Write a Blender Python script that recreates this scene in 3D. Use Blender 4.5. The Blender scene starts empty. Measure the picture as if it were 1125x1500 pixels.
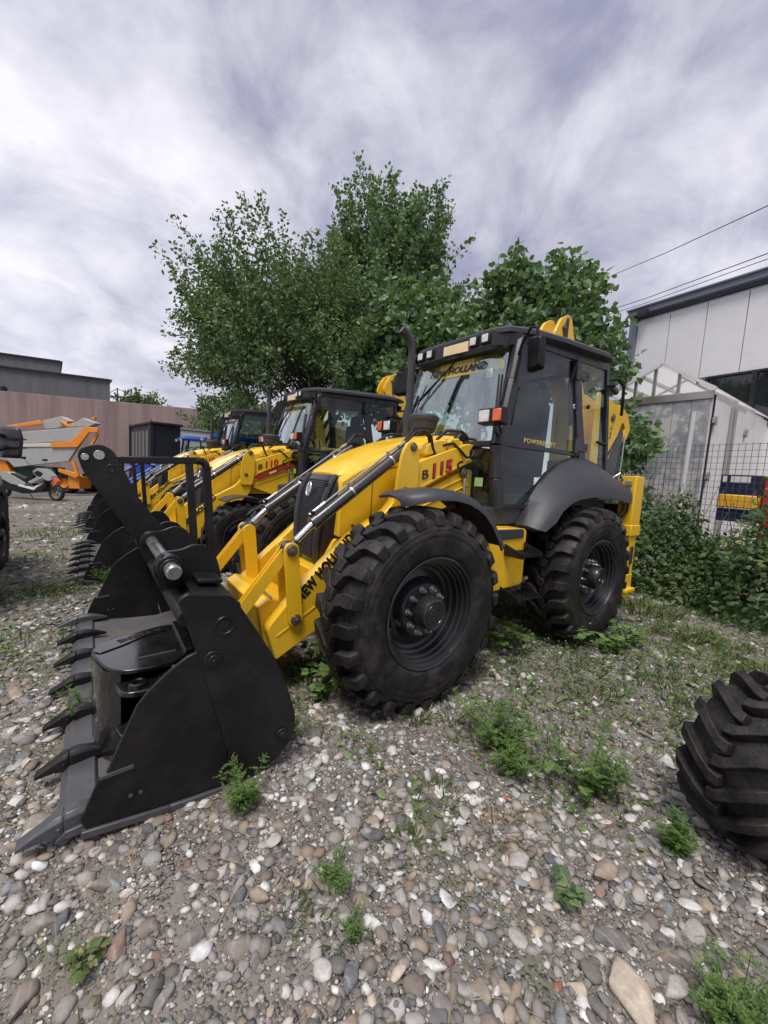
import bpy, bmesh, math, random
import numpy as np
from mathutils import Vector, Matrix, noise as mnoise

rnd = random.Random(7)
rng = np.random.default_rng(11)
SC = bpy.context.scene
COL = SC.collection
R = math.radians

# ------------------------------------------------------------------ camera
cam_d = bpy.data.cameras.new('camera')
cam = bpy.data.objects.new('camera', cam_d)
COL.objects.link(cam)
CAM = Vector((3.9727, 2.8671, 1.5433))
_r = Vector((-0.8049, 0.5902, 0.0620)).normalized()
_f = Vector((-0.5934, -0.7990, -0.0972))
_f = (_f - _f.dot(_r) * _r).normalized()
_u = _r.cross(_f)
cam.matrix_world = Matrix(((_r.x, _u.x, -_f.x, CAM.x), (_r.y, _u.y, -_f.y, CAM.y), (_r.z, _u.z, -_f.z, CAM.z), (0, 0, 0, 1)))
cam_d.sensor_fit = 'HORIZONTAL'
cam_d.sensor_width = 36.0
cam_d.lens = 583.49 / 1125.0 * 36.0
cam_d.clip_start = 0.05
cam_d.clip_end = 2000
SC.camera = cam

# ------------------------------------------------------------------ light
SUN_DIR = Vector((0.36, 0.26, 0.90)).normalized()      # towards the sun
sun_d = bpy.data.lights.new('sun', 'SUN')
sun_d.energy = 1.5
sun_d.angle = R(22)
sun_d.color = (1.0, 0.96, 0.9)
sun = bpy.data.objects.new('sun', sun_d)
COL.objects.link(sun)
sun.rotation_euler = SUN_DIR.to_track_quat('Z', 'Y').to_euler()

world = bpy.data.worlds.new('World')
SC.world = world
world.use_nodes = True
SC.view_settings.view_transform = 'Standard'
SC.view_settings.look = 'None'
SC.view_settings.exposure = 1.10
SC.view_settings.gamma = 1.0
SC.view_settings.use_curve_mapping = False
SC.cycles.max_bounces = 6
SC.cycles.diffuse_bounces = 3
SC.cycles.glossy_bounces = 3
SC.cycles.transmission_bounces = 5
SC.cycles.transparent_max_bounces = 12
SC.cycles.caustics_reflective = False
SC.cycles.caustics_refractive = False
SC.cycles.use_denoising = True


class NT:
    """tiny node-tree helper"""
    def __init__(s, tree):
        s.t = tree
        s.n = tree.nodes
        s.n.clear()

    def __call__(s, typ, ins=None, **kw):
        nd = s.n.new(typ)
        for k, v in kw.items():
            setattr(nd, k, v)
        for k, v in (ins or {}).items():
            sock = nd.inputs[k]
            if isinstance(v, bpy.types.NodeSocket):
                s.t.links.new(v, sock)
            else:
                sock.default_value = v
        return nd

    def link(s, a, b):
        s.t.links.new(a, b)

    def ramp(s, fac, stops, interp='LINEAR'):
        nd = s.n.new('ShaderNodeValToRGB')
        nd.color_ramp.interpolation = interp
        els = nd.color_ramp.elements
        els[0].position, els[0].color = stops[0][0], tuple(stops[0][1]) + (1,)
        els[1].position, els[1].color = stops[-1][0], tuple(stops[-1][1]) + (1,)
        for p, c in stops[1:-1]:
            e = els.new(p)
            e.color = tuple(c) + (1,)
        s.t.links.new(fac, nd.inputs[0])
        return nd.outputs[0]

    def math(s, op, a, b=0.0, clamp=False):
        nd = s.n.new('ShaderNodeMath')
        nd.operation = op
        nd.use_clamp = clamp
        for i, v in enumerate((a, b)):
            if isinstance(v, bpy.types.NodeSocket):
                s.t.links.new(v, nd.inputs[i])
            else:
                nd.inputs[i].default_value = v
        return nd.outputs[0]

    def mix(s, fac, a, b, blend='MIX'):
        nd = s.n.new('ShaderNodeMix')
        nd.data_type = 'RGBA'
        nd.blend_type = blend
        for sock, v in ((nd.inputs[0], fac), (nd.inputs[6], a), (nd.inputs[7], b)):
            if isinstance(v, bpy.types.NodeSocket):
                s.t.links.new(v, sock)
            elif isinstance(v, (tuple, list)):
                sock.default_value = tuple(v) + ((1,) if len(v) == 3 else ())
            else:
                sock.default_value = v
        return nd.outputs[2]


def build_world():
    n = NT(world.node_tree)
    out = n('ShaderNodeOutputWorld')
    sky = n('ShaderNodeTexSky', sky_type='NISHITA', sun_disc=False)
    sky.sun_elevation = math.asin(SUN_DIR.z)
    sky.sun_rotation = math.atan2(SUN_DIR.x, SUN_DIR.y)
    tc = n('ShaderNodeTexCoord')
    sp = n('ShaderNodeSeparateXYZ', {0: tc.outputs['Generated']})
    z = n.math('MAXIMUM', sp.outputs[2], 0.0)
    zz = n.math('ADD', z, 0.42)
    px = n.math('DIVIDE', sp.outputs[0], zz)
    py = n.math('DIVIDE', sp.outputs[1], zz)
    p = n('ShaderNodeCombineXYZ', {0: px, 1: py, 2: 0.0})
    mp = n('ShaderNodeMapping', {0: p.outputs[0], 1: (1.7, 4.4, 0.0), 2: (0, 0, R(-25)), 3: (1.0, 1.0, 1.0)})
    n1 = n('ShaderNodeTexNoise', {'Vector': mp.outputs[0], 'Scale': 1.25, 'Detail': 8.0, 'Roughness': 0.56, 'Distortion': 0.15})
    n2 = n('ShaderNodeTexNoise', {'Vector': mp.outputs[0], 'Scale': 4.0, 'Detail': 9.0, 'Roughness': 0.60, 'Distortion': 0.35})
    # brighter cloud towards the low western side of the sky (image left)
    dt = n('ShaderNodeVectorMath', {0: tc.outputs['Generated'], 1: (0.30, -0.86, 0.42)}, operation='DOT_PRODUCT')
    glow = n('ShaderNodeMapRange', {'Value': dt.outputs['Value'], 'From Min': 0.45, 'From Max': 1.0, 'To Min': 0.0, 'To Max': 0.12})
    a = n.math('MULTIPLY', n1.outputs[0], 0.60)
    b = n.math('MULTIPLY', n2.outputs[0], 0.40)
    s = n.math('ADD', a, b)
    s = n.math('ADD', s, glow.outputs[0])
    cl = n.ramp(s, [(0.40, (1.50, 1.49, 2.20)), (0.47, (2.05, 2.02, 2.75)), (0.53, (2.9, 2.87, 3.45)), (0.60, (3.9, 3.85, 4.4)), (0.70, (5.2, 5.1, 5.5))])
    hz = n('ShaderNodeMapRange', {'Value': sp.outputs[2], 'From Min': 0.0, 'From Max': 0.22, 'To Min': 0.62, 'To Max': 0.0})
    cl2 = n.mix(hz.outputs[0], cl, (4.0, 3.8, 4.1))
    # thin gaps let a little of the clear sky through
    gap = n('ShaderNodeMapRange', {'Value': n2.outputs[0], 'From Min': 0.3, 'From Max': 0.6, 'To Min': 0.86, 'To Max': 0.97})
    colr = n.mix(gap.outputs[0], sky.outputs[0], cl2)
    bg = n('ShaderNodeBackground', {'Color': colr, 'Strength': 0.09})
    n.link(bg.outputs[0], out.inputs[0])


build_world()

# ------------------------------------------------------------------ materials
MATS = {}


def bump_of(n, fac, strength, dist, normal=None):
    ins = {'Height': fac, 'Strength': strength, 'Distance': dist}
    b = n('ShaderNodeBump', ins)
    if normal is not None:
        n.link(normal, b.inputs['Normal'])
    return b.outputs[0]


def mat(name, color, rough=0.5, metal=0.0, coat=0.0, dirt=0.0, dirt_col=(0.16, 0.13, 0.10), dirt_scale=3.0, bump=0.0,
        bump_scale=60.0, var=0.0, rough_var=0.12, spec=0.5, emit=None):
    if name in MATS:
        return MATS[name]
    m = bpy.data.materials.new(name)
    m.use_nodes = True
    n = NT(m.node_tree)
    out = n('ShaderNodeOutputMaterial')
    tc = n('ShaderNodeTexCoord')
    base = tuple(color) + (1,)
    nz = n('ShaderNodeTexNoise', {'Vector': tc.outputs['Object'], 'Scale': dirt_scale, 'Detail': 9.0, 'Roughness': 0.65})
    cs = base
    if var > 0:
        lo = tuple(c * (1 - var) for c in color)
        hi = tuple(min(1, c * (1 + var)) for c in color)
        cs = n.ramp(nz.outputs[0], [(0.35, lo), (0.65, hi)])
    if dirt > 0:
        n2 = n('ShaderNodeTexNoise', {'Vector': tc.outputs['Object'], 'Scale': dirt_scale * 2.3, 'Detail': 11.0, 'Roughness': 0.72})
        f = n('ShaderNodeMapRange', {'Value': n2.outputs[0], 'From Min': 0.45, 'From Max': 0.75, 'To Min': 0.0, 'To Max': dirt})
        cs = n.mix(f.outputs[0], cs if isinstance(cs, bpy.types.NodeSocket) else color, dirt_col)
    rr = n('ShaderNodeMapRange', {'Value': nz.outputs[0], 'From Min': 0.3, 'From Max': 0.7, 'To Min': max(0.03, rough - rough_var), 'To Max': min(1, rough + rough_var)})
    ins = {'Roughness': rr.outputs[0], 'Metallic': metal, 'Coat Weight': coat, 'Coat Roughness': 0.12, 'Specular IOR Level': spec}
    pb = n('ShaderNodeBsdfPrincipled', ins)
    if isinstance(cs, bpy.types.NodeSocket):
        n.link(cs, pb.inputs['Base Color'])
    else:
        pb.inputs['Base Color'].default_value = cs
    if bump > 0:
        nb = n('ShaderNodeTexNoise', {'Vector': tc.outputs['Object'], 'Scale': bump_scale, 'Detail': 5.0, 'Roughness': 0.6})
        n.link(bump_of(n, nb.outputs[0], bump, 0.01), pb.inputs['Normal'])
    if emit:
        pb.inputs['Emission Color'].default_value = tuple(emit[:3]) + (1,)
        pb.inputs['Emission Strength'].default_value = emit[3]
    n.link(pb.outputs[0], out.inputs[0])
    MATS[name] = m
    return m


def glass_mat(name, tint=(0.62, 0.72, 0.68), refl=1.0, floor=0.05):
    m = bpy.data.materials.new(name)
    m.use_nodes = True
    n = NT(m.node_tree)
    out = n('ShaderNodeOutputMaterial')
    tr = n('ShaderNodeBsdfTransparent', {'Color': tuple(tint) + (1,)})
    gl = n('ShaderNodeBsdfGlossy', {'Color': (0.95, 0.97, 1, 1), 'Roughness': 0.012})
    ge = n('ShaderNodeNewGeometry')
    dt = n('ShaderNodeVectorMath', {0: ge.outputs['Normal'], 1: ge.outputs['Incoming']}, operation='DOT_PRODUCT')
    c = n.math('ABSOLUTE', dt.outputs['Value'])
    f = n.math('POWER', n.math('SUBTRACT', 1.0, c, clamp=True), 5.0)
    f = n.math('ADD', n.math('MULTIPLY', f, 0.96), 0.04)
    f = n.math('MULTIPLY', f, refl)
    f = n.math('ADD', f, floor, clamp=True)
    mx = n('ShaderNodeMixShader', {0: f, 1: tr.outputs[0], 2: gl.outputs[0]})
    n.link(mx.outputs[0], out.inputs[0])
    MATS[name] = m
    return m


def leaf_mat(name, stops, rough=0.5, trans=0.34):
    m = bpy.data.materials.new(name)
    m.use_nodes = True
    n = NT(m.node_tree)
    out = n('ShaderNodeOutputMaterial')
    at = n('ShaderNodeAttribute', attribute_name='v')
    c = n.ramp(at.outputs['Fac'], stops)
    pb = n('ShaderNodeBsdfPrincipled', {'Base Color': c, 'Roughness': rough, 'Specular IOR Level': 0.45})
    ct = n.mix(1.0, c, (1.0, 1.0, 0.45), 'MULTIPLY')
    ct = n.mix(0.5, ct, (0.11, 0.19, 0.02))
    tl = n('ShaderNodeBsdfTranslucent', {'Color': ct})
    mx = n('ShaderNodeMixShader', {0: trans, 1: pb.outputs[0], 2: tl.outputs[0]})
    n.link(mx.outputs[0], out.inputs[0])
    MATS[name] = m
    return m


def stone_mat(name, attr):
    """river stone: colour from an attribute or from the object's colour, veined and dusty"""
    m = bpy.data.materials.new(name)
    m.use_nodes = True
    n = NT(m.node_tree)
    out = n('ShaderNodeOutputMaterial')
    tc = n('ShaderNodeTexCoord')
    if attr:
        c = n('ShaderNodeAttribute', attribute_name='Col').outputs['Color']
        vec = tc.outputs['Object']
    else:
        c = n('ShaderNodeObjectInfo').outputs['Color']
        ge = n('ShaderNodeNewGeometry')
        vec = ge.outputs['Position']
    nz = n('ShaderNodeTexNoise', {'Vector': vec, 'Scale': 38.0, 'Detail': 8.0, 'Roughness': 0.7})
    f = n('ShaderNodeMapRange', {'Value': nz.outputs[0], 'From Min': 0.25, 'From Max': 0.75, 'To Min': 0.62, 'To Max': 1.3})
    gray = n('ShaderNodeCombineXYZ', {0: f.outputs[0], 1: f.outputs[0], 2: f.outputs[0]})
    cc = n.mix(1.0, c, gray.outputs[0], 'MULTIPLY')
    if not attr:
        wv = n('ShaderNodeTexWave', {'Vector': vec, 'Scale': 9.0, 'Distortion': 7.0, 'Detail': 4.0, 'Detail Scale': 2.0})
        wf = n('ShaderNodeMapRange', {'Value': wv.outputs[1], 'From Min': 0.82, 'From Max': 1.0, 'To Min': 0.0, 'To Max': 0.35})
        cc = n.mix(wf.outputs[0], cc, (0.42, 0.40, 0.37))
    nd = n('ShaderNodeTexNoise', {'Vector': vec, 'Scale': 11.0, 'Detail': 6.0, 'Roughness': 0.7})
    df = n('ShaderNodeMapRange', {'Value': nd.outputs[0], 'From Min': 0.40, 'From Max': 0.66, 'To Min': 0.0, 'To Max': 0.62})
    cc = n.mix(df.outputs[0], cc, (0.25, 0.215, 0.18))
    pb = n('ShaderNodeBsdfPrincipled', {'Base Color': cc, 'Roughness': 0.72, 'Specular IOR Level': 0.4})
    nb = n('ShaderNodeTexNoise', {'Vector': vec, 'Scale': 120.0, 'Detail': 4.0})
    n.link(bump_of(n, nb.outputs[0], 0.5, 0.003), pb.inputs['Normal'])
    n.link(pb.outputs[0], out.inputs[0])
    MATS[name] = m
    return m


YEL = mat('yellow_paint', (0.87, 0.52, 0.018), 0.34, coat=0.30, dirt=0.20, dirt_col=(0.50, 0.33, 0.09), dirt_scale=2.6, var=0.05, bump=0.04, bump_scale=14)
BLK = mat('black_satin_paint', (0.0072, 0.0072, 0.0080), 0.42, coat=0.04, spec=0.35, dirt=0.42, dirt_col=(0.052, 0.046, 0.042), dirt_scale=2.1, rough_var=0.14, bump=0.05, bump_scale=22)
GLB = mat('black_gloss_paint', (0.008, 0.008, 0.009), 0.22, coat=0.6, dirt=0.22, dirt_col=(0.07, 0.065, 0.06), dirt_scale=4)
PLA = mat('dark_grey_plastic', (0.040, 0.042, 0.050), 0.50, dirt=0.18, dirt_col=(0.11, 0.10, 0.10), dirt_scale=1.8)
FRM = mat('cab_frame_paint', (0.014, 0.014, 0.017), 0.40, coat=0.25, dirt=0.1)
CYL = mat('cylinder_paint', (0.035, 0.036, 0.040), 0.36, coat=0.3, dirt=0.12)
RUB = mat('tyre_rubber', (0.0085, 0.0082, 0.0082), 0.58, spec=0.4, dirt=0.85, dirt_col=(0.072, 0.058, 0.050), dirt_scale=3.2, bump=0.35, bump_scale=70)
RIMM = mat('rim_paint', (0.016, 0.016, 0.019), 0.32, coat=0.35, dirt=0.3, dirt_col=(0.05, 0.047, 0.045))
STL = mat('bright_steel', (0.52, 0.51, 0.50), 0.30, metal=0.9, dirt=0.4, dirt_col=(0.22, 0.20, 0.18), dirt_scale=14)
CHR = mat('chrome_rod', (0.75, 0.75, 0.76), 0.10, metal=1.0, rough_var=0.04)
ZNC = mat('zinc_fitting', (0.42, 0.41, 0.38), 0.4, metal=0.7)
WRN = mat('worn_steel', (0.135, 0.135, 0.15), 0.48, metal=0.25, dirt=0.75, dirt_col=(0.26, 0.20, 0.145), dirt_scale=2.6)
WRL = mat('grey_edge_steel', (0.085, 0.087, 0.098), 0.42, metal=0.3, dirt=0.45, dirt_col=(0.2, 0.165, 0.13), dirt_scale=6)
PIN = mat('pin_head', (0.20, 0.165, 0.12), 0.45, metal=0.6, dirt=0.5, dirt_col=(0.08, 0.06, 0.045), dirt_scale=18)
HOS = mat('rubber_hose', (0.018, 0.018, 0.018), 0.5)
BLT = mat('black_lettering', (0.02, 0.018, 0.018), 0.5)
RED = mat('red_lettering', (0.50, 0.022, 0.022), 0.4)
LENS = mat('lamp_lens', (0.72, 0.72, 0.70), 0.15, coat=1.0, var=0.25, dirt_scale=22)
ORL = mat('amber_lens', (0.80, 0.13, 0.012), 0.16, coat=1.0, var=0.2, dirt_scale=18)
SGN = mat('cream_sign', (0.88, 0.72, 0.42), 0.35, coat=0.5, dirt=0.3, dirt_col=(0.80, 0.48, 0.18), dirt_scale=5)
WHT = mat('white_paint', (0.70, 0.70, 0.71), 0.4, dirt=0.2)
BLU = mat('blue_paint', (0.012, 0.085, 0.42), 0.35, coat=0.4, dirt=0.1)
ORG = mat('orange_paint', (0.80, 0.26, 0.012), 0.4, coat=0.3, dirt=0.2)
GRY = mat('light_grey_panel', (0.40, 0.40, 0.385), 0.42, dirt=0.35, dirt_col=(0.22, 0.20, 0.17), dirt_scale=1.5)
GLS = glass_mat('cab_glass', (0.86, 0.93, 0.89), 0.9, 0.0)
WSG = glass_mat('windscreen_glass', (0.74, 0.85, 0.80), 1.6, 0.16)
BAN = mat('yellow_banner', (0.50, 0.40, 0.03), 0.3, coat=0.6)
SEA = mat('seat_fabric', (0.05, 0.05, 0.053), 0.8)
REDS = mat('red_paint', (0.42, 0.018, 0.02), 0.4, coat=0.3, dirt=0.15)
BRS = mat('bright_badge', (0.75, 0.75, 0.74), 0.3, metal=0.5)
STK = mat('green_sticker', (0.36, 0.60, 0.22), 0.5)


# ------------------------------------------------------------------ mesh builder
class MB:
    def __init__(s):
        s.v = []
        s.f = []

    def add(s, verts, faces, M=None):
        o = len(s.v)
        if M is not None:
            verts = [M @ Vector(p) for p in verts]
        s.v += [tuple(p) for p in verts]
        s.f += [tuple(i + o for i in f) for f in faces]
        return s

    def box(s, c, d, M=None):
        x, y, z = c
        a, b, e = d[0] / 2, d[1] / 2, d[2] / 2
        vs = [(x + i * a, y + j * b, z + k * e) for i in (-1, 1) for j in (-1, 1) for k in (-1, 1)]
        return s.add(vs, [(0, 1, 3, 2), (4, 6, 7, 5), (0, 4, 5, 1), (2, 3, 7, 6), (0, 2, 6, 4), (1, 5, 7, 3)], M)

    def prism(s, pts, y0, y1, M=None):
        """polygon in xz, from y0 to y1"""
        n = len(pts)
        vs = [(x, y0, z) for x, z in pts] + [(x, y1, z) for x, z in pts]
        ar = sum(pts[i][0] * pts[(i + 1) % n][1] - pts[(i + 1) % n][0] * pts[i][1] for i in range(n))
        fl = ar * (y1 - y0) > 0
        fs = [tuple(range(n)), tuple(range(2 * n - 1, n - 1, -1))] + [(i, n + i, n + (i + 1) % n, (i + 1) % n) for i in range(n)]
        if not fl:
            fs = [f[::-1] for f in fs]
        return s.add(vs, fs, M)

    def loft(s, rings, close=True, caps=True):
        n = len(rings[0])
        vs = [p for r in rings for p in r]
        fs = []
        for k in range(len(rings) - 1):
            for i in range(n if close else n - 1):
                j = (i + 1) % n
                fs.append((k * n + i, k * n + j, (k + 1) * n + j, (k + 1) * n + i))
        if caps and close:
            fs.append(tuple(range(n))[::-1])
            fs.append(tuple((len(rings) - 1) * n + i for i in range(n)))
        return s.add(vs, fs)

    def tube(s, pts, r, n=8, flat=1.0):
        pts = [Vector(p) for p in pts]
        rr = r if isinstance(r, (list, tuple)) else [r] * len(pts)
        rings = []
        prev = None
        for i, p in enumerate(pts):
            t = (pts[min(i + 1, len(pts) - 1)] - pts[max(i - 1, 0)]).normalized()
            if prev is None:
                a = Vector((0, 0, 1)) if abs(t.z) < 0.9 else Vector((1, 0, 0))
                u = t.cross(a).normalized()
            else:
                u = (prev - prev.dot(t) * t).normalized()
            prev = u
            w = t.cross(u)
            rings.append([p + u * math.cos(2 * math.pi * k / n) * rr[i] + w * math.sin(2 * math.pi * k / n) * rr[i] * flat for k in range(n)])
        return s.loft(rings)

    def bar(s, a, b, w, h, up=(0, 0, 1)):
        """rectangular bar from a to b: w across, h along up"""
        a, b = Vector(a), Vector(b)
        t = (b - a).normalized()
        u = t.cross(Vector(up)).normalized()
        v = u.cross(t)
        rings = [[p + u * i * w / 2 + v * j * h / 2 for i, j in ((-1, -1), (1, -1), (1, 1), (-1, 1))] for p in (a, b)]
        return s.loft(rings)

    def lathe(s, prof, n=48, M=None, a0=0.0, a1=2 * math.pi):
        """profile [(r, y)], revolved about the y axis"""
        full = abs(a1 - a0 - 2 * math.pi) < 1e-6
        m = n if full else n + 1
        vs = []
        for k in range(m):
            a = a0 + (a1 - a0) * k / n
            vs += [(r * math.cos(a), y, r * math.sin(a)) for r, y in prof]
        q = len(prof)
        fs = []
        for k in range(n):
            k2 = (k + 1) % m
            for i in range(q - 1):
                fs.append((k * q + i, k * q + i + 1, k2 * q + i + 1, k2 * q + i))
        return s.add(vs, fs, M)

    def cyl(s, a, b, r, n=16, r2=None):
        return s.tube([a, b], [r, r if r2 is None else r2], n)

    def mesh(s, name, m, ang=35, smooth=True):
        me = bpy.data.meshes.new(name)
        me.from_pydata(s.v, [], s.f)
        if isinstance(m, (list, tuple)):
            for x in m:
                me.materials.append(x)
        elif m:
            me.materials.append(m)
        me.validate()
        bm = bmesh.new()
        bm.from_mesh(me)
        bmesh.ops.recalc_face_normals(bm, faces=bm.faces)
        bm.to_mesh(me)
        bm.free()
        if smooth:
            for p in me.polygons:
                p.use_smooth = True
            me.set_sharp_from_angle(angle=R(ang))
        return me

    def build(s, name, m, parent=None, bevel=0.0, ang=35, smooth=True, loc=None, seg=2):
        o = bpy.data.objects.new(name, s.mesh(name, m, ang, smooth))
        COL.objects.link(o)
        if parent is not None:
            o.parent = parent
        if loc is not None:
            o.location = loc
        if bevel > 0:
            md = o.modifiers.new('bevel', 'BEVEL')
            md.width = bevel
            md.segments = seg
            md.limit_method = 'ANGLE'
            md.angle_limit = R(35)
            md.harden_normals = False
        return o


def tag(o, label=None, cat=None, group=None, kind=None):
    if label:
        o['label'] = label
    if cat:
        o['category'] = cat
    if group:
        o['group'] = group
    if kind:
        o['kind'] = kind
    return o


def empty(name, loc=(0, 0, 0), rz=0.0, label=None, cat=None, group=None):
    o = bpy.data.objects.new(name, None)
    COL.objects.link(o)
    o.location = loc
    o.rotation_euler = (0, 0, rz)
    o.empty_display_size = 0.2
    return tag(o, label, cat, group)


def copy_tree(o, parent=None, skip=()):
    c = o.copy()
    COL.objects.link(c)
    if parent is not None:
        c.parent = parent
    for ch in KIDS(o):
        if ch.name.split('.')[0] in skip:
            continue
        copy_tree(ch, c, skip)
    return c


def KIDS(o):
    return [x for x in COL.objects if x.parent == o]


def text_obj(name, body, size, m, parent, origin, xdir, ydir, depth=0.0012, shear=0.0, bold=0.0, xscale=1.0, align='LEFT', spacing=1.0):
    cu = bpy.data.curves.new(name, 'FONT')
    cu.body = body
    cu.size = size
    cu.extrude = depth
    cu.shear = shear
    cu.offset = bold
    cu.align_x = align
    cu.space_character = spacing
    tmp = bpy.data.objects.new(name + '_tmp', cu)
    COL.objects.link(tmp)
    dg = bpy.context.evaluated_depsgraph_get()
    me = bpy.data.meshes.new_from_object(tmp.evaluated_get(dg))
    COL.objects.unlink(tmp)
    bpy.data.objects.remove(tmp)
    X = Vector(xdir).normalized()
    Y = Vector(ydir)
    Y = (Y - Y.dot(X) * X).normalized()
    Z = X.cross(Y)
    o0 = Vector(origin)
    M = Matrix(((X.x * xscale, Y.x, Z.x, o0.x), (X.y * xscale, Y.y, Z.y, o0.y), (X.z * xscale, Y.z, Z.z, o0.z), (0, 0, 0, 1)))
    me.transform(M)
    me.materials.clear()
    me.materials.append(m)
    o = bpy.data.objects.new(name, me)
    COL.objects.link(o)
    if parent is not None:
        o.parent = parent
    return o


def sstep(a, b, x):
    t = np.clip((x - a) / (b - a), 0, 1)
    return t * t * (3 - 2 * t)


def ground_z(x, y):
    x = np.asarray(x, float)
    y = np.asarray(y, float)
    b = 0.10 * sstep(2.75, 3.35, x) * (1 - 0.55 * sstep(1.5, 4.5, -y)) * (1 - sstep(6, 11, -y)) * (1 - sstep(7, 9, x))
    w = 0.010 * np.sin(2.1 * x + 0.7 * y) + 0.008 * np.sin(-1.3 * x + 3.2 * y + 1.0) + 0.006 * np.sin(5.2 * x + 4.1 * y)
    fade = 1 - sstep(10, 14, -y)
    return b + w * fade

# ------------------------------------------------------------------ wheels
def tyre_mesh():
    mb = MB()
    half = [(0.365, 0.185), (0.385, 0.208), (0.40, 0.217), (0.425, 0.221), (0.47, 0.227), (0.50, 0.2275), (0.506, 0.2255), (0.512, 0.228), (0.54, 0.226),
            (0.546, 0.222), (0.552, 0.2245), (0.560, 0.223), (0.566, 0.218), (0.572, 0.214), (0.60, 0.203), (0.616, 0.178), (0.626, 0.11), (0.629, 0.0)]
    prof = half + [(r, -y) for r, y in half[-2::-1]]
    mb.lathe(prof, 72)
    N = 24
    st = [(-0.020, 0.680, 0.626, -0.012, 0.062), (0.030, 0.682, 0.626, -0.008, 0.066), (0.078, 0.681, 0.622, 0.080, 0.060), (0.130, 0.676, 0.612, 0.105, 0.064),
          (0.190, 0.664, 0.600, 0.105, 0.068), (0.216, 0.642, 0.585, 0.105, 0.062), (0.2235, 0.604, 0.578, 0.105, 0.052)]
    for side in (1, -1):
        for k in range(N):
            a0 = 2 * math.pi * (k + (0.5 if side < 0 else 0)) / N
            rings = []
            for w, rt, rb, to, hw in st:
                a = a0 + to * 1.15
                q = []
                for rr, hh in ((rb, hw * 1.12), (rt, hw * 0.88)):
                    for s in ((-1, 1) if rr == rb else (1, -1)):
                        an = a + s * hh
                        q.append((rr * math.cos(an), side * w, rr * math.sin(an)))
                rings.append(q)
            mb.loft(rings)
    return mb.mesh('tyre', RUB, 30)


def rim_mesh():
    mb = MB()
    mb.lathe([(0.365, 0.180), (0.374, 0.196), (0.374, 0.206), (0.366, 0.210), (0.356, 0.204), (0.352, 0.184), (0.340, 0.178), (0.337, 0.150), (0.326, 0.144), (0.323, 0.112),
              (0.312, 0.106), (0.309, 0.060), (0.296, 0.052), (0.285, 0.030), (0.265, 0.022), (0.215, 0.040), (0.190, 0.092), (0.178, 0.106), (0.10, 0.108), (0.0, 0.108)], 72)
    mb.lathe([(0.0, -0.02), (0.20, -0.02), (0.29, 0.0), (0.31, -0.05), (0.33, -0.15), (0.372, -0.2), (0.365, -0.18)], 48)
    return mb.mesh('rim', RIMM, 25)


def hub_mesh():
    mb = MB()
    mb.lathe([(0.112, 0.10), (0.110, 0.16), (0.106, 0.205), (0.100, 0.222), (0.090, 0.228), (0.084, 0.228), (0.080, 0.224), (0.0, 0.224)], 40)
    mb.lathe([(0.066, 0.2235), (0.068, 0.2275), (0.072, 0.2275), (0.074, 0.2235)], 40)
    for a in (0.3, 2.2, 4.4):
        mb.tube([(0.045 * math.cos(a + t), 0.226, 0.045 * math.sin(a + t)) for t in (0, 0.35, 0.7, 1.0)], 0.0035, 5)
        mb.tube([(0.02 * math.cos(a + 0.4), 0.226, 0.02 * math.sin(a + 0.4)), (0.045 * math.cos(a), 0.226, 0.045 * math.sin(a))], 0.003, 5)
    return mb.mesh('hub_cap', RIMM, 30)


def bolt_mesh():
    mb = MB()
    mb.tube([(0, 0, 0), (0, 0.006, 0)], 0.021, 16)
    mb.tube([(0, 0.004, 0), (0, 0.026, 0)], 0.0155, 6)
    mb.tube([(0, 0.02, 0), (0, 0.046, 0)], 0.010, 10)
    return mb.mesh('wheel_bolt', STL, 30)


WM = {}


def make_wheel(name, parent, loc, side, scale=1.0, spin=0.0, width=1.0, steer=0.0):
    if not WM:
        WM['tyre'], WM['rim'], WM['hub'], WM['bolt'] = tyre_mesh(), rim_mesh(), hub_mesh(), bolt_mesh()
    w = bpy.data.objects.new(name, WM['rim'])
    COL.objects.link(w)
    w.parent = parent
    w.location = loc
    w.scale = (scale, scale * width, scale)
    w.rotation_euler = (0, spin, steer + (0 if side > 0 else math.pi))
    t = bpy.data.objects.new('tyre', WM['tyre'])
    h = bpy.data.objects.new('hub_cap', WM['hub'])
    for o in (t, h):
        COL.objects.link(o)
        o.parent = w
    md = t.modifiers.new('bevel', 'BEVEL')
    md.width = 0.0045
    md.segments = 2
    md.limit_method = 'ANGLE'
    md.angle_limit = R(38)
    for k in range(10):
        a = 2 * math.pi * (k + 0.3) / 10
        b = bpy.data.objects.new('wheel_bolt', WM['bolt'])
        COL.objects.link(b)
        b.parent = w
        b.location = (0.146 * math.cos(a), 0.108, 0.146 * math.sin(a))
    v = MB()
    v.bar((0.30, 0.13, 0.0), (0.245, 0.13, 0.0), 0.04, 0.035, (0, 1, 0))
    v.tube([(0.27, 0.13, 0), (0.25, 0.17, 0)], 0.012, 8)
    v.build('valve_stem', RIMM, w)
    return w


# ------------------------------------------------------------------ backhoe loader (x forward, y to the machine's left, z up, origin under the rear axle)
def rounded(pts, r, n=5):
    """round the corners of a polygon"""
    out = []
    m = len(pts)
    for i in range(m):
        p0, p, p1 = Vector(pts[i - 1]), Vector(pts[i]), Vector(pts[(i + 1) % m])
        rr = r[i] if isinstance(r, (list, tuple)) else r
        a, b = (p0 - p), (p1 - p)
        d = min(rr, a.length * 0.45, b.length * 0.45)
        if d < 1e-4:
            out.append(tuple(p))
            continue
        s, e = p + a.normalized() * d, p + b.normalized() * d
        for k in range(n + 1):
            t = k / n
            q = s * (1 - t) ** 2 + p * 2 * t * (1 - t) + e * t * t
            out.append(tuple(q))
    return out


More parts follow.
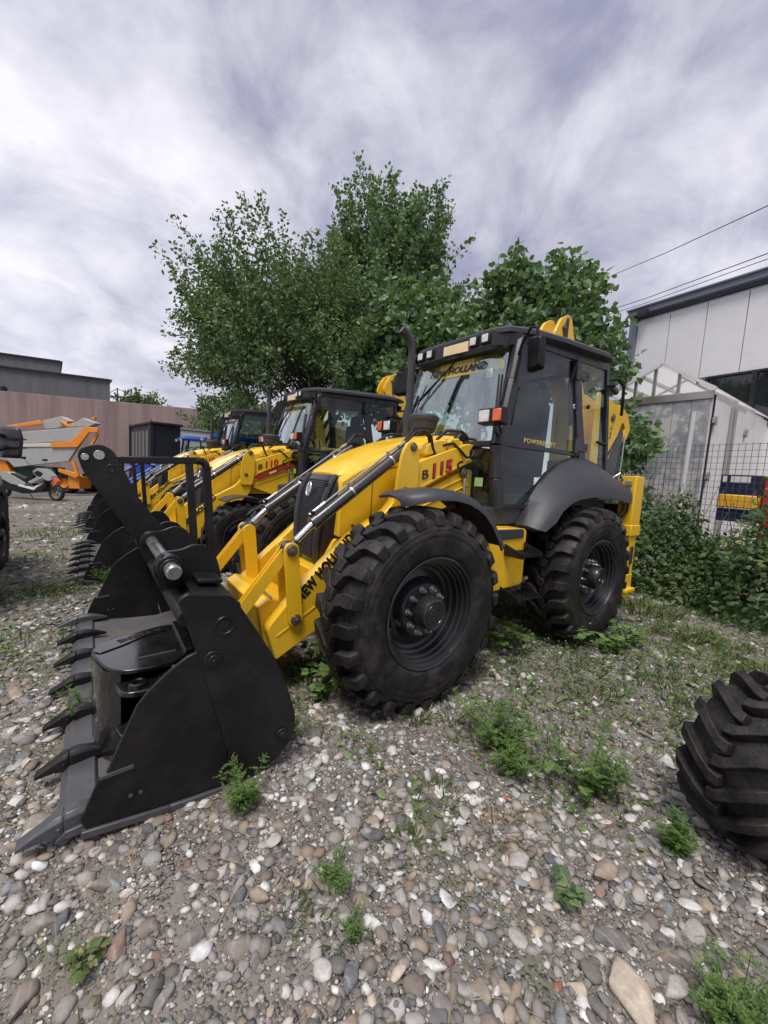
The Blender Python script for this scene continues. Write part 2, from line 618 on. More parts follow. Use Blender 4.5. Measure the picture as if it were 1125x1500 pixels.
def disc_pts(c, r, n=20, a0=0.0, a1=2 * math.pi):
    return [(c[0] + r * math.cos(a0 + (a1 - a0) * k / n), c[1] + r * math.sin(a0 + (a1 - a0) * k / n)) for k in range(n)]


def capsule(a, b, r0, r1, n=10):
    """outline of a link with round ends in xz"""
    a, b = Vector(a), Vector(b)
    d = (b - a).normalized()
    an = math.atan2(d.y, d.x)
    return [(a.x + r0 * math.cos(an + math.pi / 2 + math.pi * k / n), a.y + r0 * math.sin(an + math.pi / 2 + math.pi * k / n)) for k in range(n + 1)] + \
           [(b.x + r1 * math.cos(an - math.pi / 2 + math.pi * k / n), b.y + r1 * math.sin(an - math.pi / 2 + math.pi * k / n)) for k in range(n + 1)]


def pin(name, parent, x, z, y0, y1, r, m, ring=True):
    mb = MB()
    mb.cyl((x, y0, z), (x, y1, z), r, 20)
    s = 1 if y1 > y0 else -1
    if ring:
        mb.cyl((x, y0, z), (x, y1 - s * 0.006, z), r * 1.25, 20)
        mb.cyl((x, y1, z), (x, y1 + s * 0.006, z), r * 0.45, 12)
    return mb.build(name, m, parent, bevel=0.002)


def make_bucket(root):
    Y = 1.155
    rear = [(3.447, 0.105), (3.28, 0.150), (3.186, 0.237), (3.177, 0.351), (3.225, 0.505), (3.281, 0.644), (3.345, 0.755), (3.49, 0.990), (3.67, 1.018), (3.70, 0.992), (3.655, 0.86), (3.626, 0.765)]
    rear = rounded(rear, [0.02, 0.05, 0.06, 0.08, 0.1, 0.1, 0.05, 0.03, 0.04, 0.03, 0.02, 0.01])
    front = [(3.455, 0.10), (3.71, 0.118), (3.99, 0.150), (4.012, 0.20), (3.956, 0.345), (3.935, 0.352), (3.835, 0.595), (3.800, 0.640), (3.735, 0.700), (3.690, 0.732), (3.66, 0.752), (3.60, 0.772)]
    # shell: clam and floor, swept across the width
    inner = [(4.03, 0.165), (3.90, 0.152), (3.71, 0.135), (3.50, 0.125), (3.37, 0.150), (3.29, 0.215), (3.245, 0.32), (3.245, 0.46), (3.285, 0.60), (3.36, 0.72), (3.45, 0.83), (3.55, 0.93)]
    outer = [(x - 0.024, z + (0.004 if z > 0.5 else -0.018)) for x, z in inner]
    outer = [(4.03, 0.150)] + outer[1:]
    mb = MB()
    ring = inner + outer[::-1]
    mb.prism(ring, -Y, Y)
    b = mb.build('loader_bucket', BLK, root, ang=50)
    # worn floor plate lying in it
    mb = MB()
    fl = inner[:7]
    top = [(x + 0.004, z + 0.006) for x, z in fl]
    mb.prism(top + [(x + 0.001, z + 0.001) for x, z in fl[::-1]], -Y + 0.004, Y - 0.004)
    mb.build('worn_floor_plate', WRN, b, ang=50)
    for s in (1, -1):
        mb = MB()
        mb.prism(rear, s * Y, s * (Y + 0.030))
        sp = mb.build('side_plate', BLK, b, bevel=0.004)
        mb = MB()
        mb.prism(front, s * Y, s * (Y + 0.018))
        mb.build('front_side_plate', BLK, b, bevel=0.003)
        mb = MB()
        mb.bar((4.01, s * (Y + 0.012), 0.150), (3.72, s * (Y + 0.012), 0.118), 0.036, 0.030)
        mb.bar((3.72, s * (Y + 0.012), 0.118), (3.46, s * (Y + 0.012), 0.100), 0.040, 0.034)
        mb.build('wear_strip', WRL, b, bevel=0.004)
        mb = MB()
        mb.bar((3.952, s * (Y + 0.010), 0.352), (3.845, s * (Y + 0.010), 0.358), 0.036, 0.012)
        mb.build('step_edge', WRL, b)
        for (x, z, r) in ((3.564, 0.725, 0.040), (3.247, 0.28, 0.030)):
            mb = MB()
            mb.cyl((x, s * (Y + 0.03), z), (x, s * (Y + 0.040), z), r, 26)
            mb.cyl((x, s * (Y + 0.04), z), (x, s * (Y + 0.050), z), r * 0.62, 22)
            mb.cyl((x, s * (Y + 0.05), z), (x, s * (Y + 0.056), z), r * 0.22, 12)
            mb.build('pivot_boss', BLK, b, bevel=0.003)
        mb = MB()
        mb.lathe([(0.030, 0.0), (0.034, 0.004), (0.040, 0.0045), (0.043, 0.0)], 26, Matrix.Translation((3.52, s * (Y + 0.03), 0.862)) @ Matrix.Scale(s, 4, (0, 1, 0)))
        mb.lathe([(0.0, 0.002), (0.012, 0.003), (0.029, 0.0008)], 20, Matrix.Translation((3.52, s * (Y + 0.03), 0.862)) @ Matrix.Scale(s, 4, (0, 1, 0)))
        mb.build('grease_port', BLK, b)
        mb = MB()
        for dx in (0.0, 0.034):
            for yy in (Y + 0.018, Y - 0.0):
                q = 1 if yy > Y else -1
                mb.cyl((3.855 - dx, s * yy, 0.236), (3.855 - dx, s * (yy + q * 0.004), 0.236), 0.0075, 8)
        mb.build('rivet_dot', WRL, b)
    # cutting edge
    mb = MB()
    mb.prism([(4.085, 0.148), (4.055, 0.176), (3.965, 0.186), (3.955, 0.168), (3.965, 0.145)], -Y - 0.01, Y + 0.01)
    mb.build('cutting_edge', WRL, b, bevel=0.003)
    # teeth
    prof = [(3.88, 0.188, 0.010, 0.006), (3.92, 0.196, 0.020, 0.014), (3.97, 0.204, 0.026, 0.024), (4.020, 0.203, 0.030, 0.034), (4.052, 0.198, 0.031, 0.036), (4.056, 0.197, 0.025, 0.030), (4.060, 0.196, 0.031, 0.035),
            (4.085, 0.190, 0.032, 0.034), (4.11, 0.182, 0.026, 0.024), (4.14, 0.172, 0.025, 0.016), (4.168, 0.160, 0.024, 0.009), (4.176, 0.156, 0.022, 0.005)]
    for k in range(7):
        yy = -1.12 + k * 2.24 / 6
        mb = MB()
        big = 1.12 if k in (0, 6) else 1.0
        rings = []
        for x, z, w, h in prof:
            x = 4.03 + (x - 4.03) * big
            w *= big
            rings.append([(x, yy - w, z - h), (x, yy + w, z - h), (x, yy + w, z + h * 0.55), (x, yy + w * 0.62, z + h), (x, yy - w * 0.62, z + h), (x, yy - w, z + h * 0.55)])
        mb.loft(rings)
        mb.bar((4.075, yy, 0.222), (4.14, yy, 0.182), 0.012, 0.014)
        mb.cyl((4.075, yy - 0.036 * big, 0.188), (4.075, yy + 0.036 * big, 0.188), 0.007, 8)
        mb.build('tooth', WRL if k in (0, 6) else BLK, b, bevel=0.004)
    # top beam, shelf and shaft brackets
    mb = MB()
    mb.prism([(3.44, 0.905), (3.60, 0.925), (3.61, 0.962), (3.45, 0.945)], -Y, Y)
    mb.prism([(3.46, 0.965), (3.57, 0.975), (3.572, 0.995), (3.46, 0.985)], -Y + 0.04, Y - 0.25)
    mb.tube([(3.66, -Y, 0.905), (3.66, Y, 0.905)], 0.036, 18)
    mb.build('top_beam', BLK, b, bevel=0.004)
    sx, sz = 3.675, 1.045
    for yy in (0.74, 0.12, -0.12, -0.74):
        mb = MB()
        pl = [(3.70, 0.90), (3.735, 1.00), (3.735, 1.05), (3.715, 1.085), (3.68, 1.105), (3.62, 1.108), (3.56, 1.135), (3.50, 1.125), (3.455, 1.07), (3.43, 0.98), (3.43, 0.90)]
        mb.prism(rounded(pl, 0.03), yy - 0.012, yy + 0.012)
        mb.build('shaft_bracket', BLK, b, bevel=0.003)
    for yy in (0.80, 0.06, -0.8):
        mb = MB()
        mb.cyl((sx, yy - 0.035, sz), (sx, yy + 0.035, sz), 0.058, 28)
        mb.cyl((sx, yy + 0.035, sz), (sx, yy + 0.05, sz), 0.045, 28)
        mb.build('shaft_collar', BLK, b, bevel=0.005)
    mb = MB()
    mb.cyl((sx, -0.95, sz), (sx, 0.945, sz), 0.031, 28)
    mb.cyl((sx, 0.90, sz), (sx, 0.935, sz), 0.034, 28)
    mb.build('pivot_shaft', STL, b, bevel=0.003)
    # fold-over arm
    arm = [(4.030, 1.535), (4.018, 1.575), (3.975, 1.598), (3.914, 1.606), (3.862, 1.575), (3.817, 1.48), (3.734, 1.300), (3.64, 1.165), (3.545, 1.06), (3.50, 0.99), (3.60, 0.97), (3.70, 0.99), (3.76, 1.05), (3.93, 1.328), (4.005, 1.449)]
    mb = MB()
    mb.prism(rounded(arm, 0.03), 0.030, 0.062)
    a = mb.build('folded_arm', BLK, b, bevel=0.004)
    for (x, z, r) in ((3.930, 1.545, 0.027), (3.995, 1.530, 0.019)):
        mb = MB()
        mb.cyl((x, 0.062, z), (x, 0.068, z), r, 24)
        mb.cyl((x, 0.068, z), (x, 0.070, z), r * 0.2, 10)
        mb.build('arm_pin', STL, a, bevel=0.002)
    mb = MB()
    mb.lathe([(0.014, 0.0), (0.0165, 0.003), (0.021, 0.003), (0.024, 0.0)], 20, Matrix.Translation((3.875, 0.062, 1.472)))
    mb.build('arm_hole_rim', BLK, a)
    # guard frame
    mb = MB()
    g = 0.044
    mb.bar((3.90, 0.0, 1.520), (3.39, 0.0, 1.548), 0.036, g)
    mb.tube([(3.41, 0.0, 1.5475), (3.372, 0.0, 1.545), (3.350, 0.0, 1.525), (3.345, 0.0, 1.49)], 0.027, 8)
    mb.bar((3.345, 0.0, 1.50), (3.300, 0.0, 0.82), 0.036, 0.052, (1, 0, 0))
    mb.bar((3.452, 0.0, 1.53), (3.405, 0.0, 0.88), 0.034, 0.046, (1, 0, 0))
    mb.bar((3.42, 0.0, 0.90), (3.28, 0.0, 0.86), 0.03, 0.05)
    mb.build('guard_frame', BLK, b, bevel=0.006)
    return b


def make_loader(root, model, decal=True):
    for s in (1, -1):
        def yy(v):
            return s * v
        mb = MB()
        P = [(3.0, 0.275), (3.068, 0.50), (2.85, 0.748), (2.47, 1.088), (2.15, 1.262), (2.05, 1.42), (1.93, 1.60), (1.87, 1.655), (1.60, 1.752), (1.33, 1.842), (1.235, 1.835), (1.195, 1.77), (1.235, 1.70), (1.34, 1.655), (1.60, 1.545),
             (1.885, 1.40), (1.93, 1.27), (1.96, 1.12), (2.3, 0.83), (2.69, 0.44)]
        mb.prism(rounded(P, [0.02, 0.04, 0.05, 0.05, 0.1, 0.05, 0.05, 0.05, 0.05, 0.05, 0.05, 0.05, 0.05, 0.05, 0.05, 0.05, 0.05, 0.1, 0.1, 0.05], 4), yy(0.375), yy(0.47))
        a = mb.build('loader_arm', YEL, root, bevel=0.008)
        mb = MB()
        E = [(2.10, 1.262), (2.112, 1.40), (2.105, 1.55), (2.075, 1.70), (2.03, 1.785), (1.975, 1.805), (1.925, 1.77), (1.903, 1.70), (1.898, 1.50), (1.93, 1.262)]
        mb.prism(rounded(E, 0.04), yy(0.472), yy(0.502))
        mb.build('arm_ear', YEL, a, bevel=0.005)
        pin('ear_pin', a, 1.972, 1.755, yy(0.502), yy(0.514), 0.027, PIN)
        pin('ear_pin', a, 2.030, 1.420, yy(0.502), yy(0.512), 0.024, PIN)
        pin('arm_pivot_pin', a, 1.245, 1.765, yy(0.47), yy(0.482), 0.034, PIN)
        mb = MB()
        mb.cyl((1.245, yy(0.40), 1.765), (1.245, yy(0.478), 1.765), 0.062, 24)
        mb.build('pivot_sleeve', BLK, a, bevel=0.006)
        # ribs pressed into the arm
        mb = MB()
        mb.bar((1.84, yy(0.471), 1.45), (1.30, yy(0.471), 1.70), 0.008, 0.014)
        mb.bar((3.00, yy(0.471), 0.44), (2.70, yy(0.471), 0.62), 0.006, 0.010)
        mb.build('arm_rib', YEL, a)
        # boom cylinder
        mb = MB()
        A, B, Cc = Vector((1.972, yy(0.43), 1.755)), Vector((2.769, yy(0.44), 1.170)), Vector((2.930, yy(0.44), 1.015))
        d = (B - A).normalized()
        mb.tube([A + d * 0.05, B - d * 0.03], 0.043, 24)
        mb.tube([B - d * 0.05, B], 0.050, 24)
        mb.tube([A - d * 0.02, A + d * 0.07], 0.036, 16)
        c = mb.build('lift_cylinder', CYL, root, bevel=0.003)
        mb = MB()
        mb.tube([B - d * 0.01, B + (Cc - B) * 0.72], 0.024, 20)
        mb.build('piston_rod', CHR, c)
        mb = MB()
        mb.tube([B + (Cc - B) * 0.68, Cc], 0.028, 16)
        mb.cyl((Cc.x, yy(0.41), Cc.z), (Cc.x, yy(0.474), Cc.z), 0.048, 20)
        mb.build('rod_eye', CYL, c, bevel=0.003)
        # steel oil pipe clipped along the cylinder
        up = Vector((0.59, 0, 0.81))
        mb = MB()
        pts = [A + d * (-0.02) + up * 0.05, A + d * 0.16 + up * 0.062, A + d * 0.55 + up * 0.062, B - d * 0.18 + up * 0.062, B - d * 0.05 + up * 0.055]
        mb.tube(pts, 0.008, 8)
        mb.tube([B - d * 0.16 + up * 0.062, B - d * 0.02 + up * 0.062], 0.014, 10)
        mb.build('oil_pipe', ZNC, c)
        mb = MB()
        for t in (0.2, 0.62):
            q = A + (B - A) * t
            mb.tube([q - d * 0.008, q + d * 0.008], 0.0455, 24)
            mb.bar(q + up * 0.045 - d * 0.008, q + up * 0.075 - d * 0.008, 0.02, 0.02)
        mb.build('pipe_clamp', ZNC, c)
        mb = MB()
        mb.tube([B - d * 0.03 + up * 0.04, B - d * 0.05 + up * 0.075], 0.02, 10)
        mb.build('pipe_fitting', BLK, c, bevel=0.002)
        # rocker link plates
        for y0 in (0.478, 0.345):
            mb = MB()
            mb.prism(capsule((2.932, 1.012), (2.885, 0.545), 0.050, 0.050), yy(y0), yy(y0 + 0.024))
            mb.build('rocker_link', YEL, root, bevel=0.004)
        pin('link_pin', root, 2.932, 1.012, yy(0.502), yy(0.520), 0.030, PIN)
        pin('link_pin', root, 2.885, 0.545, yy(0.502), yy(0.516), 0.030, PIN)
        # tilt link down to the bucket
        mb = MB()
        T0, T1 = Vector((2.932, yy(0.425), 1.012)), Vector((3.33, yy(0.425), 0.50))
        dd = (T1 - T0).normalized()
        nn = Vector((-dd.z, 0, dd.x))
        w = 0.040
        pl = [((T0 + nn * w).x, (T0 + nn * w).z), ((T1 + nn * w).x, (T1 + nn * w).z), ((T1 - nn * w).x, (T1 - nn * w).z), ((T0 - nn * w).x, (T0 - nn * w).z)]
        mb.prism(pl, yy(0.398), yy(0.404))
        mb.prism(pl, yy(0.446), yy(0.452))
        mid = [((T0 + nn * 0.012 * q + dd * e).x, (T0 + nn * 0.012 * q + dd * e).z) for q, e in ((1, 0.05), (1, 0.6), (-1, 0.6), (-1, 0.05))]
        mb.prism(mid, yy(0.404), yy(0.446))
        mb.build('tilt_link', YEL, root, bevel=0.003)
        # lettering along the arm, only on the visible side a copy for each
        X = Vector((-0.69, 0, 0.72)) if s > 0 else Vector((0.69, 0, -0.72))
        U = Vector((0.72, 0, 0.69))
        if s > 0:
            text_obj('arm_lettering', 'NEW HOLLAND', 0.100, BLT, a, (2.842, 0.4712, 0.640), X, U, bold=0.0058, xscale=0.74, spacing=1.10)
            x0 = Vector((-0.955, 0, 0.25))
            u0 = Vector((0.25, 0, 0.955))
            m1 = text_obj('model_letter', 'B', 0.100, BLT, a, (1.845, 0.4745, 1.508), x0, u0, bold=0.0012, shear=0.2, xscale=1.35)
            text_obj('model_number', model, 0.155, RED, a, (1.742, 0.4745, 1.526), x0, u0, bold=0.0055, shear=0.25, xscale=0.98, spacing=1.12)
            text_obj('number_outline', model, 0.155, BLT, a, (1.748, 0.4732, 1.520), x0, u0, bold=0.0075, shear=0.25, xscale=0.98, spacing=1.12)
            text_obj('model_suffix', 'C', 0.085, BLT, a, (1.452, 0.4745, 1.610), x0, u0, bold=0.005, shear=0.2, xscale=1.25)
        else:
            text_obj('arm_lettering', 'NEW HOLLAND', 0.098, BLT, a, (2.50, -0.4712, 0.99), (0.69, 0, -0.72), U, bold=0.0035)
        # hoses looping over the pivot
        mb = MB()
        for k, dy in enumerate((0.0, 0.03)):
            mb.tube([(2.01, yy(0.45 - dy), 1.79), (1.93, yy(0.46 - dy), 1.87 + 0.02 * k), (1.84, yy(0.46 - dy), 1.90), (1.76, yy(0.46 - dy), 1.86), (1.73, yy(0.455 - dy), 1.77), (1.69, yy(0.45 - dy), 1.715)], 0.012, 8)
            mb.tube([(1.62, yy(0.45 - dy), 1.80), (1.50, yy(0.46 - dy), 1.83), (1.42, yy(0.478), 1.77), (1.36, yy(0.49), 1.72), (1.29, yy(0.49), 1.73), (1.24, yy(0.49), 1.80), (1.16, yy(0.47), 1.80 + 0.02 * k)], 0.011, 8)
        mb.tube([(1.70, yy(0.42), 1.72), (1.66, yy(0.43), 1.85), (1.55, yy(0.42), 1.93), (1.35, yy(0.40), 1.95), (1.25, yy(0.38), 1.90)], 0.014, 8)
        mb.build('hydraulic_hose', HOS, root)
        mb = MB()
        for p, q in (((2.01, 1.79), (2.07, 1.75)), ((1.69, 1.715), (1.60, 1.745)), ((1.63, 1.80), (1.70, 1.775))):
            mb.tube([(p[0], yy(0.44), p[1]), (q[0], yy(0.44), q[1])], 0.015, 8)
        mb.build('hose_fitting', ZNC, root)
        # covers on top of the arm root
        mb = MB()
        mb.prism(rounded([(1.80, 1.70), (1.78, 1.80), (1.68, 1.84), (1.58, 1.85), (1.57, 1.76)], 0.03), yy(0.37), yy(0.455))
        mb.prism(rounded([(1.55, 1.76), (1.54, 1.86), (1.42, 1.88), (1.40, 1.82)], 0.03), yy(0.37), yy(0.455))
        mb.build('arm_cover', YEL, root, bevel=0.01)
        # machine frame seen under the arm root
        mb = MB()
        mb.prism(rounded([(1.90, 1.22), (1.90, 1.36), (1.30, 1.62), (1.22, 1.62), (1.22, 1.12), (1.60, 1.12)], 0.03), yy(0.33), yy(0.445))
        mb.bar((1.88, yy(0.448), 1.335), (1.27, yy(0.448), 1.565), 0.012, 0.018)
        mb.bar((1.85, yy(0.448), 1.270), (1.27, yy(0.448), 1.485), 0.012, 0.014)
        mb.build('frame_tower', YEL, root, bevel=0.006)
        pin('tower_pin', root, 1.345, 1.585, yy(0.445), yy(0.475), 0.034, PIN)
        mb = MB()
        mb.cyl((1.335, yy(0.465), 1.54), (1.325, yy(0.465), 1.20), 0.016, 12)
        mb.build('tower_rod', CHR, root)
    # torque box joining the arms
    mb = MB()
    mb.prism([(3.10, 0.62), (3.03, 0.66), (2.84, 0.60), (2.72, 0.56), (2.70, 0.45), (2.93, 0.30), (3.04, 0.33)], -0.375, 0.375)
    mb.build('cross_box', YEL, root, bevel=0.008)
    mb = MB()
    mb.tube([(3.00, 0.36, 0.665), (3.00, 0.20, 0.67), (2.97, 0.05, 0.668)], 0.007, 6)
    mb.build('grease_line', ZNC, root)


def make_front(root):
    # hood, lofted along x
    mb = MB()
    rings = []
    for x, w, zt, zb in ((2.475, 0.272, 1.505, 1.05), (2.46, 0.288, 1.528, 1.04), (2.30, 0.300, 1.628, 1.06), (2.10, 0.312, 1.725, 1.10), (1.90, 0.325, 1.800, 1.12), (1.70, 0.338, 1.853, 1.12), (1.50, 0.350, 1.890, 1.12), (1.27, 0.362, 1.915, 1.12)):
        half = [(w, zb), (w, zt - 0.19), (w - 0.004, zt - 0.075), (w - 0.022, zt - 0.045), (w - 0.060, zt - 0.030), (w - 0.085, zt + 0.004), (w * 0.4, zt + 0.016)]
        rings.append([(x, a, b) for a, b in half] + [(x, -a, b) for a, b in half[::-1]])
    mb.loft(rings)
    h = mb.build('hood', YEL, root, ang=28, bevel=0.004)
    for s in (1, -1):
        mb = MB()
        mb.tube([(2.20, s * 0.3065, 1.08), (2.20, s * 0.3065, 1.50), (2.14, s * 0.309, 1.56), (1.60, s * 0.343, 1.70)], 0.0035, 5)
        mb.build('hood_seam', BLT, h)
        mb = MB()
        for k in range(6):
            mb.bar((1.98, s * 0.322, 1.22 + 0.035 * k), (1.72, s * 0.338, 1.26 + 0.035 * k), 0.006, 0.012)
        mb.build('side_louvre', BLT, h)
        for x_, z_ in ((2.36, 1.13), (2.36, 1.46), (2.05, 1.15)):
            mb = MB()
            mb.cyl((x_, s * 0.295, z_), (x_, s * 0.318, z_), 0.011, 8)
            mb.build('hood_bolt', PIN, h)
    # grille
    mb = MB()
    rings = []
    rows = [(0.815, 0.175, 2.585), (0.86, 0.185, 2.60), (1.00, 0.212, 2.612), (1.18, 0.238, 2.602), (1.35, 0.254, 2.570), (1.46, 0.262, 2.525), (1.506, 0.262, 2.492)]
    for z, w, x in rows:
        rings.append([(2.40, -w - 0.01, z), (x - 0.07, -w, z), (x - 0.015, -w + 0.05, z), (x, -w * 0.45, z), (x, w * 0.45, z), (x - 0.015, w - 0.05, z), (x - 0.07, w, z), (2.40, w + 0.01, z)])
    mb.loft(rings)
    g = mb.build('grille', FRM, root, ang=50)
    mb = MB()
    nz = 36
    for k in range(nz):
        z = 0.86 + 0.60 * k / (nz - 1)
        w = np.interp(z, [r[0] for r in rows], [r[1] for r in rows]) - 0.066
        x = np.interp(z, [r[0] for r in rows], [r[2] for r in rows])
        mb.bar((x + 0.002, -w, z), (x + 0.002, w, z), 0.010, 0.0075)
    tag(mb.build('grille_louvre', PLA, g, smooth=False), kind='stuff')
    for s in (1, -1):
        mb = MB()
        pts0 = []
        for z, w, x in rows:
            pts0.append((x - 0.012, s * (w - 0.035), z))
        mb.tube(pts0, [0.022, 0.026, 0.028, 0.028, 0.026, 0.022, 0.015], 8)
        mb.build('grille_surround', PLA, g)
        mb = MB()
        mb.cyl((2.55, s * 0.228, 1.44), (2.568, s * 0.228, 1.44), 0.012, 12)
        mb.build('grille_knob', BLT, g)
    mb = MB()
    e = 2.582
    e = 2.592
    mb.tube([(e - 0.22 * (0.042 * math.sin(t)), 0.034 * math.cos(t), 1.385 + 0.052 * math.sin(t)) for t in np.linspace(0, 2 * math.pi, 25)], 0.0065, 6)
    mb.tube([(e, -0.013, 1.412), (e + 0.004, -0.015, 1.358)], 0.005, 5)
    mb.tube([(e, 0.013, 1.412), (e + 0.004, 0.015, 1.358)], 0.005, 5)
    mb.tube([(e + 0.004, -0.013, 1.352), (e, 0.013, 1.418)], 0.005, 5)
    mb.build('grille_badge', BRS, g)
    # chassis
    mb = MB()
    mb.prism(rounded([(2.60, 0.80), (2.60, 0.62), (2.45, 0.50), (1.3, 0.48), (0.2, 0.48), (-0.9, 0.55), (-0.9, 0.95), (1.2, 1.10), (2.48, 1.02), (2.56, 0.83)], 0.03), -0.24, 0.24)
    mb.build('chassis', YEL, root, bevel=0.006)
    mb = MB()
    mb.prism([(2.66, 0.80), (2.62, 0.60), (2.50, 0.58), (2.50, 0.82)], -0.30, 0.30)
    mb.build('front_plate', YEL, root, bevel=0.01)
    mb = MB()
    mb.box((0.4, 0, 0.80), (1.7, 0.95, 0.5))
    mb.box((1.9, 0, 0.9), (1.0, 0.56, 0.42))
    mb.build('drivetrain', BLT, root, bevel=0.02)
    for x in (2.2, 0.0):
        mb = MB()
        mb.tube([(x, -0.80, 0.66), (x, -0.45, 0.66), (x, -0.2, 0.66), (x, 0, 0.66), (x, 0.2, 0.66), (x, 0.45, 0.66), (x, 0.80, 0.66)], [0.12, 0.085, 0.10, 0.17, 0.10, 0.085, 0.12], 20)
        mb.build('axle', BLT, root)
    # front mudguards
    for s in (1, -1):
        arc = [(2.385, 1.388), (2.34, 1.412), (2.171, 1.446), (2.04, 1.445), (1.911, 1.420), (1.81, 1.38), (1.724, 1.330), (1.64, 1.255), (1.573, 1.170), (1.52, 1.10), (1.495, 1.055)]
        cx, cz = 2.2, 0.66
        rings = []
        for i, (x, z) in enumerate(arc):
            t = i / (len(arc) - 1)
            yi = 0.66
            yo = 0.90 + 0.17 * min(1, t * 3.2) ** 0.6
            dx, dz = x - cx, z - cz
            L = math.hypot(dx, dz)
            ux, uz = dx / L, dz / L
            def P(y, off):
                return (x + ux * off, s * y, z + uz * off)
            rings.append([P(yi, -0.018), P(yi, 0.0), P((yi + yo) / 2, 0.018), P(yo - 0.05, 0.012), P(yo, -0.016), P(yo + 0.006, -0.055), P(yo - 0.008, -0.055), P(yo - 0.012, -0.022), P(yo - 0.06, -0.004), P((yi + yo) / 2, 0.0)])
        mb = MB()
        mb.loft(rings)
        f = mb.build('front_mudguard', PLA, root, ang=60)
        mb = MB()
        mb.bar((1.75, s * 0.45, 1.20), (1.75, s * 0.80, 1.335), 0.05, 0.03)
        mb.build('mudguard_bracket', BLT, f)


def ys(z):
    return 0.74 - 0.0828 * (z - 1.3)


def strip(mb, pts, w, t, s, nrm=(0, 1, 0)):
    """flat bar following points (x, z) on the cab side, s = side"""
    for (x0, z0), (x1, z1) in zip(pts[:-1], pts[1:]):
        mb.bar((x0, s * (ys(z0)), z0), (x1, s * ys(z1), z1), t, w, (z1 - z0 if abs(z1 - z0) > 1e-6 else 0.0, 0, -(x1 - x0)) if False else (-(z1 - z0), 0, (x1 - x0)))


def pane(mb, pts, s, off, th=0.005):
    a = [(x, s * (ys(z) + off), z) for x, z in pts]
    b = [(x, s * (ys(z) + off - th), z) for x, z in pts]
    n = len(pts)
    mb.add(a + b, [tuple(range(n)), tuple(range(2 * n - 1, n - 1, -1))] + [(i, n + i, n + (i + 1) % n, (i + 1) % n) for i in range(n)])


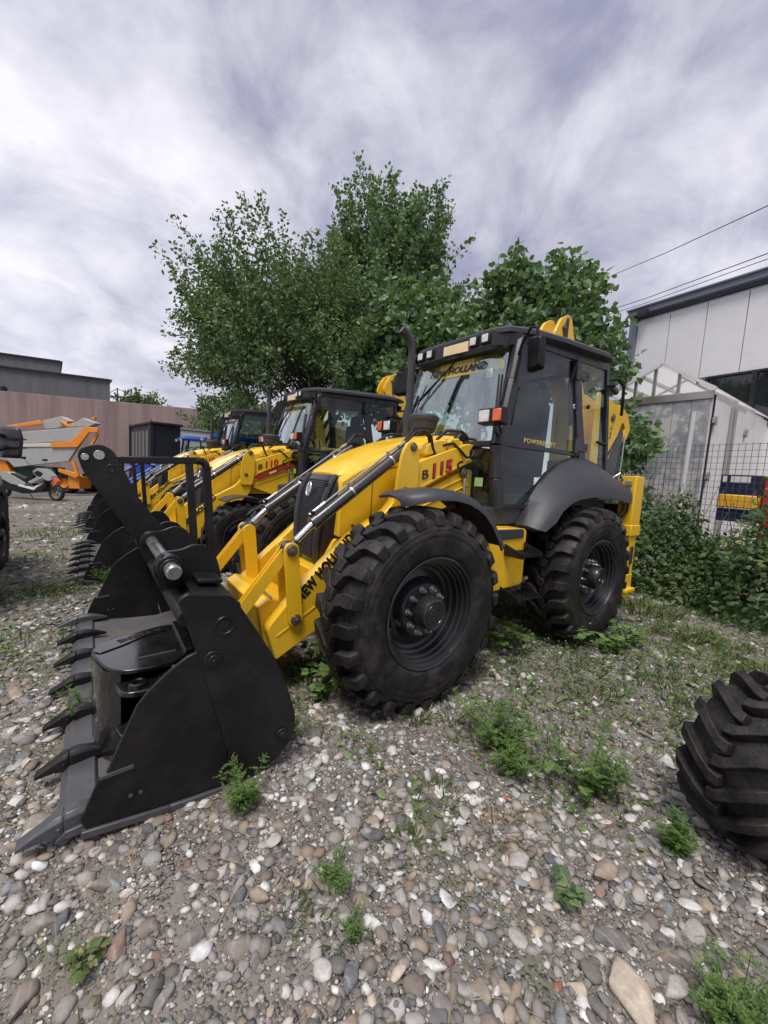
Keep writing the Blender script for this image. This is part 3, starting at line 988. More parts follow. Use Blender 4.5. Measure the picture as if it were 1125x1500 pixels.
def make_cab(root):
    zro = lambda x: 2.845 + (1.10 - x) * 0.055
    cab = MB()
    # base skirt
    cab.prism(rounded([(1.50, 1.175), (1.50, 1.285), (1.30, 1.315), (0.80, 1.315), (0.62, 1.40), (-0.68, 1.40), (-0.68, 1.15), (0.86, 1.165)], 0.02), -0.745, 0.745)
    cb = cab.build('cab_base', PLA, root, bevel=0.008)
    fr = MB()
    for s in (1, -1):
        A = [(1.205, 1.30), (1.225, 1.55), (1.215, 1.83), (1.035, 2.40), (0.915, 2.80)]
        for (x0, z0), (x1, z1) in zip(A[:-1], A[1:]):
            fr.tube([(x0, s * (ys(z0) - 0.012), z0), (x1, s * (ys(z1) - 0.012), z1)], 0.058, 10)
        fr.tube([(A[-2][0] + 0.10, s * (ys(2.40) - 0.05), 2.44), (1.235, s * (ys(1.83) - 0.03), 1.86)], 0.022, 8)
        B = [(0.015, 2.86), (-0.045, 2.30), (-0.135, 1.76)]
        strip(fr, B, 0.125, 0.05, s)
        strip(fr, [(-0.64, 2.86), (-0.655, 2.3), (-0.66, 1.70)], 0.055, 0.05, s)
        strip(fr, [(0.95, 2.80), (0.0, 2.83), (-0.66, 2.86)], 0.085, 0.05, s)
        strip(fr, [(1.14, 1.855), (0.0, 1.855)], 0.042, 0.04, s)
        strip(fr, [(1.16, 1.325), (0.83, 1.325), (0.74, 1.39), (0.64, 1.495), (0.49, 1.62), (0.30, 1.72), (0.07, 1.795), (-0.2, 1.80), (-0.45, 1.76), (-0.66, 1.69)], 0.040, 0.05, s)
        strip(fr, [(1.155, 1.31), (1.175, 1.6), (1.145, 1.86), (0.99, 2.42), (0.885, 2.79)], 0.030, 0.055, s)
        strip(fr, [(0.055, 2.80), (-0.01, 2.3), (-0.03, 1.86), (0.02, 1.82)], 0.022, 0.055, s)
        fr.bar((-0.655, s * 0.66, 1.75), (-0.655, s * 0.60, 2.88), 0.05, 0.05, (1, 0, 0))
    fr.bar((1.245, -0.66, 1.845), (1.245, 0.66, 1.845), 0.05, 0.05)
    fr.bar((1.03, -0.58, 2.74), (1.03, 0.58, 2.74), 0.08, 0.09)
    fr.bar((-0.655, -0.60, 2.86), (-0.655, 0.60, 2.86), 0.05, 0.08)
    fr.bar((-0.655, -0.68, 1.45), (-0.655, 0.68, 1.45), 0.05, 0.12)
    fr.box((0.3, 0, 2.80), (1.3, 1.10, 0.03))
    f = fr.build('cab_frame', FRM, root, bevel=0.004)
    # panes
    for s in (1, -1):
        for nm, P in (('door_pane', [(1.135, 1.875), (0.975, 2.42), (0.875, 2.765), (0.06, 2.80), (0.0, 2.30), (-0.02, 1.875)]),
                      ('lower_door_pane', [(1.14, 1.835), (1.165, 1.6), (1.15, 1.345), (0.84, 1.345), (0.745, 1.41), (0.65, 1.51), (0.50, 1.635), (0.31, 1.735), (0.06, 1.812), (0.02, 1.835)]),
                      ('quarter_pane', [(-0.08, 2.80), (-0.63, 2.83), (-0.65, 2.3), (-0.65, 1.72), (-0.45, 1.78), (-0.19, 1.815), (-0.12, 2.30)])):
            mb = MB()
            pane(mb, P, s, 0.008)
            mb.build(nm, GLS, root, smooth=False)
        mb = MB()
        y0, y1 = s * 0.40, s * 0.665
        mb.add([(1.275, y0, 1.325), (1.265, y1, 1.325), (1.265, y1, 1.80), (1.275, y0, 1.80), (1.270, y0, 1.325), (1.260, y1, 1.325), (1.260, y1, 1.80), (1.270, y0, 1.80)],
               [(0, 1, 2, 3), (7, 6, 5, 4), (0, 4, 5, 1), (1, 5, 6, 2), (2, 6, 7, 3), (3, 7, 4, 0)])
        lp = mb.build('lower_front_pane', GLS, root, smooth=False)
        for zz in (2.66, 1.93):
            mb = MB()
            mb.box((-0.10, s * (ys(zz) + 0.032), zz), (0.20, 0.02, 0.085))
            mb.box((0.03, s * (ys(zz) + 0.036), zz + 0.0), (0.07, 0.03, 0.14))
            mb.cyl((-0.16, s * (ys(zz) + 0.04), zz), (-0.16, s * (ys(zz) + 0.05), zz), 0.011, 10)
            mb.build('door_hinge', FRM, f, bevel=0.003)
        mb = MB()
        mb.tube([(-0.22, s * (ys(2.3) + 0.01), 2.36), (-0.22, s * (ys(2.3) + 0.03), 2.36)], 0.022, 12)
        mb.tube([(-0.45, s * (ys(2) + 0.01), 2.02), (-0.50, s * (ys(2) + 0.045), 2.0), (-0.58, s * (ys(2) + 0.05), 2.0)], 0.016, 8)
        mb.build('window_latch', BLK, f)
        mb = MB()
        mb.lathe([(0.010, 0), (0.013, 0.004), (0.022, 0.004), (0.024, 0)], 16, Matrix.Translation((0.03, s * (ys(2.33) + 0.0085), 2.33)) @ Matrix.Scale(s, 4, (0, 1, 0)))
        mb.build('pane_fastener', WHT, f)
    mb = MB()
    wsx = lambda z: 1.262 - (z - 1.86) * 0.235
    ring = []
    for z in (1.86, 2.1, 2.4, 2.70):
        x = wsx(z)
        w = 0.645 - (z - 1.86) * 0.085
        ring.append([(x - 0.05, -w, z), (x - 0.008, -w * 0.7, z), (x, 0, z), (x - 0.008, w * 0.7, z), (x - 0.05, w, z), (x - 0.055, w, z), (x - 0.013, w * 0.7, z), (x - 0.005, 0, z), (x - 0.013, -w * 0.7, z), (x - 0.055, -w, z)])
    mb.loft(ring)
    ws = mb.build('windscreen', WSG, root, ang=60)
    # banner strip
    mb = MB()
    q = []
    for z0, z1 in ((2.515, 2.665),):
        ysn = np.linspace(-0.56, 0.56, 23)
        top, bot = [], []
        for y in ysn:
            t = abs(y) / 0.56
            zb = z0
            zt = z1 - (0.10 * max(0, (t - 0.78) / 0.22) ** 2)
            bow = 0.05 * (t ** 2)
            bot.append((wsx(zb) + 0.004 - bow, y, zb))
            top.append((wsx(zt) + 0.004 - bow, y, zt))
        n = len(ysn)
        mb.add(bot + top, [(i, i + 1, n + i + 1, n + i) for i in range(n - 1)])
        mb.add([(p[0] - 0.002, p[1], p[2]) for p in bot + top], [(n + i, n + i + 1, i + 1, i) for i in range(n - 1)])
    mb.build('windscreen_banner', BAN, ws, smooth=False)
    text_obj('banner_lettering', 'NEW HOLLAND', 0.088, BLT, ws, (wsx(2.545) + 0.006, -0.33, 2.548), (0, 1, 0), (-0.235, 0, 1), bold=0.003, depth=0.0008, xscale=1.12, shear=0.1)
    mb = MB()
    mb.box((wsx(2.49) - 0.022, 0.44, 2.49), (0.004, 0.07, 0.075))
    mb.build('windscreen_sticker', WHT, ws)
    # wiper pair
    mb = MB()
    x = lambda z: wsx(z) + 0.018
    mb.tube([(x(1.88), -0.44, 1.88), (x(2.2), -0.42, 2.2), (x(2.46), -0.34, 2.48)], 0.006, 6)
    mb.tube([(x(1.90), -0.40, 1.90), (x(2.15), -0.39, 2.15)], 0.005, 6)
    mb.tube([(x(2.22), -0.50, 2.22), (x(2.42), -0.27, 2.42), (x(2.68), 0.0, 2.68)], 0.006, 6)
    mb.bar((x(2.24) + 0.004, -0.47, 2.27), (x(2.64) + 0.004, -0.03, 2.63), 0.016, 0.008)
    mb.build('wiper', BLK, ws)
    # roof
    out = [(1.145, -0.47), (1.145, 0.47), (1.07, 0.61), (0.80, 0.70), (0.36, 0.725), (-0.50, 0.725), (-0.70, 0.66), (-0.92, 0.52), (-0.92, -0.52), (-0.70, -0.66), (-0.50, -0.725), (0.36, -0.725), (0.80, -0.70), (1.07, -0.61)]
    rings = []
    for k, (sc, dz) in enumerate(((0.90, -0.040), (0.975, -0.036), (1.0, -0.030), (1.0, 0.006), (0.965, 0.030), (0.86, 0.058), (0.62, 0.072), (0.3, 0.078))):
        rings.append([(0.1 + (x - 0.1) * sc, y * sc, zro(x) + dz) for x, y in out])
    mb = MB()
    mb.loft(rings)
    rf = mb.build('roof', PLA, root, ang=30)
    mb = MB()
    mb.prism([(1.155, 2.70), (1.160, 2.835), (1.06, 2.85), (1.02, 2.70)], -0.485, 0.485)
    for s in (1, -1):
        mb.add([(1.15, s * 0.485, 2.70), (1.15, s * 0.485, 2.84), (0.96, s * 0.66, 2.84), (0.96, s * 0.635, 2.72), (1.02, s * 0.46, 2.70), (1.02, s * 0.46, 2.84), (0.86, s * 0.60, 2.84), (0.86, s * 0.60, 2.72)],
               [(0, 1, 2, 3), (4, 7, 6, 5), (1, 5, 6, 2), (0, 3, 7, 4), (3, 2, 6, 7)])
    vis = mb.build('roof_visor', FRM, rf, bevel=0.006)
    for y in (-0.427, -0.289, 0.289, 0.427):
        mb = MB()
        mb.box((1.165, y, 2.772), (0.03, 0.098, 0.096))
        w = mb.build('work_light', BLK, rf, bevel=0.010)
        mb = MB()
        mb.box((1.182, y, 2.772), (0.010, 0.068, 0.068))
        mb.build('lamp_lens', LENS, w, bevel=0.006)
    mb = MB()
    mb.add([(1.172, -0.09, 2.715), (1.172, 0.225, 2.705), (1.172, 0.225, 2.795), (1.172, -0.09, 2.80), (1.155, -0.09, 2.715), (1.155, 0.225, 2.705), (1.155, 0.225, 2.795), (1.155, -0.09, 2.80)],
           [(0, 1, 2, 3), (7, 6, 5, 4), (0, 4, 5, 1), (1, 5, 6, 2), (2, 6, 7, 3), (3, 7, 4, 0)])
    mb.build('roof_sign', SGN, rf)
    mb = MB()
    for s in (1, -1):
        mb.tube([(-0.72, s * 0.5, 2.93), (-0.76, s * 0.52, 2.83)], 0.045, 10)
        mb.box((-0.80, s * 0.52, 2.80), (0.05, 0.13, 0.10))
    mb.build('rear_work_light', BLK, rf, bevel=0.008)
    text_obj('door_lettering', 'POWERSHIFT', 0.054, mat('gold_lettering', (0.75, 0.58, 0.14), 0.4), root, (0.87, ys(1.9) + 0.0095, 1.893), (-1, 0, 0), (0, 0, 1), bold=0.0012, xscale=1.35, spacing=1.22)
    mb = MB()
    mb.add([(1.277, 0.53, 1.48), (1.277, 0.62, 1.48), (1.277, 0.62, 1.555), (1.277, 0.53, 1.555)], [(0, 1, 2, 3)])
    mb.build('green_sticker', STK, root, smooth=False)
    # door grab rail and handle
    mb = MB()
    mb.tube([(1.06, 0.70, 2.02), (0.98, 0.66, 2.30), (0.94, 0.66, 2.36)], 0.009, 6)
    mb.tube([(0.05, 0.655, 2.78), (0.10, 0.63, 2.55), (-0.02, 0.62, 2.15)], 0.020, 8)
    mb.build('inner_grab_rail', BLK, root)
    # interior
    mb = MB()
    mb.prism(rounded([(0.38, 1.62), (0.40, 1.72), (-0.05, 1.76), (-0.12, 2.45), (-0.24, 2.43), (-0.20, 1.60)], 0.05), -0.24, 0.24)
    mb.prism([(0.25, 1.30), (0.25, 1.62), (-0.15, 1.62), (-0.15, 1.30)], -0.18, 0.18)
    mb.prism(rounded([(-0.12, 2.44), (-0.14, 2.62), (-0.24, 2.62), (-0.24, 2.42)], 0.03), -0.12, 0.12)
    mb.build('driver_seat', SEA, root, bevel=0.02)
    mb = MB()
    mb.prism(rounded([(1.10, 1.30), (1.16, 1.80), (1.06, 1.92), (0.92, 1.92), (0.82, 1.70), (0.86, 1.30)], 0.04), -0.20, 0.20)
    mb.prism([(0.25, 1.30), (0.25, 1.92), (-0.30, 1.92), (-0.30, 1.30)], -0.60, -0.34)
    mb.prism([(-0.10, 1.30), (-0.10, 1.80), (-0.60, 1.80), (-0.60, 1.30)], 0.34, 0.56)
    mb.build('dashboard', FRM, root, bevel=0.02)
    mb = MB()
    cx, cz = 0.78, 2.02
    mb.tube([(cx + 0.10 * math.sin(t) * 0.75, 0.19 * math.cos(t), cz + 0.19 * math.sin(t) * 0.55) for t in np.linspace(0, 2 * math.pi, 25)], 0.014, 8)
    mb.tube([(0.95, 0, 1.88), (cx, 0, cz)], 0.03, 10)
    mb.bar((cx, -0.17, cz), (cx, 0.17, cz), 0.03, 0.012)
    mb.build('steering_wheel', BLK, root)
    mb = MB()
    mb.tube([(1.02, 0.42, 2.28), (1.02, 0.50, 2.28)], 0.028, 10)
    mb.tube([(1.03, 0.42, 2.18), (1.03, 0.50, 2.18)], 0.028, 10)
    mb.tube([(0.3, -0.5, 1.9), (0.32, -0.5, 2.15)], 0.012, 6)
    mb.tube([(0.15, -0.45, 1.9), (0.13, -0.45, 2.1)], 0.012, 6)
    mb.build('control_lever', BLK, root)
    # mirror and head lamp on the near pillar, the same on the far one
    for s in (1, -1):
        mb = MB()
        mb.tube([(0.98, s * 0.62, 2.55), (1.02, s * 0.70, 2.70), (1.06, s * 0.80, 2.80), (1.06, s * 0.86, 2.79), (1.055, s * 0.88, 2.70), (1.05, s * 0.88, 2.56)], 0.0125, 8)
        mb.build('mirror_arm', BLK, root)
        mb = MB()
        fr_ = rounded([(0.925, 2.76), (1.155, 2.72), (1.17, 2.445), (0.955, 2.46)], 0.03)
        # a shallow shell facing the rear
        rings = []
        for off, sc in ((0.0, 1.0), (0.035, 0.97), (0.06, 0.8)):
            cxm, czm = 1.05, 2.60
            rings.append([(1.00 + off + (0.045 * ((x - cxm) / 0.1)), s * (0.84 + (x - cxm) * 0.95 * sc), czm + (z - czm) * sc) for x, z in fr_])
        mb.loft(rings)
        mb.build('side_mirror', BLK, root, ang=40)
        mb = MB()
        mb.tube([(1.20, s * 0.71, 1.96), (1.27, s * 0.76, 1.93), (1.30, s * 0.76, 1.99)], 0.011, 8)
        mb.tube([(1.21, s * 0.70, 1.90), (1.29, s * 0.72, 1.93)], 0.008, 8)
        mb.build('lamp_bracket', BLK, root)
        mb = MB()
        mb.prism([(1.385, 1.995), (1.385, 2.115), (1.30, 2.125), (1.285, 1.985)], s * 0.60, s * 0.835)
        hl = mb.build('head_lamp', BLK, root, bevel=0.008)
        mb = MB()
        mb.box((1.388, s * 0.665, 2.055), (0.012, 0.105, 0.095))
        mb.build('lamp_lens', LENS, hl, bevel=0.006)
        mb = MB()
        mb.box((1.375, s * 0.795, 2.055), (0.05, 0.075, 0.098))
        mb.build('indicator_lens', ORL, hl, bevel=0.008)
    # rear mudguards
    for s in (1, -1):
        inner = [(0.96, 1.165), (0.86, 1.30), (0.77, 1.40), (0.66, 1.51), (0.50, 1.635), (0.30, 1.735), (0.07, 1.805), (-0.2, 1.815), (-0.45, 1.78), (-0.66, 1.71), (-0.80, 1.62)]
        outer = [(0.93, 1.15), (0.80, 1.25), (0.70, 1.34), (0.57, 1.42), (0.42, 1.51), (0.25, 1.565), (0.05, 1.59), (-0.18, 1.59), (-0.42, 1.57), (-0.62, 1.555), (-0.80, 1.53)]
        lip = [(0.86, 1.13), (0.70, 1.21), (0.62, 1.30), (0.50, 1.365), (0.38, 1.405), (0.22, 1.425), (0.03, 1.435), (-0.18, 1.435), (-0.40, 1.42), (-0.58, 1.395), (-0.74, 1.37)]
        rings = []
        for i in range(len(inner)):
            (xi, zi), (xo, zo), (xl, zl) = inner[i], outer[i], lip[i]
            yi = ys(zi) + 0.012
            rings.append([(xi, s * yi, zi), (xi * 0.5 + xo * 0.5, s * (yi * 0.5 + 0.93 * 0.5 + 0.012), zi * 0.5 + zo * 0.5 + 0.012), (xo, s * 0.955, zo), (xl * 0.5 + xo * 0.5, s * 0.985, zl * 0.5 + zo * 0.5), (xl, s * 0.995, zl),
                          (xl, s * 0.975, zl + 0.004), (xo, s * 0.935, zo - 0.02), (xi * 0.5 + xo * 0.5, s * (yi * 0.5 + 0.46), zi * 0.5 + zo * 0.5 - 0.01), (xi, s * (yi - 0.02), zi - 0.03)])
        mb = MB()
        mb.loft(rings)
        mb.build('rear_mudguard', PLA, root, ang=60)
        mb = MB()
        mb.prism([(0.95, 1.16), (0.6, 1.16), (0.35, 1.40), (-0.66, 1.40), (-0.66, 1.0), (0.5, 0.95)], s * 0.60, s * 0.62)
        mb.build('wheel_arch_liner', BLT, root)
        # step box
        mb = MB()
        mb.prism(rounded([(1.43, 1.165), (1.02, 1.15), (0.99, 1.13), (0.985, 0.69), (1.02, 0.665), (1.43, 0.645), (1.50, 0.75), (1.50, 1.0)], 0.02), s * 0.60, s * 0.90)
        sb = mb.build('step_box', YEL, root, bevel=0.010)
        mb = MB()
        mb.prism(rounded([(1.40, 1.155), (1.05, 1.150), (1.04, 1.075), (1.38, 1.065)], 0.012), s * 0.80, s * 0.912)
        mb.build('step_pad', PLA, sb, bevel=0.008)
        for (z, x0, x1) in ((0.962, 1.02, 1.27), (0.610, 1.00, 1.28)):
            mb = MB()
            for k in range(5):
                mb.bar((x0, s * (0.91 + 0.04 * k), z), (x1, s * (0.91 + 0.04 * k), z), 0.010, 0.022)
            for k in range(6):
                xx = x0 + (x1 - x0) * k / 5
                mb.bar((xx, s * 0.90, z - 0.001), (xx, s * 1.08, z - 0.001), 0.010, 0.018)
            for xx in (x0 - 0.006, x1 + 0.006):
                mb.add([(xx - 0.005, s * 0.90, z - 0.02), (xx - 0.005, s * 1.08, z - 0.02), (xx - 0.005, s * 1.08, z + 0.015), (xx - 0.005, s * 0.90, z + 0.075),
                        (xx + 0.005, s * 0.90, z - 0.02), (xx + 0.005, s * 1.08, z - 0.02), (xx + 0.005, s * 1.08, z + 0.015), (xx + 0.005, s * 0.90, z + 0.075)],
                       [(0, 1, 2, 3), (7, 6, 5, 4), (0, 4, 5, 1), (1, 5, 6, 2), (2, 6, 7, 3), (3, 7, 4, 0)])
            mb.cyl((x0 - 0.012, s * 0.925, z + 0.035), (x0 + 0.02, s * 0.925, z + 0.035), 0.010, 8)
            mb.build('tread_step', BLK, sb)
    # exhaust and air intake on the hood
    mb = MB()
    ex = (1.43, -0.25)
    mb.tube([(ex[0], ex[1], 1.82), (ex[0], ex[1], 2.60), (ex[0] + 0.005, ex[1], 2.72), (ex[0] + 0.03, ex[1], 2.82), (ex[0] + 0.085, ex[1], 2.89), (ex[0] + 0.14, ex[1] - 0.01, 2.92)], 0.036, 20)
    mb.tube([(ex[0], ex[1], 2.13), (ex[0], ex[1], 2.17)], 0.046, 20)
    mb.tube([(ex[0], ex[1], 1.84), (ex[0], ex[1], 2.14)], 0.05, 20)
    mb.build('exhaust_pipe', CYL, root)
    mb = MB()
    M = Matrix.Translation((1.50, 0.06, 1.90)) @ Matrix.Rotation(R(90), 4, 'X')
    mb.lathe([(0.05, -0.06), (0.05, 0.02), (0.10, 0.04), (0.115, 0.05), (0.105, 0.06), (0.12, 0.07), (0.13, 0.14), (0.14, 0.15), (0.14, 0.175), (0.12, 0.195), (0.0, 0.20)], 32, M)
    mb.build('air_precleaner', PLA, root)
    mb = MB()
    mb.prism([(1.34, 1.88), (1.28, 1.95), (1.10, 1.93), (1.10, 1.86)], -0.34, 0.34)
    mb.build('cowl', BLK, root, bevel=0.015)


def make_rear(root):
    # slide frame
    mb = MB()
    mb.box((-0.92, 0, 1.30), (0.10, 1.9, 0.12))
    mb.box((-0.92, 0, 0.78), (0.10, 1.9, 0.14))
    mb.build('slide_frame', FRM, root, bevel=0.008)
    mb = MB()
    mb.box((-1.10, -0.05, 1.05), (0.24, 0.34, 0.8))
    mb.build('swing_post', YEL, root, bevel=0.02)
    for s in (1, -1):
        mb = MB()
        mb.box((-0.90, s * 0.915, 1.36), (0.22, 0.16, 0.64))
        st = mb.build('stabiliser', YEL, root, bevel=0.010)
        mb = MB()
        mb.box((-0.90, s * 0.915, 1.08), (0.24, 0.18, 0.12))
        mb.build('stabiliser_collar', YEL, st, bevel=0.008)
        mb = MB()
        mb.box((-0.90, s * 0.915, 0.70), (0.19, 0.135, 0.80))
        mb.box((-0.90, s * 0.915, 0.50), (0.20, 0.145, 0.16))
        mb.prism([(-1.02, 0.385), (-0.78, 0.385), (-0.79, 0.425), (-1.01, 0.425)], s * 0.80, s * 1.03)
        mb.build('stabiliser_leg', YEL, st, bevel=0.008)
        mb = MB()
        mb.box((-0.785, s * 0.925, 1.49), (0.035, 0.09, 0.085))
        mb.box((-0.785, s * 0.925, 1.60), (0.03, 0.07, 0.05))
        mb.cyl((-0.775, s * 0.90, 1.45), (-0.775, s * 0.90, 1.37), 0.016, 8)
        mb.cyl((-0.775, s * 0.95, 1.45), (-0.775, s * 0.95, 1.37), 0.016, 8)
        for k in range(4):
            mb.cyl((-0.80, s * (0.86 + 0.03 * k), 1.68), (-0.80, s * (0.86 + 0.03 * k), 1.70), 0.010, 6)
        mb.build('lock_valve', ZNC, st, bevel=0.003)
        mb = MB()
        mb.tube([(-0.775, s * 0.90, 1.38), (-0.775, s * 0.90, 1.30), (-0.74, s * 0.86, 1.22), (-0.70, s * 0.76, 1.18)], 0.011, 8)
        mb.tube([(-0.775, s * 0.95, 1.38), (-0.770, s * 0.945, 1.29), (-0.73, s * 0.89, 1.19), (-0.69, s * 0.76, 1.15)], 0.011, 8)
        mb.build('stabiliser_hose', HOS, st)
        mb = MB()
        mb.box((-0.90, s * 0.992, 0.80), (0.06, 0.012, 0.20))
        mb.build('leg_latch', CYL, st, bevel=0.004)
        mb = MB()
        mb.tube([(-0.66, s * 0.76, 1.50), (-0.70, s * 0.80, 1.66), (-0.74, s * 0.84, 1.70), (-0.80, s * 0.86, 1.62), (-0.82, s * 0.88, 1.45)], 0.011, 8)
        mb.build('grab_handle', STL, root)
        # bent mirror or lamp arm behind the cab
        mb = MB()
        mb.tube([(-0.66, s * 0.62, 2.72), (-0.84, s * 0.66, 2.76), (-0.95, s * 0.68, 2.70), (-0.97, s * 0.68, 2.52), (-1.02, s * 0.66, 2.38)], 0.017, 8)
        mb.tube([(-0.56, s * 0.70, 2.62), (-0.78, s * 0.68, 2.60)], [0.012, 0.03], 8)
        mb.tube([(-0.52, s * 0.73, 2.61), (-0.62, s * 0.72, 2.62)], [0.06, 0.02], 12, flat=0.35)
        mb.build('rear_hose_arm', BLK, root)
    # boom rising behind the cab, its knuckle leaning over the roof
    boom = [(-1.22, 0.95), (-1.02, 0.95), (-0.98, 1.9), (-0.96, 2.6), (-0.58, 2.98), (-0.40, 3.20), (-0.44, 3.34), (-0.54, 3.50), (-0.68, 3.575), (-0.76, 3.55), (-0.84, 3.36), (-1.10, 2.95), (-1.24, 2.7), (-1.30, 2.2), (-1.28, 1.5)]
    yc = -0.05
    for a, b in ((yc - 0.13, yc - 0.09), (yc + 0.09, yc + 0.13)):
        mb = MB()
        mb.prism(rounded(boom, 0.035, 3), a, b)
        mb.build('boom_plate', YEL, root, bevel=0.006)
    mb = MB()
    mb.prism(rounded([(-1.20, 1.0), (-1.04, 1.0), (-1.00, 1.9), (-1.0, 2.6), (-0.70, 3.12), (-0.52, 3.30), (-0.80, 3.4), (-1.2, 2.9), (-1.26, 1.6)], 0.05), yc - 0.09, yc + 0.09)
    mb.build('boom_core', YEL, root, bevel=0.01)
    pin('boom_pin', root, -0.60, 3.40, yc + 0.13, yc + 0.15, 0.030, PIN)
    mb = MB()
    mb.tube([(-0.70, yc + 0.06, 3.46), (-0.90, yc + 0.10, 3.22), (-1.05, yc + 0.12, 3.02)], 0.03, 12)
    mb.build('dipper_rod', CHR, root)
    mb = MB()
    for k in range(3):
        o = 0.022 * k
        mb.tube([(-0.62 - o, yc + 0.14, 3.16), (-0.60 - o, yc + 0.15, 3.36), (-0.66 - o, yc + 0.12, 3.54), (-0.76 - o, yc + 0.06, 3.62), (-0.88 - o, yc, 3.56), (-0.98 - o, yc, 3.34)], 0.012, 6)
    mb.build('boom_hose', HOS, root)
    # dipper hanging behind
    d = [(-1.50, 2.80), (-1.66, 2.80), (-1.98, 2.73), (-2.22, 2.64), (-2.31, 2.50), (-2.20, 2.30), (-1.90, 1.95), (-1.70, 1.60), (-1.50, 1.60)]
    for a, b in ((-0.12, -0.095), (0.095, 0.12)):
        mb = MB()
        mb.prism(rounded(d, 0.06), a, b)
        mb.build('dipper_plate', YEL, root, bevel=0.005)
    mb = MB()
    mb.prism(rounded([(-2.02, 2.72), (-2.30, 2.74), (-2.55, 2.62), (-2.66, 2.45), (-2.58, 2.28), (-2.46, 2.20), (-2.44, 2.32), (-2.50, 2.42), (-2.42, 2.50), (-2.2, 2.48)], 0.04), -0.085, 0.085)
    mb.build('dipper_knuckle', YEL, root, bevel=0.006)
    mb = MB()
    mb.prism([(-2.30, 2.42), (-2.46, 2.38), (-2.40, 1.60), (-1.9, 0.60), (-1.70, 0.60), (-1.86, 1.50)], -0.09, 0.09)
    mb.build('dipper_arm', CYL, root, bevel=0.02)
    mb = MB()
    mb.prism(rounded([(-1.62, 0.35), (-1.62, 0.8), (-1.8, 0.95), (-2.2, 0.8), (-2.3, 0.5), (-2.1, 0.2), (-1.8, 0.12)], 0.06), -0.25, 0.25)
    mb.build('backhoe_bucket', BLK, root, bevel=0.01)
    mb = MB()
    mb.tube([(-2.47, 0.10, 2.30), (-2.43, 0.115, 1.95), (-2.38, 0.12, 1.6)], 0.012, 8)
    mb.build('dipper_pipe', ZNC, root)
    pin('dipper_pin', root, -1.99, 2.52, 0.12, 0.14, 0.045, PIN)
    pin('dipper_pin', root, -1.74, 2.50, 0.12, 0.128, 0.018, BLK)
    # warning label below the pin
    mb = MB()
    mb.add([(-1.90, 0.1215, 2.20), (-2.02, 0.1215, 2.22), (-2.04, 0.1215, 2.44), (-1.92, 0.1215, 2.44)], [(0, 1, 2, 3)])
    w = mb.build('warning_label', mat('label_yellow', (0.80, 0.55, 0.02), 0.4), root, smooth=False)
    mb = MB()
    for (x, z, r) in ((-1.975, 2.385, 0.035), (-1.965, 2.31, 0.028), (-1.955, 2.255, 0.03)):
        mb.tube([(x - r, 0.1225, z - r * 0.7), (x + r, 0.1225, z - r * 0.7), (x, 0.1225, z + r), (x - r, 0.1225, z - r * 0.7)], 0.004, 4)
        mb.cyl((x, 0.122, z - r * 0.2), (x, 0.1235, z - r * 0.2), 0.008, 8)
    mb.build('warning_mark', BLT, w)


def make_backhoe(model, label):
    root = empty('backhoe_loader', label=label, cat='backhoe loader', group='yellow backhoe loaders parked side by side')
    make_front(root)
    make_loader(root, model)
    make_bucket(root)
    make_cab(root)
    make_rear(root)
    for i, (x, s) in enumerate(((2.2, 1), (2.2, -1), (0, 1), (0, -1))):
        make_wheel('front_wheel' if x > 1 else 'rear_wheel', root, (x, s * 0.890, 0.66), s, spin=0.13 + i * 0.4, width=0.93)
    return root


loader1 = make_backhoe('115', 'nearest yellow backhoe loader with B 115 C lettering and a black toothed bucket')
# second and third machine: same build, a smaller front wheel and their own number
for i, (dx, dy, dz, lab) in enumerate(((0.03, -3.78, -0.03, 'middle yellow backhoe loader with B 110 C lettering and a red stripe on its arm'),
                                       (0.05, -7.75, -0.02, 'farthest yellow backhoe loader of the row, mostly hidden behind the B 110 C one'))):
    c = copy_tree(loader1, skip=('model_number', 'number_outline', 'front_wheel', 'front_mudguard'))
    c.location = (dx, dy, dz)
    c['label'] = lab
    for k in KIDS(c):
        if k.name.startswith(('boom_', 'dipper_', 'warning_label', 'backhoe_bucket')):
            k.location.x -= 0.34
    arms = [k for k in KIDS(c) if k.name.startswith('loader_arm')]
    a = arms[0]
    x0 = Vector((-0.955, 0, 0.25))
    u0 = Vector((0.25, 0, 0.955))
    text_obj('model_number', '110', 0.145, RED, a, (1.742, 0.4745, 1.526), x0, u0, bold=0.006, shear=0.25, xscale=0.98, spacing=1.12)
    mb = MB()
    mb.bar((1.86, 0.475, 1.37), (1.28, 0.475, 1.615), 0.006, 0.060)
    mb.build('red_stripe', REDS, a)
    mb = MB()
    mb.bar((1.66, 0.4785, 1.456), (1.55, 0.4785, 1.503), 0.002, 0.028)
    mb.build('stripe_plate', SGN, a)
    for s in (1, -1):
        make_wheel('front_wheel', c, (2.2, s * 0.88, 0.53), s, scale=0.775, spin=0.3)
        mb = MB()
        mb.loft([[(2.2 + 0.60 * math.cos(t), s * 0.70, 0.53 + 0.60 * math.sin(t)), (2.2 + 0.60 * math.cos(t), s * 1.08, 0.53 + 0.60 * math.sin(t)), (2.2 + 0.585 * math.cos(t), s * 1.08, 0.53 + 0.585 * math.sin(t)), (2.2 + 0.585 * math.cos(t), s * 0.70, 0.53 + 0.585 * math.sin(t))]
                 for t in np.linspace(R(62), R(150), 10)])
        mb.build('wheel_cover', PLA, c)

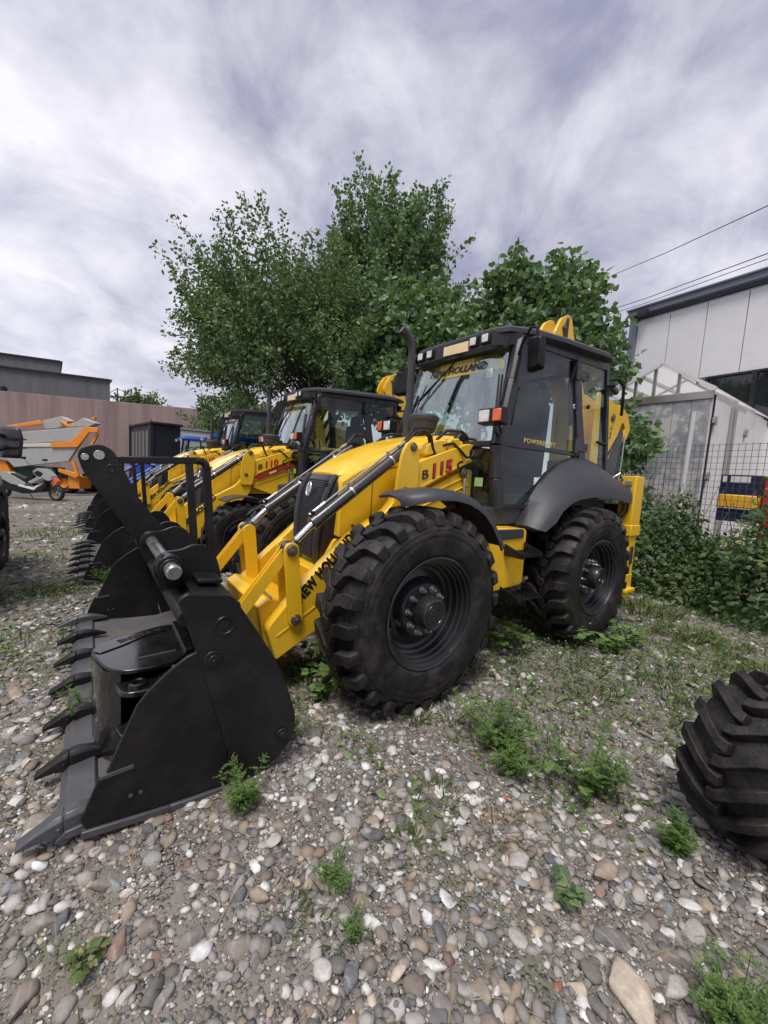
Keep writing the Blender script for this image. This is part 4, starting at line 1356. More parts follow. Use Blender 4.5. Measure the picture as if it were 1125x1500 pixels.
# ------------------------------------------------------------------ digging bucket lying in the loader bucket
def make_dig_bucket():
    root = empty('digging_bucket', (3.77, 0.62, 0.17), 0.0, 'glossy black digging bucket lying on its side in the nearest loader bucket', 'bucket')
    # local xy outline of the side cheek (bucket axis is upright)
    out = [(0.196, 0.02), (0.205, -0.03), (0.185, -0.08), (0.154, -0.11), (0.05, -0.155), (-0.07, -0.20), (-0.17, -0.215), (-0.23, -0.17), (-0.20, 0.0), (-0.165, 0.21), (-0.12, 0.262), (0.00, 0.275), (0.10, 0.255), (0.155, 0.18)]
    out = rounded(out, [0.08] * 5 + [0.03] * 4 + [0.05] * 5)
    H = 0.42
    mb = MB()
    n = len(out)

    def slab(pts, z0, z1):
        k = len(pts)
        mb.add([(x, y, z0) for x, y in pts] + [(x, y, z1) for x, y in pts], [tuple(range(k))[::-1], tuple(range(k, 2 * k))] + [(i, (i + 1) % k, k + (i + 1) % k, k + i) for i in range(k)])
    slab(out, H, H + 0.02)
    b = mb.build('cheek_plate', GLB, root, bevel=0.004)
    mb = MB()
    slab(out, 0.0, 0.018)
    mb.build('cheek_plate', GLB, root, bevel=0.004)
    # wrapper between the cheeks, open on the near side
    wr = [(0.17, 0.17), (0.196, 0.02), (0.205, -0.03), (0.185, -0.08), (0.154, -0.11), (0.05, -0.155), (-0.07, -0.20), (-0.17, -0.215)]
    wr = [(0.10, 0.235)] + wr
    mb = MB()
    inn = [(x * 0.95, y * 0.95) for x, y in wr]
    slab(wr + inn[::-1], 0.018, H)
    mb.build('wrapper_plate', GLB, root, ang=50)
    # strengthening strip with lettering
    mb = MB()
    st = rounded([(0.150, -0.10), (0.04, -0.150), (-0.08, -0.195), (-0.165, -0.205), (-0.15, -0.13), (-0.03, -0.10), (0.08, -0.02), (0.17, 0.03), (0.197, 0.0), (0.190, -0.06)], 0.03)
    slab(st, H + 0.0205, H + 0.026)
    mb.build('edge_strip', GLB, root, bevel=0.002)
    text_obj('cheek_lettering', 'A. KARNE', 0.050, BLT, root, (-0.10, -0.170, H + 0.0265), (0.92, 0.38, 0), (-0.38, 0.92, 0), bold=0.001, depth=0.002)
    mb = MB()
    mb.tube([(-0.13, 0.15, H + 0.022), (0.03, 0.16, H + 0.022)], 0.004, 6)
    mb.build('weld_bead', WRL, root)
    # hinge ears with two pin bushes on the near side
    mb = MB()
    ear = rounded([(0.13, 0.20), (0.10, 0.34), (-0.12, 0.36), (-0.15, 0.22)], 0.05)
    slab(ear, H - 0.07, H - 0.045)
    mb.build('hinge_ear', GLB, root, bevel=0.005)
    mb = MB()
    slab(ear, H - 0.27, H - 0.245)
    mb.build('hinge_ear', GLB, root, bevel=0.005)
    for x in (0.04, -0.07):
        mb = MB()
        M = Matrix.Translation((x, 0.295, H - 0.045)) @ Matrix.Rotation(R(90), 4, 'X')
        mb.lathe([(0.022, -0.03), (0.022, 0.018), (0.028, 0.022), (0.036, 0.018), (0.038, 0.0)], 24, M)
        mb.build('pin_bush', GLB, root)
    # cutting lip and side cutters at the far end
    mb = MB()
    mb.box((-0.21, -0.02, H / 2), (0.03, 0.36, H - 0.03))
    mb.build('lip_plate', WRN, root, bevel=0.003)
    for z in (0.05, 0.19, 0.33):
        mb = MB()
        mb.bar((-0.20, -0.20, z), (-0.28, -0.26, z), 0.05, 0.035)
        mb.bar((-0.22, -0.10, z), (-0.30, -0.11, z), 0.04, 0.035)
        mb.build('lip_tooth', GLB, root, bevel=0.004)
    mb = MB()
    mb.add([(-0.17, -0.215, H + 0.022), (-0.165, 0.21, H + 0.022), (-0.27, 0.18, H + 0.022), (-0.30, 0.10, H + 0.022), (-0.26, 0.02, H + 0.022), (-0.32, -0.08, H + 0.022), (-0.29, -0.20, H + 0.022),
            (-0.17, -0.215, H + 0.036), (-0.165, 0.21, H + 0.036), (-0.27, 0.18, H + 0.036), (-0.30, 0.10, H + 0.036), (-0.26, 0.02, H + 0.036), (-0.32, -0.08, H + 0.036), (-0.29, -0.20, H + 0.036)],
           [(0, 1, 2, 3, 4, 5, 6), (13, 12, 11, 10, 9, 8, 7)] + [(i, (i + 1) % 7, 7 + (i + 1) % 7, 7 + i) for i in range(7)])
    mb.build('side_cutter', GLB, root, bevel=0.002)
    return root


make_dig_bucket()

# ------------------------------------------------------------------ ground
def soil_mat():
    m = bpy.data.materials.new('gravelly_soil')
    m.use_nodes = True
    n = NT(m.node_tree)
    out = n('ShaderNodeOutputMaterial')
    ge = n('ShaderNodeNewGeometry')
    pos = ge.outputs['Position']
    nz = n('ShaderNodeTexNoise', {'Vector': pos, 'Scale': 0.55, 'Detail': 8.0, 'Roughness': 0.65})
    soil = n.ramp(nz.outputs[0], [(0.35, (0.165, 0.145, 0.125)), (0.55, (0.22, 0.198, 0.175)), (0.7, (0.31, 0.285, 0.26))])
    cols = []
    hs = []
    for sc in (38.0, 85.0):
        vo = n('ShaderNodeTexVoronoi', {'Vector': pos, 'Scale': sc, 'Randomness': 1.0})
        sp = n('ShaderNodeSeparateColor', {0: vo.outputs['Color']})
        pc = n.ramp(sp.outputs[0], [(0.0, (0.10, 0.09, 0.08)), (0.35, (0.18, 0.16, 0.145)), (0.6, (0.26, 0.24, 0.22)), (0.82, (0.34, 0.29, 0.235)), (1.0, (0.64, 0.62, 0.59))])
        mk = n('ShaderNodeMapRange', {'Value': vo.outputs['Distance'], 'From Min': 0.30, 'From Max': 0.52, 'To Min': 1.0, 'To Max': 0.0})
        on = n('ShaderNodeMapRange', {'Value': sp.outputs[1], 'From Min': 0.25, 'From Max': 0.35, 'To Min': 0.0, 'To Max': 1.0})
        f = n.math('MULTIPLY', mk.outputs[0], on.outputs[0])
        cols.append((pc, f))
        hs.append(f)
    c = n.mix(cols[1][1], soil, cols[1][0])
    c = n.mix(cols[0][1], c, cols[0][0])
    # mossy, weedy ground in patches
    n3 = n('ShaderNodeTexNoise', {'Vector': pos, 'Scale': 0.8, 'Detail': 7.0, 'Roughness': 0.6})
    gm = n('ShaderNodeMapRange', {'Value': n3.outputs[0], 'From Min': 0.52, 'From Max': 0.66, 'To Min': 0.0, 'To Max': 0.65})
    n4 = n('ShaderNodeTexNoise', {'Vector': pos, 'Scale': 45.0, 'Detail': 4.0})
    gg = n.ramp(n4.outputs[0], [(0.35, (0.055, 0.085, 0.024)), (0.6, (0.10, 0.125, 0.045)), (0.75, (0.19, 0.165, 0.09))])
    c = n.mix(gm.outputs[0], c, gg)
    pb = n('ShaderNodeBsdfPrincipled', {'Base Color': c, 'Roughness': 0.9, 'Specular IOR Level': 0.2})
    h = n.math('ADD', hs[0], n.math('MULTIPLY', hs[1], 0.5))
    n.link(bump_of(n, h, 0.9, 0.012), pb.inputs['Normal'])
    n.link(pb.outputs[0], out.inputs[0])
    return m


def make_ground():
    def axis(lo, hi, dense_lo, dense_hi, step):
        a = [lo]
        x = dense_lo
        left = list(np.geomspace(1, dense_lo - lo + 1, 12) - 1)
        a = [dense_lo - v for v in left[::-1]]
        a = a[:-1] + list(np.arange(dense_lo, dense_hi, step))
        a += [dense_hi + v for v in (np.geomspace(1, hi - dense_hi + 1, 12) - 1)]
        return np.array(a)
    X = axis(-260, 260, -8, 9, 0.14)
    Y = axis(-420, 120, -20, 6, 0.14)
    gx, gy = np.meshgrid(X, Y, indexing='ij')
    gz = ground_z(gx, gy)
    near = (gx > -8) & (gx < 9) & (gy > -14) & (gy < 6)
    gz = gz + near * (rng.random(gz.shape) - 0.5) * 0.012
    v = np.stack([gx, gy, gz], -1).reshape(-1, 3)
    nx, ny = len(X), len(Y)
    idx = np.arange(nx * ny).reshape(nx, ny)
    f = np.stack([idx[:-1, :-1], idx[1:, :-1], idx[1:, 1:], idx[:-1, 1:]], -1).reshape(-1, 4)
    me = bpy.data.meshes.new('ground')
    me.from_pydata(v.tolist(), [], f.tolist())
    me.materials.append(soil_mat())
    for p in me.polygons:
        p.use_smooth = True
    o = bpy.data.objects.new('ground', me)
    COL.objects.link(o)
    return tag(o, kind='structure')


ground = make_ground()


def fast_mesh(name, V, F, m, v=None, col=None, smooth=True):
    """V (n,3), F (m,k) numpy; optional per-vertex scalar v and colour col"""
    me = bpy.data.meshes.new(name)
    V = np.ascontiguousarray(V, dtype=np.float32)
    F = np.ascontiguousarray(F, dtype=np.int32)
    k = F.shape[1]
    me.vertices.add(len(V))
    me.vertices.foreach_set('co', V.ravel())
    me.loops.add(F.size)
    me.loops.foreach_set('vertex_index', F.ravel())
    me.polygons.add(len(F))
    me.polygons.foreach_set('loop_start', np.arange(0, F.size, k, dtype=np.int32))
    me.polygons.foreach_set('use_smooth', np.full(len(F), smooth))
    me.update(calc_edges=True)
    if v is not None:
        a = me.attributes.new('v', 'FLOAT', 'POINT')
        a.data.foreach_set('value', np.ascontiguousarray(v, dtype=np.float32))
    if col is not None:
        a = me.attributes.new('Col', 'FLOAT_COLOR', 'POINT')
        c4 = np.concatenate([col, np.ones((len(col), 1))], 1).astype(np.float32)
        a.data.foreach_set('color', c4.ravel())
    me.materials.append(m)
    return me


def ico(sub):
    bm = bmesh.new()
    bmesh.ops.create_icosphere(bm, subdivisions=sub, radius=1.0)
    V = np.array([v.co[:] for v in bm.verts])
    F = np.array([[v.index for v in f.verts] for f in bm.faces])
    bm.free()
    return V, F


def pebble_protos(sub, count, rough):
    V0, F0 = ico(sub)
    out = []
    for k in range(count):
        ax = np.array([1.0, rng.uniform(0.52, 0.92), rng.uniform(0.26, 0.60)])
        V = V0.copy()
        ph = rng.uniform(0, 6, 6)
        d = 1 + rough * (np.sin(2.3 * V[:, 0] + ph[0]) * np.cos(1.9 * V[:, 1] + ph[1]) + 0.5 * np.sin(4.1 * V[:, 1] + 3 * V[:, 2] + ph[2]))
        # a few flattened facets, as river stones have
        for q in range(7):
            nrm = rng.normal(size=3)
            nrm /= np.linalg.norm(nrm)
            lim = rng.uniform(0.58, 0.92)
            t = V @ nrm
            V = V - np.outer(np.maximum(t - lim, 0) * 0.85, nrm)
        V = V * d[:, None]
        V = V / np.abs(V).max(0)
        out.append((V * ax, F0))
    return out


PAL = np.array([(0.21, 0.195, 0.182), (0.29, 0.272, 0.255), (0.40, 0.38, 0.355), (0.54, 0.515, 0.485), (0.76, 0.745, 0.715), (0.30, 0.235, 0.175), (0.38, 0.31, 0.23), (0.26, 0.15, 0.11),
                (0.11, 0.115, 0.125), (0.165, 0.155, 0.135), (0.20, 0.165, 0.135), (0.54, 0.46, 0.36), (0.27, 0.28, 0.285)])
PW = np.array([0.15, 0.15, 0.12, 0.10, 0.085, 0.06, 0.045, 0.008, 0.12, 0.08, 0.06, 0.02, 0.06])
PW = PW / PW.sum()


def sector(n, r0, r1, half=62):
    az0 = math.atan2(-0.799, -0.5934)
    r = np.sqrt(rng.uniform(r0 * r0, r1 * r1, n))
    a = az0 + np.radians(rng.uniform(-half, half, n))
    return CAM.x + r * np.cos(a), CAM.y + r * np.sin(a)


def weedy(x, y):
    """0..1, how overgrown the yard is at a place"""
    s = 0.5 + 0.5 * np.sin(0.9 * x + 1.7 * np.sin(0.6 * y) + 0.4) * np.cos(0.8 * y - 1.1 * np.sin(0.7 * x))
    k = 0.25 * s + 0.85 * np.exp(-((x + 3.2) ** 2) / 2.4) + 0.75 * np.exp(-((x - 0.2) ** 2 + (y - 0.6) ** 2) / 0.9) + 0.35 * np.exp(-((x - 0.6) ** 2 + (y - 1.9) ** 2) / 0.8)
    for cx_, cy_, a_, r_ in ((2.75, 1.62, 0.75, 0.035), (2.05, 1.50, 0.9, 0.06), (2.10, 1.78, 0.7, 0.03), (1.95, 2.05, 0.8, 0.05), (1.55, 1.55, 0.55, 0.15), (-1.0, 2.2, 0.75, 1.3), (0.6, 2.4, 0.40, 0.5), (3.35, 1.95, 0.7, 0.02), (3.95, 1.95, 0.7, 0.03),
                             (2.45, 2.75, 0.75, 0.03), (2.85, 1.20, 0.5, 0.05), (4.5, -0.9, 0.55, 0.3), (4.4, -2.6, 0.55, 0.5), (1.0, 1.3, 0.6, 0.25), (3.25, 0.4, 0.0, 1.0)):
        k = k + a_ * np.exp(-((x - cx_) ** 2 + (y - cy_) ** 2) / r_)
    k = k + 0.5 * np.exp(-((x - 2.9) ** 2 + (y - 0.5) ** 2) / 0.25) + 0.45 * np.exp(-((x - 2.6) ** 2 + (y + 2.0) ** 2) / 1.2) + 0.45 * np.exp(-((x - 5.0) ** 2 + (y + 4.5) ** 2) / 2.5)
    return np.clip(k, 0, 1)


def scatter_pebbles():
    SM = stone_mat('pebble_stone', True)
    Vs, Fs, Cs, Sm = [], [], [], []
    off = 0
    big = pebble_protos(2, 10, 0.05)
    mid = pebble_protos(1, 14, 0.06)
    for (num, r0, r1, mu, sg, lo, hi, sub) in ((17000, 0.55, 2.3, 0.0052, 0.42, 0.0025, 0.013, 1), (7500, 0.55, 2.3, 0.0140, 0.40, 0.007, 0.034, 1), (1900, 0.55, 2.5, 0.026, 0.25, 0.016, 0.040, 2), (9000, 2.3, 3.8, 0.0065, 0.3, 0.004, 0.012, 1),
                                               (16000, 2.3, 4.2, 0.0150, 0.45, 0.007, 0.042, 1), (3600, 2.3, 4.6, 0.028, 0.3, 0.016, 0.055, 1), (21000, 4.2, 7.5, 0.023, 0.45, 0.010, 0.06, 1), (11000, 7.5, 16.0, 0.036, 0.4, 0.018, 0.09, 1)):
        num = int(num * 1.13)
        x, y = sector(num, r0, r1, 72)
        ok = rng.random(num) > weedy(x, y) * 0.62
        far = np.sin(1.1 * x + 0.7 * y) * np.cos(1.7 * x - 0.9 * y) * 0.5 + 0.5
        dirt = 0.5 + 0.5 * np.sin(2.3 * x + 1.3 * np.sin(3.1 * y)) * np.cos(2.9 * y + 1.1 * np.sin(2.2 * x) + 0.8)
        if mu > 0.010 and r0 < 4:
            ok &= rng.random(num) < np.clip(0.30 + 1.0 * (1 - dirt), 0, 1)
        if r0 > 4:
            ok &= rng.random(num) < (0.35 + 0.65 * far)
        ok &= ~((x < -2.6) & (y < 2.2))
        ok &= ~((y < -15.2))
        x, y = x[ok], y[ok]
        num = len(x)
        rad = np.clip(np.exp(rng.normal(math.log(mu), sg, num)), lo, hi)
        z = ground_z(x, y) + rad * rng.uniform(-0.18, 0.22, num)
        yaw = rng.uniform(0, 2 * math.pi, num)
        tx, ty = rng.normal(0, 0.22, num), rng.normal(0, 0.22, num)
        col = PAL[rng.choice(len(PAL), num, p=PW)] * rng.uniform(0.72, 1.22, (num, 1)) * rng.uniform(0.97, 1.03, (num, 3))
        small = rad < 0.010
        col[small] *= 1.15
        col = np.clip(col, 0, 0.80)
        pr = big if sub == 2 else mid
        which = rng.integers(0, len(pr), num)
        for k in range(len(pr)):
            s = which == k
            if not s.any():
                continue
            V0, F0 = pr[k]
            # most small ones use a coarse body
            c, sn = np.cos(yaw[s]), np.sin(yaw[s])
            P = V0[None] * rad[s][:, None, None]
            X = P[..., 0] * c[:, None] - P[..., 1] * sn[:, None]
            Yy = P[..., 0] * sn[:, None] + P[..., 1] * c[:, None]
            Z = P[..., 2] + X * tx[s][:, None] + Yy * ty[s][:, None]
            V = np.stack([X + x[s][:, None], Yy + y[s][:, None], Z + z[s][:, None]], -1)
            m_, q = V.shape[:2]
            flat = (rng.random(m_) < (0.75 if k % 2 else 0.2)) & (rad[s] < 0.016 + 0.5 * (r0 > 2))
            Sm.append(np.repeat(~flat, len(F0)))
            Vs.append(V.reshape(-1, 3))
            Fs.append((F0[None] + (np.arange(m_) * q)[:, None, None] + off).reshape(-1, 3))
            Cs.append(np.repeat(col[s], q, 0))
            off += m_ * q
    me = fast_mesh('gravel', np.concatenate(Vs), np.concatenate(Fs), SM, col=np.concatenate(Cs))
    me.polygons.foreach_set('use_smooth', np.concatenate(Sm))
    o = bpy.data.objects.new('gravel', me)
    COL.objects.link(o)
    o.parent = ground
    tag(o, kind='stuff')
    print('gravel tris', len(me.polygons))


scatter_pebbles()


def scatter_stones():
    SM = stone_mat('river_stone', False)
    protos = []
    for V, F in pebble_protos(3, 11, 0.055):
        for q in range(6):
            nrm = rng.normal(size=3)
            nrm /= np.linalg.norm(nrm)
            V = V - np.outer(np.maximum(V @ nrm - rng.uniform(0.35, 0.7) * np.abs(V @ nrm).max(), 0) * 0.9, nrm)
        ext = np.abs(V).max(0)
        V = V / ext * np.array([1.0, rng.uniform(0.6, 0.85), rng.uniform(0.34, 0.55)])
        for lev in (3.0, 8.0):
            ph = rng.uniform(0, 6, 3)
            V = V * (1 + 0.03 / lev * 3 * np.sin(V[:, [0]] * lev * 2 + ph[0]) * np.cos(V[:, [1]] * lev * 2.3 + ph[1]))
        protos.append(fast_mesh('stone', V, F, SM))
    known = [(2.655, 2.502, 0.088, (0.58, 0.49, 0.38)), (3.112, 2.018, 0.042, (0.30, 0.27, 0.23)), (2.825, 2.368, 0.022, (0.30, 0.085, 0.055)), (2.596, 1.523, 0.038, (0.62, 0.62, 0.60)), (3.33, 1.792, 0.052, (0.26, 0.21, 0.165)),
             (3.921, 1.378, 0.062, (0.22, 0.19, 0.165)), (3.255, 1.479, 0.045, (0.22, 0.20, 0.18)), (2.302, 2.396, 0.045, (0.40, 0.37, 0.33)), (2.43, 2.542, 0.046, (0.21, 0.18, 0.15)), (2.353, 2.512, 0.030, (0.60, 0.58, 0.55)),
             (2.121, 2.561, 0.032, (0.38, 0.30, 0.2)), (3.364, 1.629, 0.030, (0.22, 0.20, 0.18)), (3.078, 2.262, 0.045, (0.30, 0.26, 0.2)), (2.795, 2.523, 0.036, (0.42, 0.42, 0.41)), (2.775, 2.406, 0.030, (0.54, 0.46, 0.34)),
             (2.828, 2.317, 0.022, (0.42, 0.43, 0.50)), (3.622, 1.559, 0.036, (0.44, 0.41, 0.35)), (4.186, 1.244, 0.048, (0.20, 0.18, 0.165)), (4.105, 1.416, 0.046, (0.24, 0.22, 0.20)), (3.73, 1.719, 0.046, (0.21, 0.18, 0.165)),
             (3.826, 1.826, 0.034, (0.24, 0.22, 0.20)), (4.13, 1.621, 0.046, (0.21, 0.17, 0.15)), (2.829, 2.016, 0.024, (0.42, 0.33, 0.26)), (2.485, 1.363, 0.022, (0.5, 0.49, 0.46)), (2.879, 1.057, 0.055, (0.17, 0.15, 0.14)),
             (3.627, 1.817, 0.042, (0.2, 0.18, 0.16)), (3.97, 1.569, 0.034, (0.36, 0.27, 0.22)), (3.909, 1.687, 0.036, (0.22, 0.21, 0.19)), (3.681, 1.858, 0.024, (0.44, 0.42, 0.4)), (3.507, 1.834, 0.036, (0.2, 0.19, 0.18)),
             (4.13, 0.98, 0.075, (0.30, 0.26, 0.22)), (4.08, 0.80, 0.04, (0.24, 0.21, 0.19))]
    items = [(a, b, r, c) for a, b, r, c in known]
    x, y = sector(1500, 0.6, 3.7)
    pts = [(k[0], k[1], k[2]) for k in known]
    for i in range(len(x)):
        if len(items) >= 298:
            break
        d = math.hypot(x[i] - CAM.x, y[i] - CAM.y)
        r = float(np.clip(math.exp(rng.normal(math.log(0.026 + 0.0055 * d), 0.32)), 0.022 + 0.003 * d, 0.070))
        if weedy(x[i], y[i]) > 0.8 or (x[i] < -2.4):
            continue
        if any(math.hypot(x[i] - p[0], y[i] - p[1]) < (r + p[2]) * 0.85 for p in pts):
            continue
        if abs(y[i]) < 1.2 and 3.15 < x[i] < 4.1:
            continue
        pts.append((x[i], y[i], r))
        c = PAL[rng.choice(len(PAL), p=PW)] * rng.uniform(0.8, 1.1)
        items.append((float(x[i]), float(y[i]), r, tuple(float(q) for q in c)))
    for i, (x0, y0, r, c) in enumerate(items):
        o = bpy.data.objects.new('stone', protos[i % len(protos)])
        COL.objects.link(o)
        o.parent = ground
        o.location = (x0, y0, float(ground_z(x0, y0)) + r * 0.06)
        o.rotation_euler = (rng.normal(0, 0.14), rng.normal(0, 0.14), rng.uniform(0, 6.28))
        s = r * 1.08
        o.scale = (s, s * rng.uniform(0.85, 1.0), s * rng.uniform(0.8, 1.05))
        o.color = (c[0], c[1], c[2], 1)


scatter_stones()

# ------------------------------------------------------------------ vegetation helpers
def leaves_mesh(name, P, D, U, size, m, shape='oval', fold=0.18, v=None):
    """P base points, D tip directions, U side directions (unit), size per leaf. Each leaf is a folded blade with its own outline"""
    n = len(P)
    if shape == 'oval':
        prof = np.array([(0.0, 0.0, 0), (0.35, 0.30, 1), (0.75, 0.20, 1), (1.0, 0.0, 0), (0.75, -0.20, 1), (0.35, -0.30, 1)])
        F0 = np.array([(0, 1, 2), (0, 2, 3), (0, 3, 4), (0, 4, 5)])
    elif shape == 'broad':
        prof = np.array([(0.0, 0.0, 0), (0.05, 0.36, 1), (0.42, 0.40, 1), (1.0, 0.0, 0), (0.42, -0.40, 1), (0.05, -0.36, 1)])
        F0 = np.array([(0, 1, 2), (0, 2, 3), (0, 3, 4), (0, 4, 5)])
    elif shape == 'blade':
        prof = np.array([(0.0, 0.035, 0), (0.0, -0.035, 0), (0.55, -0.028, 0), (0.55, 0.028, 0), (1.0, 0.0, 0)])
        F0 = np.array([(0, 1, 2), (0, 2, 3), (3, 2, 4)])
    else:
        prof = np.array([(0.0, 0.0, 0), (0.45, 0.26, 1), (1.0, 0.0, 0), (0.45, -0.26, 1)])
        F0 = np.array([(0, 1, 2), (0, 2, 3)])
    N = np.cross(D, U)
    s = size[:, None, None]
    bend = prof[None, :, 0:1] ** 2
    droop = np.array([0, 0, -1.0])[None, None, :] * bend * (0.32 if shape == 'blade' else 0.10)
    V = P[:, None, :] + s * (D[:, None, :] * prof[None, :, 0:1] + U[:, None, :] * prof[None, :, 1:2] + N[:, None, :] * prof[None, :, 2:3] * fold * 0.5 + droop)
    q = V.shape[1]
    F = (F0[None] + (np.arange(n) * q)[:, None, None]).reshape(-1, 3)
    vv = rng.random(n) if v is None else v
    return fast_mesh(name, V.reshape(-1, 3), F, m, v=np.repeat(vv, q), smooth=False)


def unit(a):
    return a / np.maximum(np.linalg.norm(a, axis=-1, keepdims=True), 1e-9)


def rand_unit(n):
    return unit(rng.normal(size=(n, 3)))


BARK = mat('bark', (0.075, 0.058, 0.045), 0.85, dirt=0.4, dirt_col=(0.13, 0.12, 0.10), dirt_scale=9, bump=0.6, bump_scale=35)
LEAF_DARK = leaf_mat('small_tree_leaf', [(0.0, (0.070, 0.121, 0.056)), (0.4, (0.126, 0.204, 0.088)), (0.8, (0.192, 0.285, 0.125)), (1.0, (0.306, 0.325, 0.147))])
LEAF_BROAD = leaf_mat('broad_tree_leaf', [(0.0, (0.097, 0.165, 0.085)), (0.5, (0.171, 0.278, 0.133)), (0.85, (0.255, 0.374, 0.198)), (1.0, (0.414, 0.520, 0.333))])
LEAF_BRAM = leaf_mat('bramble_leaf', [(0.0, (0.044, 0.087, 0.032)), (0.45, (0.087, 0.158, 0.054)), (0.85, (0.152, 0.224, 0.079)), (1.0, (0.286, 0.301, 0.128))])
LEAF_GRASS = leaf_mat('grass_blade', [(0.0, (0.052, 0.091, 0.026)), (0.45, (0.111, 0.167, 0.045)), (0.75, (0.192, 0.220, 0.079)), (1.0, (0.440, 0.370, 0.215))])
LEAF_WEED = leaf_mat('weed_leaf', [(0.0, (0.076, 0.144, 0.038)), (0.5, (0.133, 0.233, 0.059)), (1.0, (0.217, 0.323, 0.091))])
STRAW = mat('dry_stalk', (0.27, 0.20, 0.13), 0.8, var=0.3)


def make_tree(name, label, base, height, crown_c, crown_r, n_shoots, leaf_n, leaf_size, shape, m, up=0.6, trunk_r=0.16, group=None, seed=1, shoot_len=(0.7, 1.5), cat='tree', spread=0.10, inner=0.45):
    """trunk, limbs that reach into the crown, and leafy shoots that leave the limbs' ends and stick out of the outline"""
    global rng
    keep = rng
    rng = np.random.default_rng(seed)
    root = empty(name, base, 0, label, cat, group)
    b = np.array(base, float)
    cc = np.array(crown_c, float) - b
    cr = np.array(crown_r, float)
    mb = MB()
    top = cc + np.array([0, 0, cr[2] * 0.15])
    fork = np.array([cc[0] * 0.35, cc[1] * 0.35, max(0.6, (cc[2] - cr[2]) * 0.9)])
    mb.tube([(0, 0, -0.1), tuple(fork * 0.5 + np.array([0.04, 0.02, 0])), tuple(fork), tuple((fork + top) / 2 + np.array([0.1, -0.1, 0])), tuple(top)], [trunk_r, trunk_r * 0.85, trunk_r * 0.75, trunk_r * 0.45, trunk_r * 0.15], 9)
    limb_ends = []
    nl = 16
    for k in range(nl):
        t = 0.15 + 0.75 * k / nl
        st = fork * (1 - t) + top * t
        d = unit(np.array([math.cos(k * 2.4), math.sin(k * 2.4), 0.25 + 0.5 * rng.random()]))
        end = cc + d * cr * rng.uniform(0.5, 0.75)
        midp = (st + end) / 2 + np.array([0, 0, 0.12 * cr[2] * rng.random()])
        mb.tube([tuple(st), tuple(midp), tuple(end)], [trunk_r * 0.32, trunk_r * 0.2, trunk_r * 0.06], 6)
        limb_ends += [midp, end, (midp + end) / 2]
    P, D, U, S, VV = [], [], [], [], []
    per = max(8, leaf_n // n_shoots)
    tw = []
    for k in range(n_shoots):
        d = rand_unit(1)[0]
        if d[2] < -0.5:
            d[2] *= -0.5
        rr = rng.uniform(inner, 1.0) ** 0.6
        lump = 1 + 0.16 * math.sin(3.1 * d[0] + 4.0 * d[1] + seed) + 0.12 * math.sin(6 * d[2] + 2.3 * seed + 5 * d[0])
        st = cc + d * cr * rr * 0.82 * lump
        L = rng.uniform(*shoot_len)
        dirn = unit(d * cr / cr.max() * 0.9 + np.array([0, 0, up]) + rng.normal(0, 0.28, 3))
        t = rng.random(per) ** 0.8
        pos = st + dirn * (t * L)[:, None] + rng.normal(0, spread, (per, 3)) * (1.15 - 0.75 * t)[:, None]
        pos[:, 2] -= 0.10 * t * t * L * (1 - up)
        ld = unit(rand_unit(per) * 0.9 + dirn * 0.5 + np.array([0, 0, -0.35]))
        uu = unit(np.cross(ld, rand_unit(per)))
        P.append(pos)
        D.append(ld)
        U.append(uu)
        S.append(leaf_size * rng.uniform(0.6, 1.2, per))
        clump = rng.normal(0, 0.14)
        VV.append(np.clip(rng.beta(2, 2.6, per) + clump, 0, 1))
        if k % 2 == 0:
            tw.append((st - dirn * 0.3, st + dirn * L * 0.92))
    for a, c in tw[:700]:
        mb.tube([tuple(a), tuple(c)], [0.010, 0.003], 3)
    mb.build('trunk', BARK, root)
    me = leaves_mesh('crown', np.concatenate(P), np.concatenate(D), np.concatenate(U), np.concatenate(S), m, shape, v=np.concatenate(VV))
    o = bpy.data.objects.new('crown', me)
    COL.objects.link(o)
    o.parent = root
    rng = keep
    return root


make_tree('maple_tree', 'tall dark spreading tree with small leaves rising behind the middle loader', (-3.2, -9.9, 0), 12, (-2.3, -10.2, 4.85), (4.5, 4.4, 2.95), 1200, 105000, 0.112, 'oval', LEAF_DARK, up=0.55, trunk_r=0.2, seed=3, shoot_len=(0.9, 2.0), spread=0.17, inner=0.12)
make_tree('poplar_tree', 'tall upright poplar with grey green leaves between the spreading tree and the broad leaved ones', (-4.75, -8.8, 0), 12, (-4.35, -8.9, 6.5), (2.5, 2.4, 4.5), 760, 62000, 0.112, 'broad', LEAF_BROAD, up=1.0, trunk_r=0.12, seed=5, shoot_len=(0.9, 1.8), spread=0.14, inner=0.15)
make_tree('broad_leaved_tree', 'bushy broad leaved tree straight behind the exhaust pipe of the nearest loader', (-3.6, -6.2, 0), 7, (-3.45, -5.8, 4.2), (2.15, 2.15, 2.4), 420, 21000, 0.17, 'broad', LEAF_BROAD, up=0.35, trunk_r=0.09, seed=8, shoot_len=(0.4, 1.0), spread=0.20, inner=0.2)
make_tree('broad_leaved_tree', 'broad leaved tree with light green leaves above the roof of the nearest loader', (-4.6, -2.8, 0), 7, (-4.72, -3.2, 4.35), (1.75, 1.75, 2.35), 420, 20000, 0.165, 'broad', LEAF_BROAD, up=0.4, trunk_r=0.08, seed=13, shoot_len=(0.4, 0.95), spread=0.18, inner=0.2)
make_tree('young_tree', 'low leafy shoots growing between the loader boom and the galvanised box', (-4.25, -0.95, 0), 3, (-4.2, -0.95, 2.15), (0.62, 0.62, 0.95), 70, 1700, 0.15, 'broad', LEAF_BROAD, up=0.25, trunk_r=0.03, seed=21, shoot_len=(0.2, 0.55), spread=0.14, inner=0.1, cat='young tree')
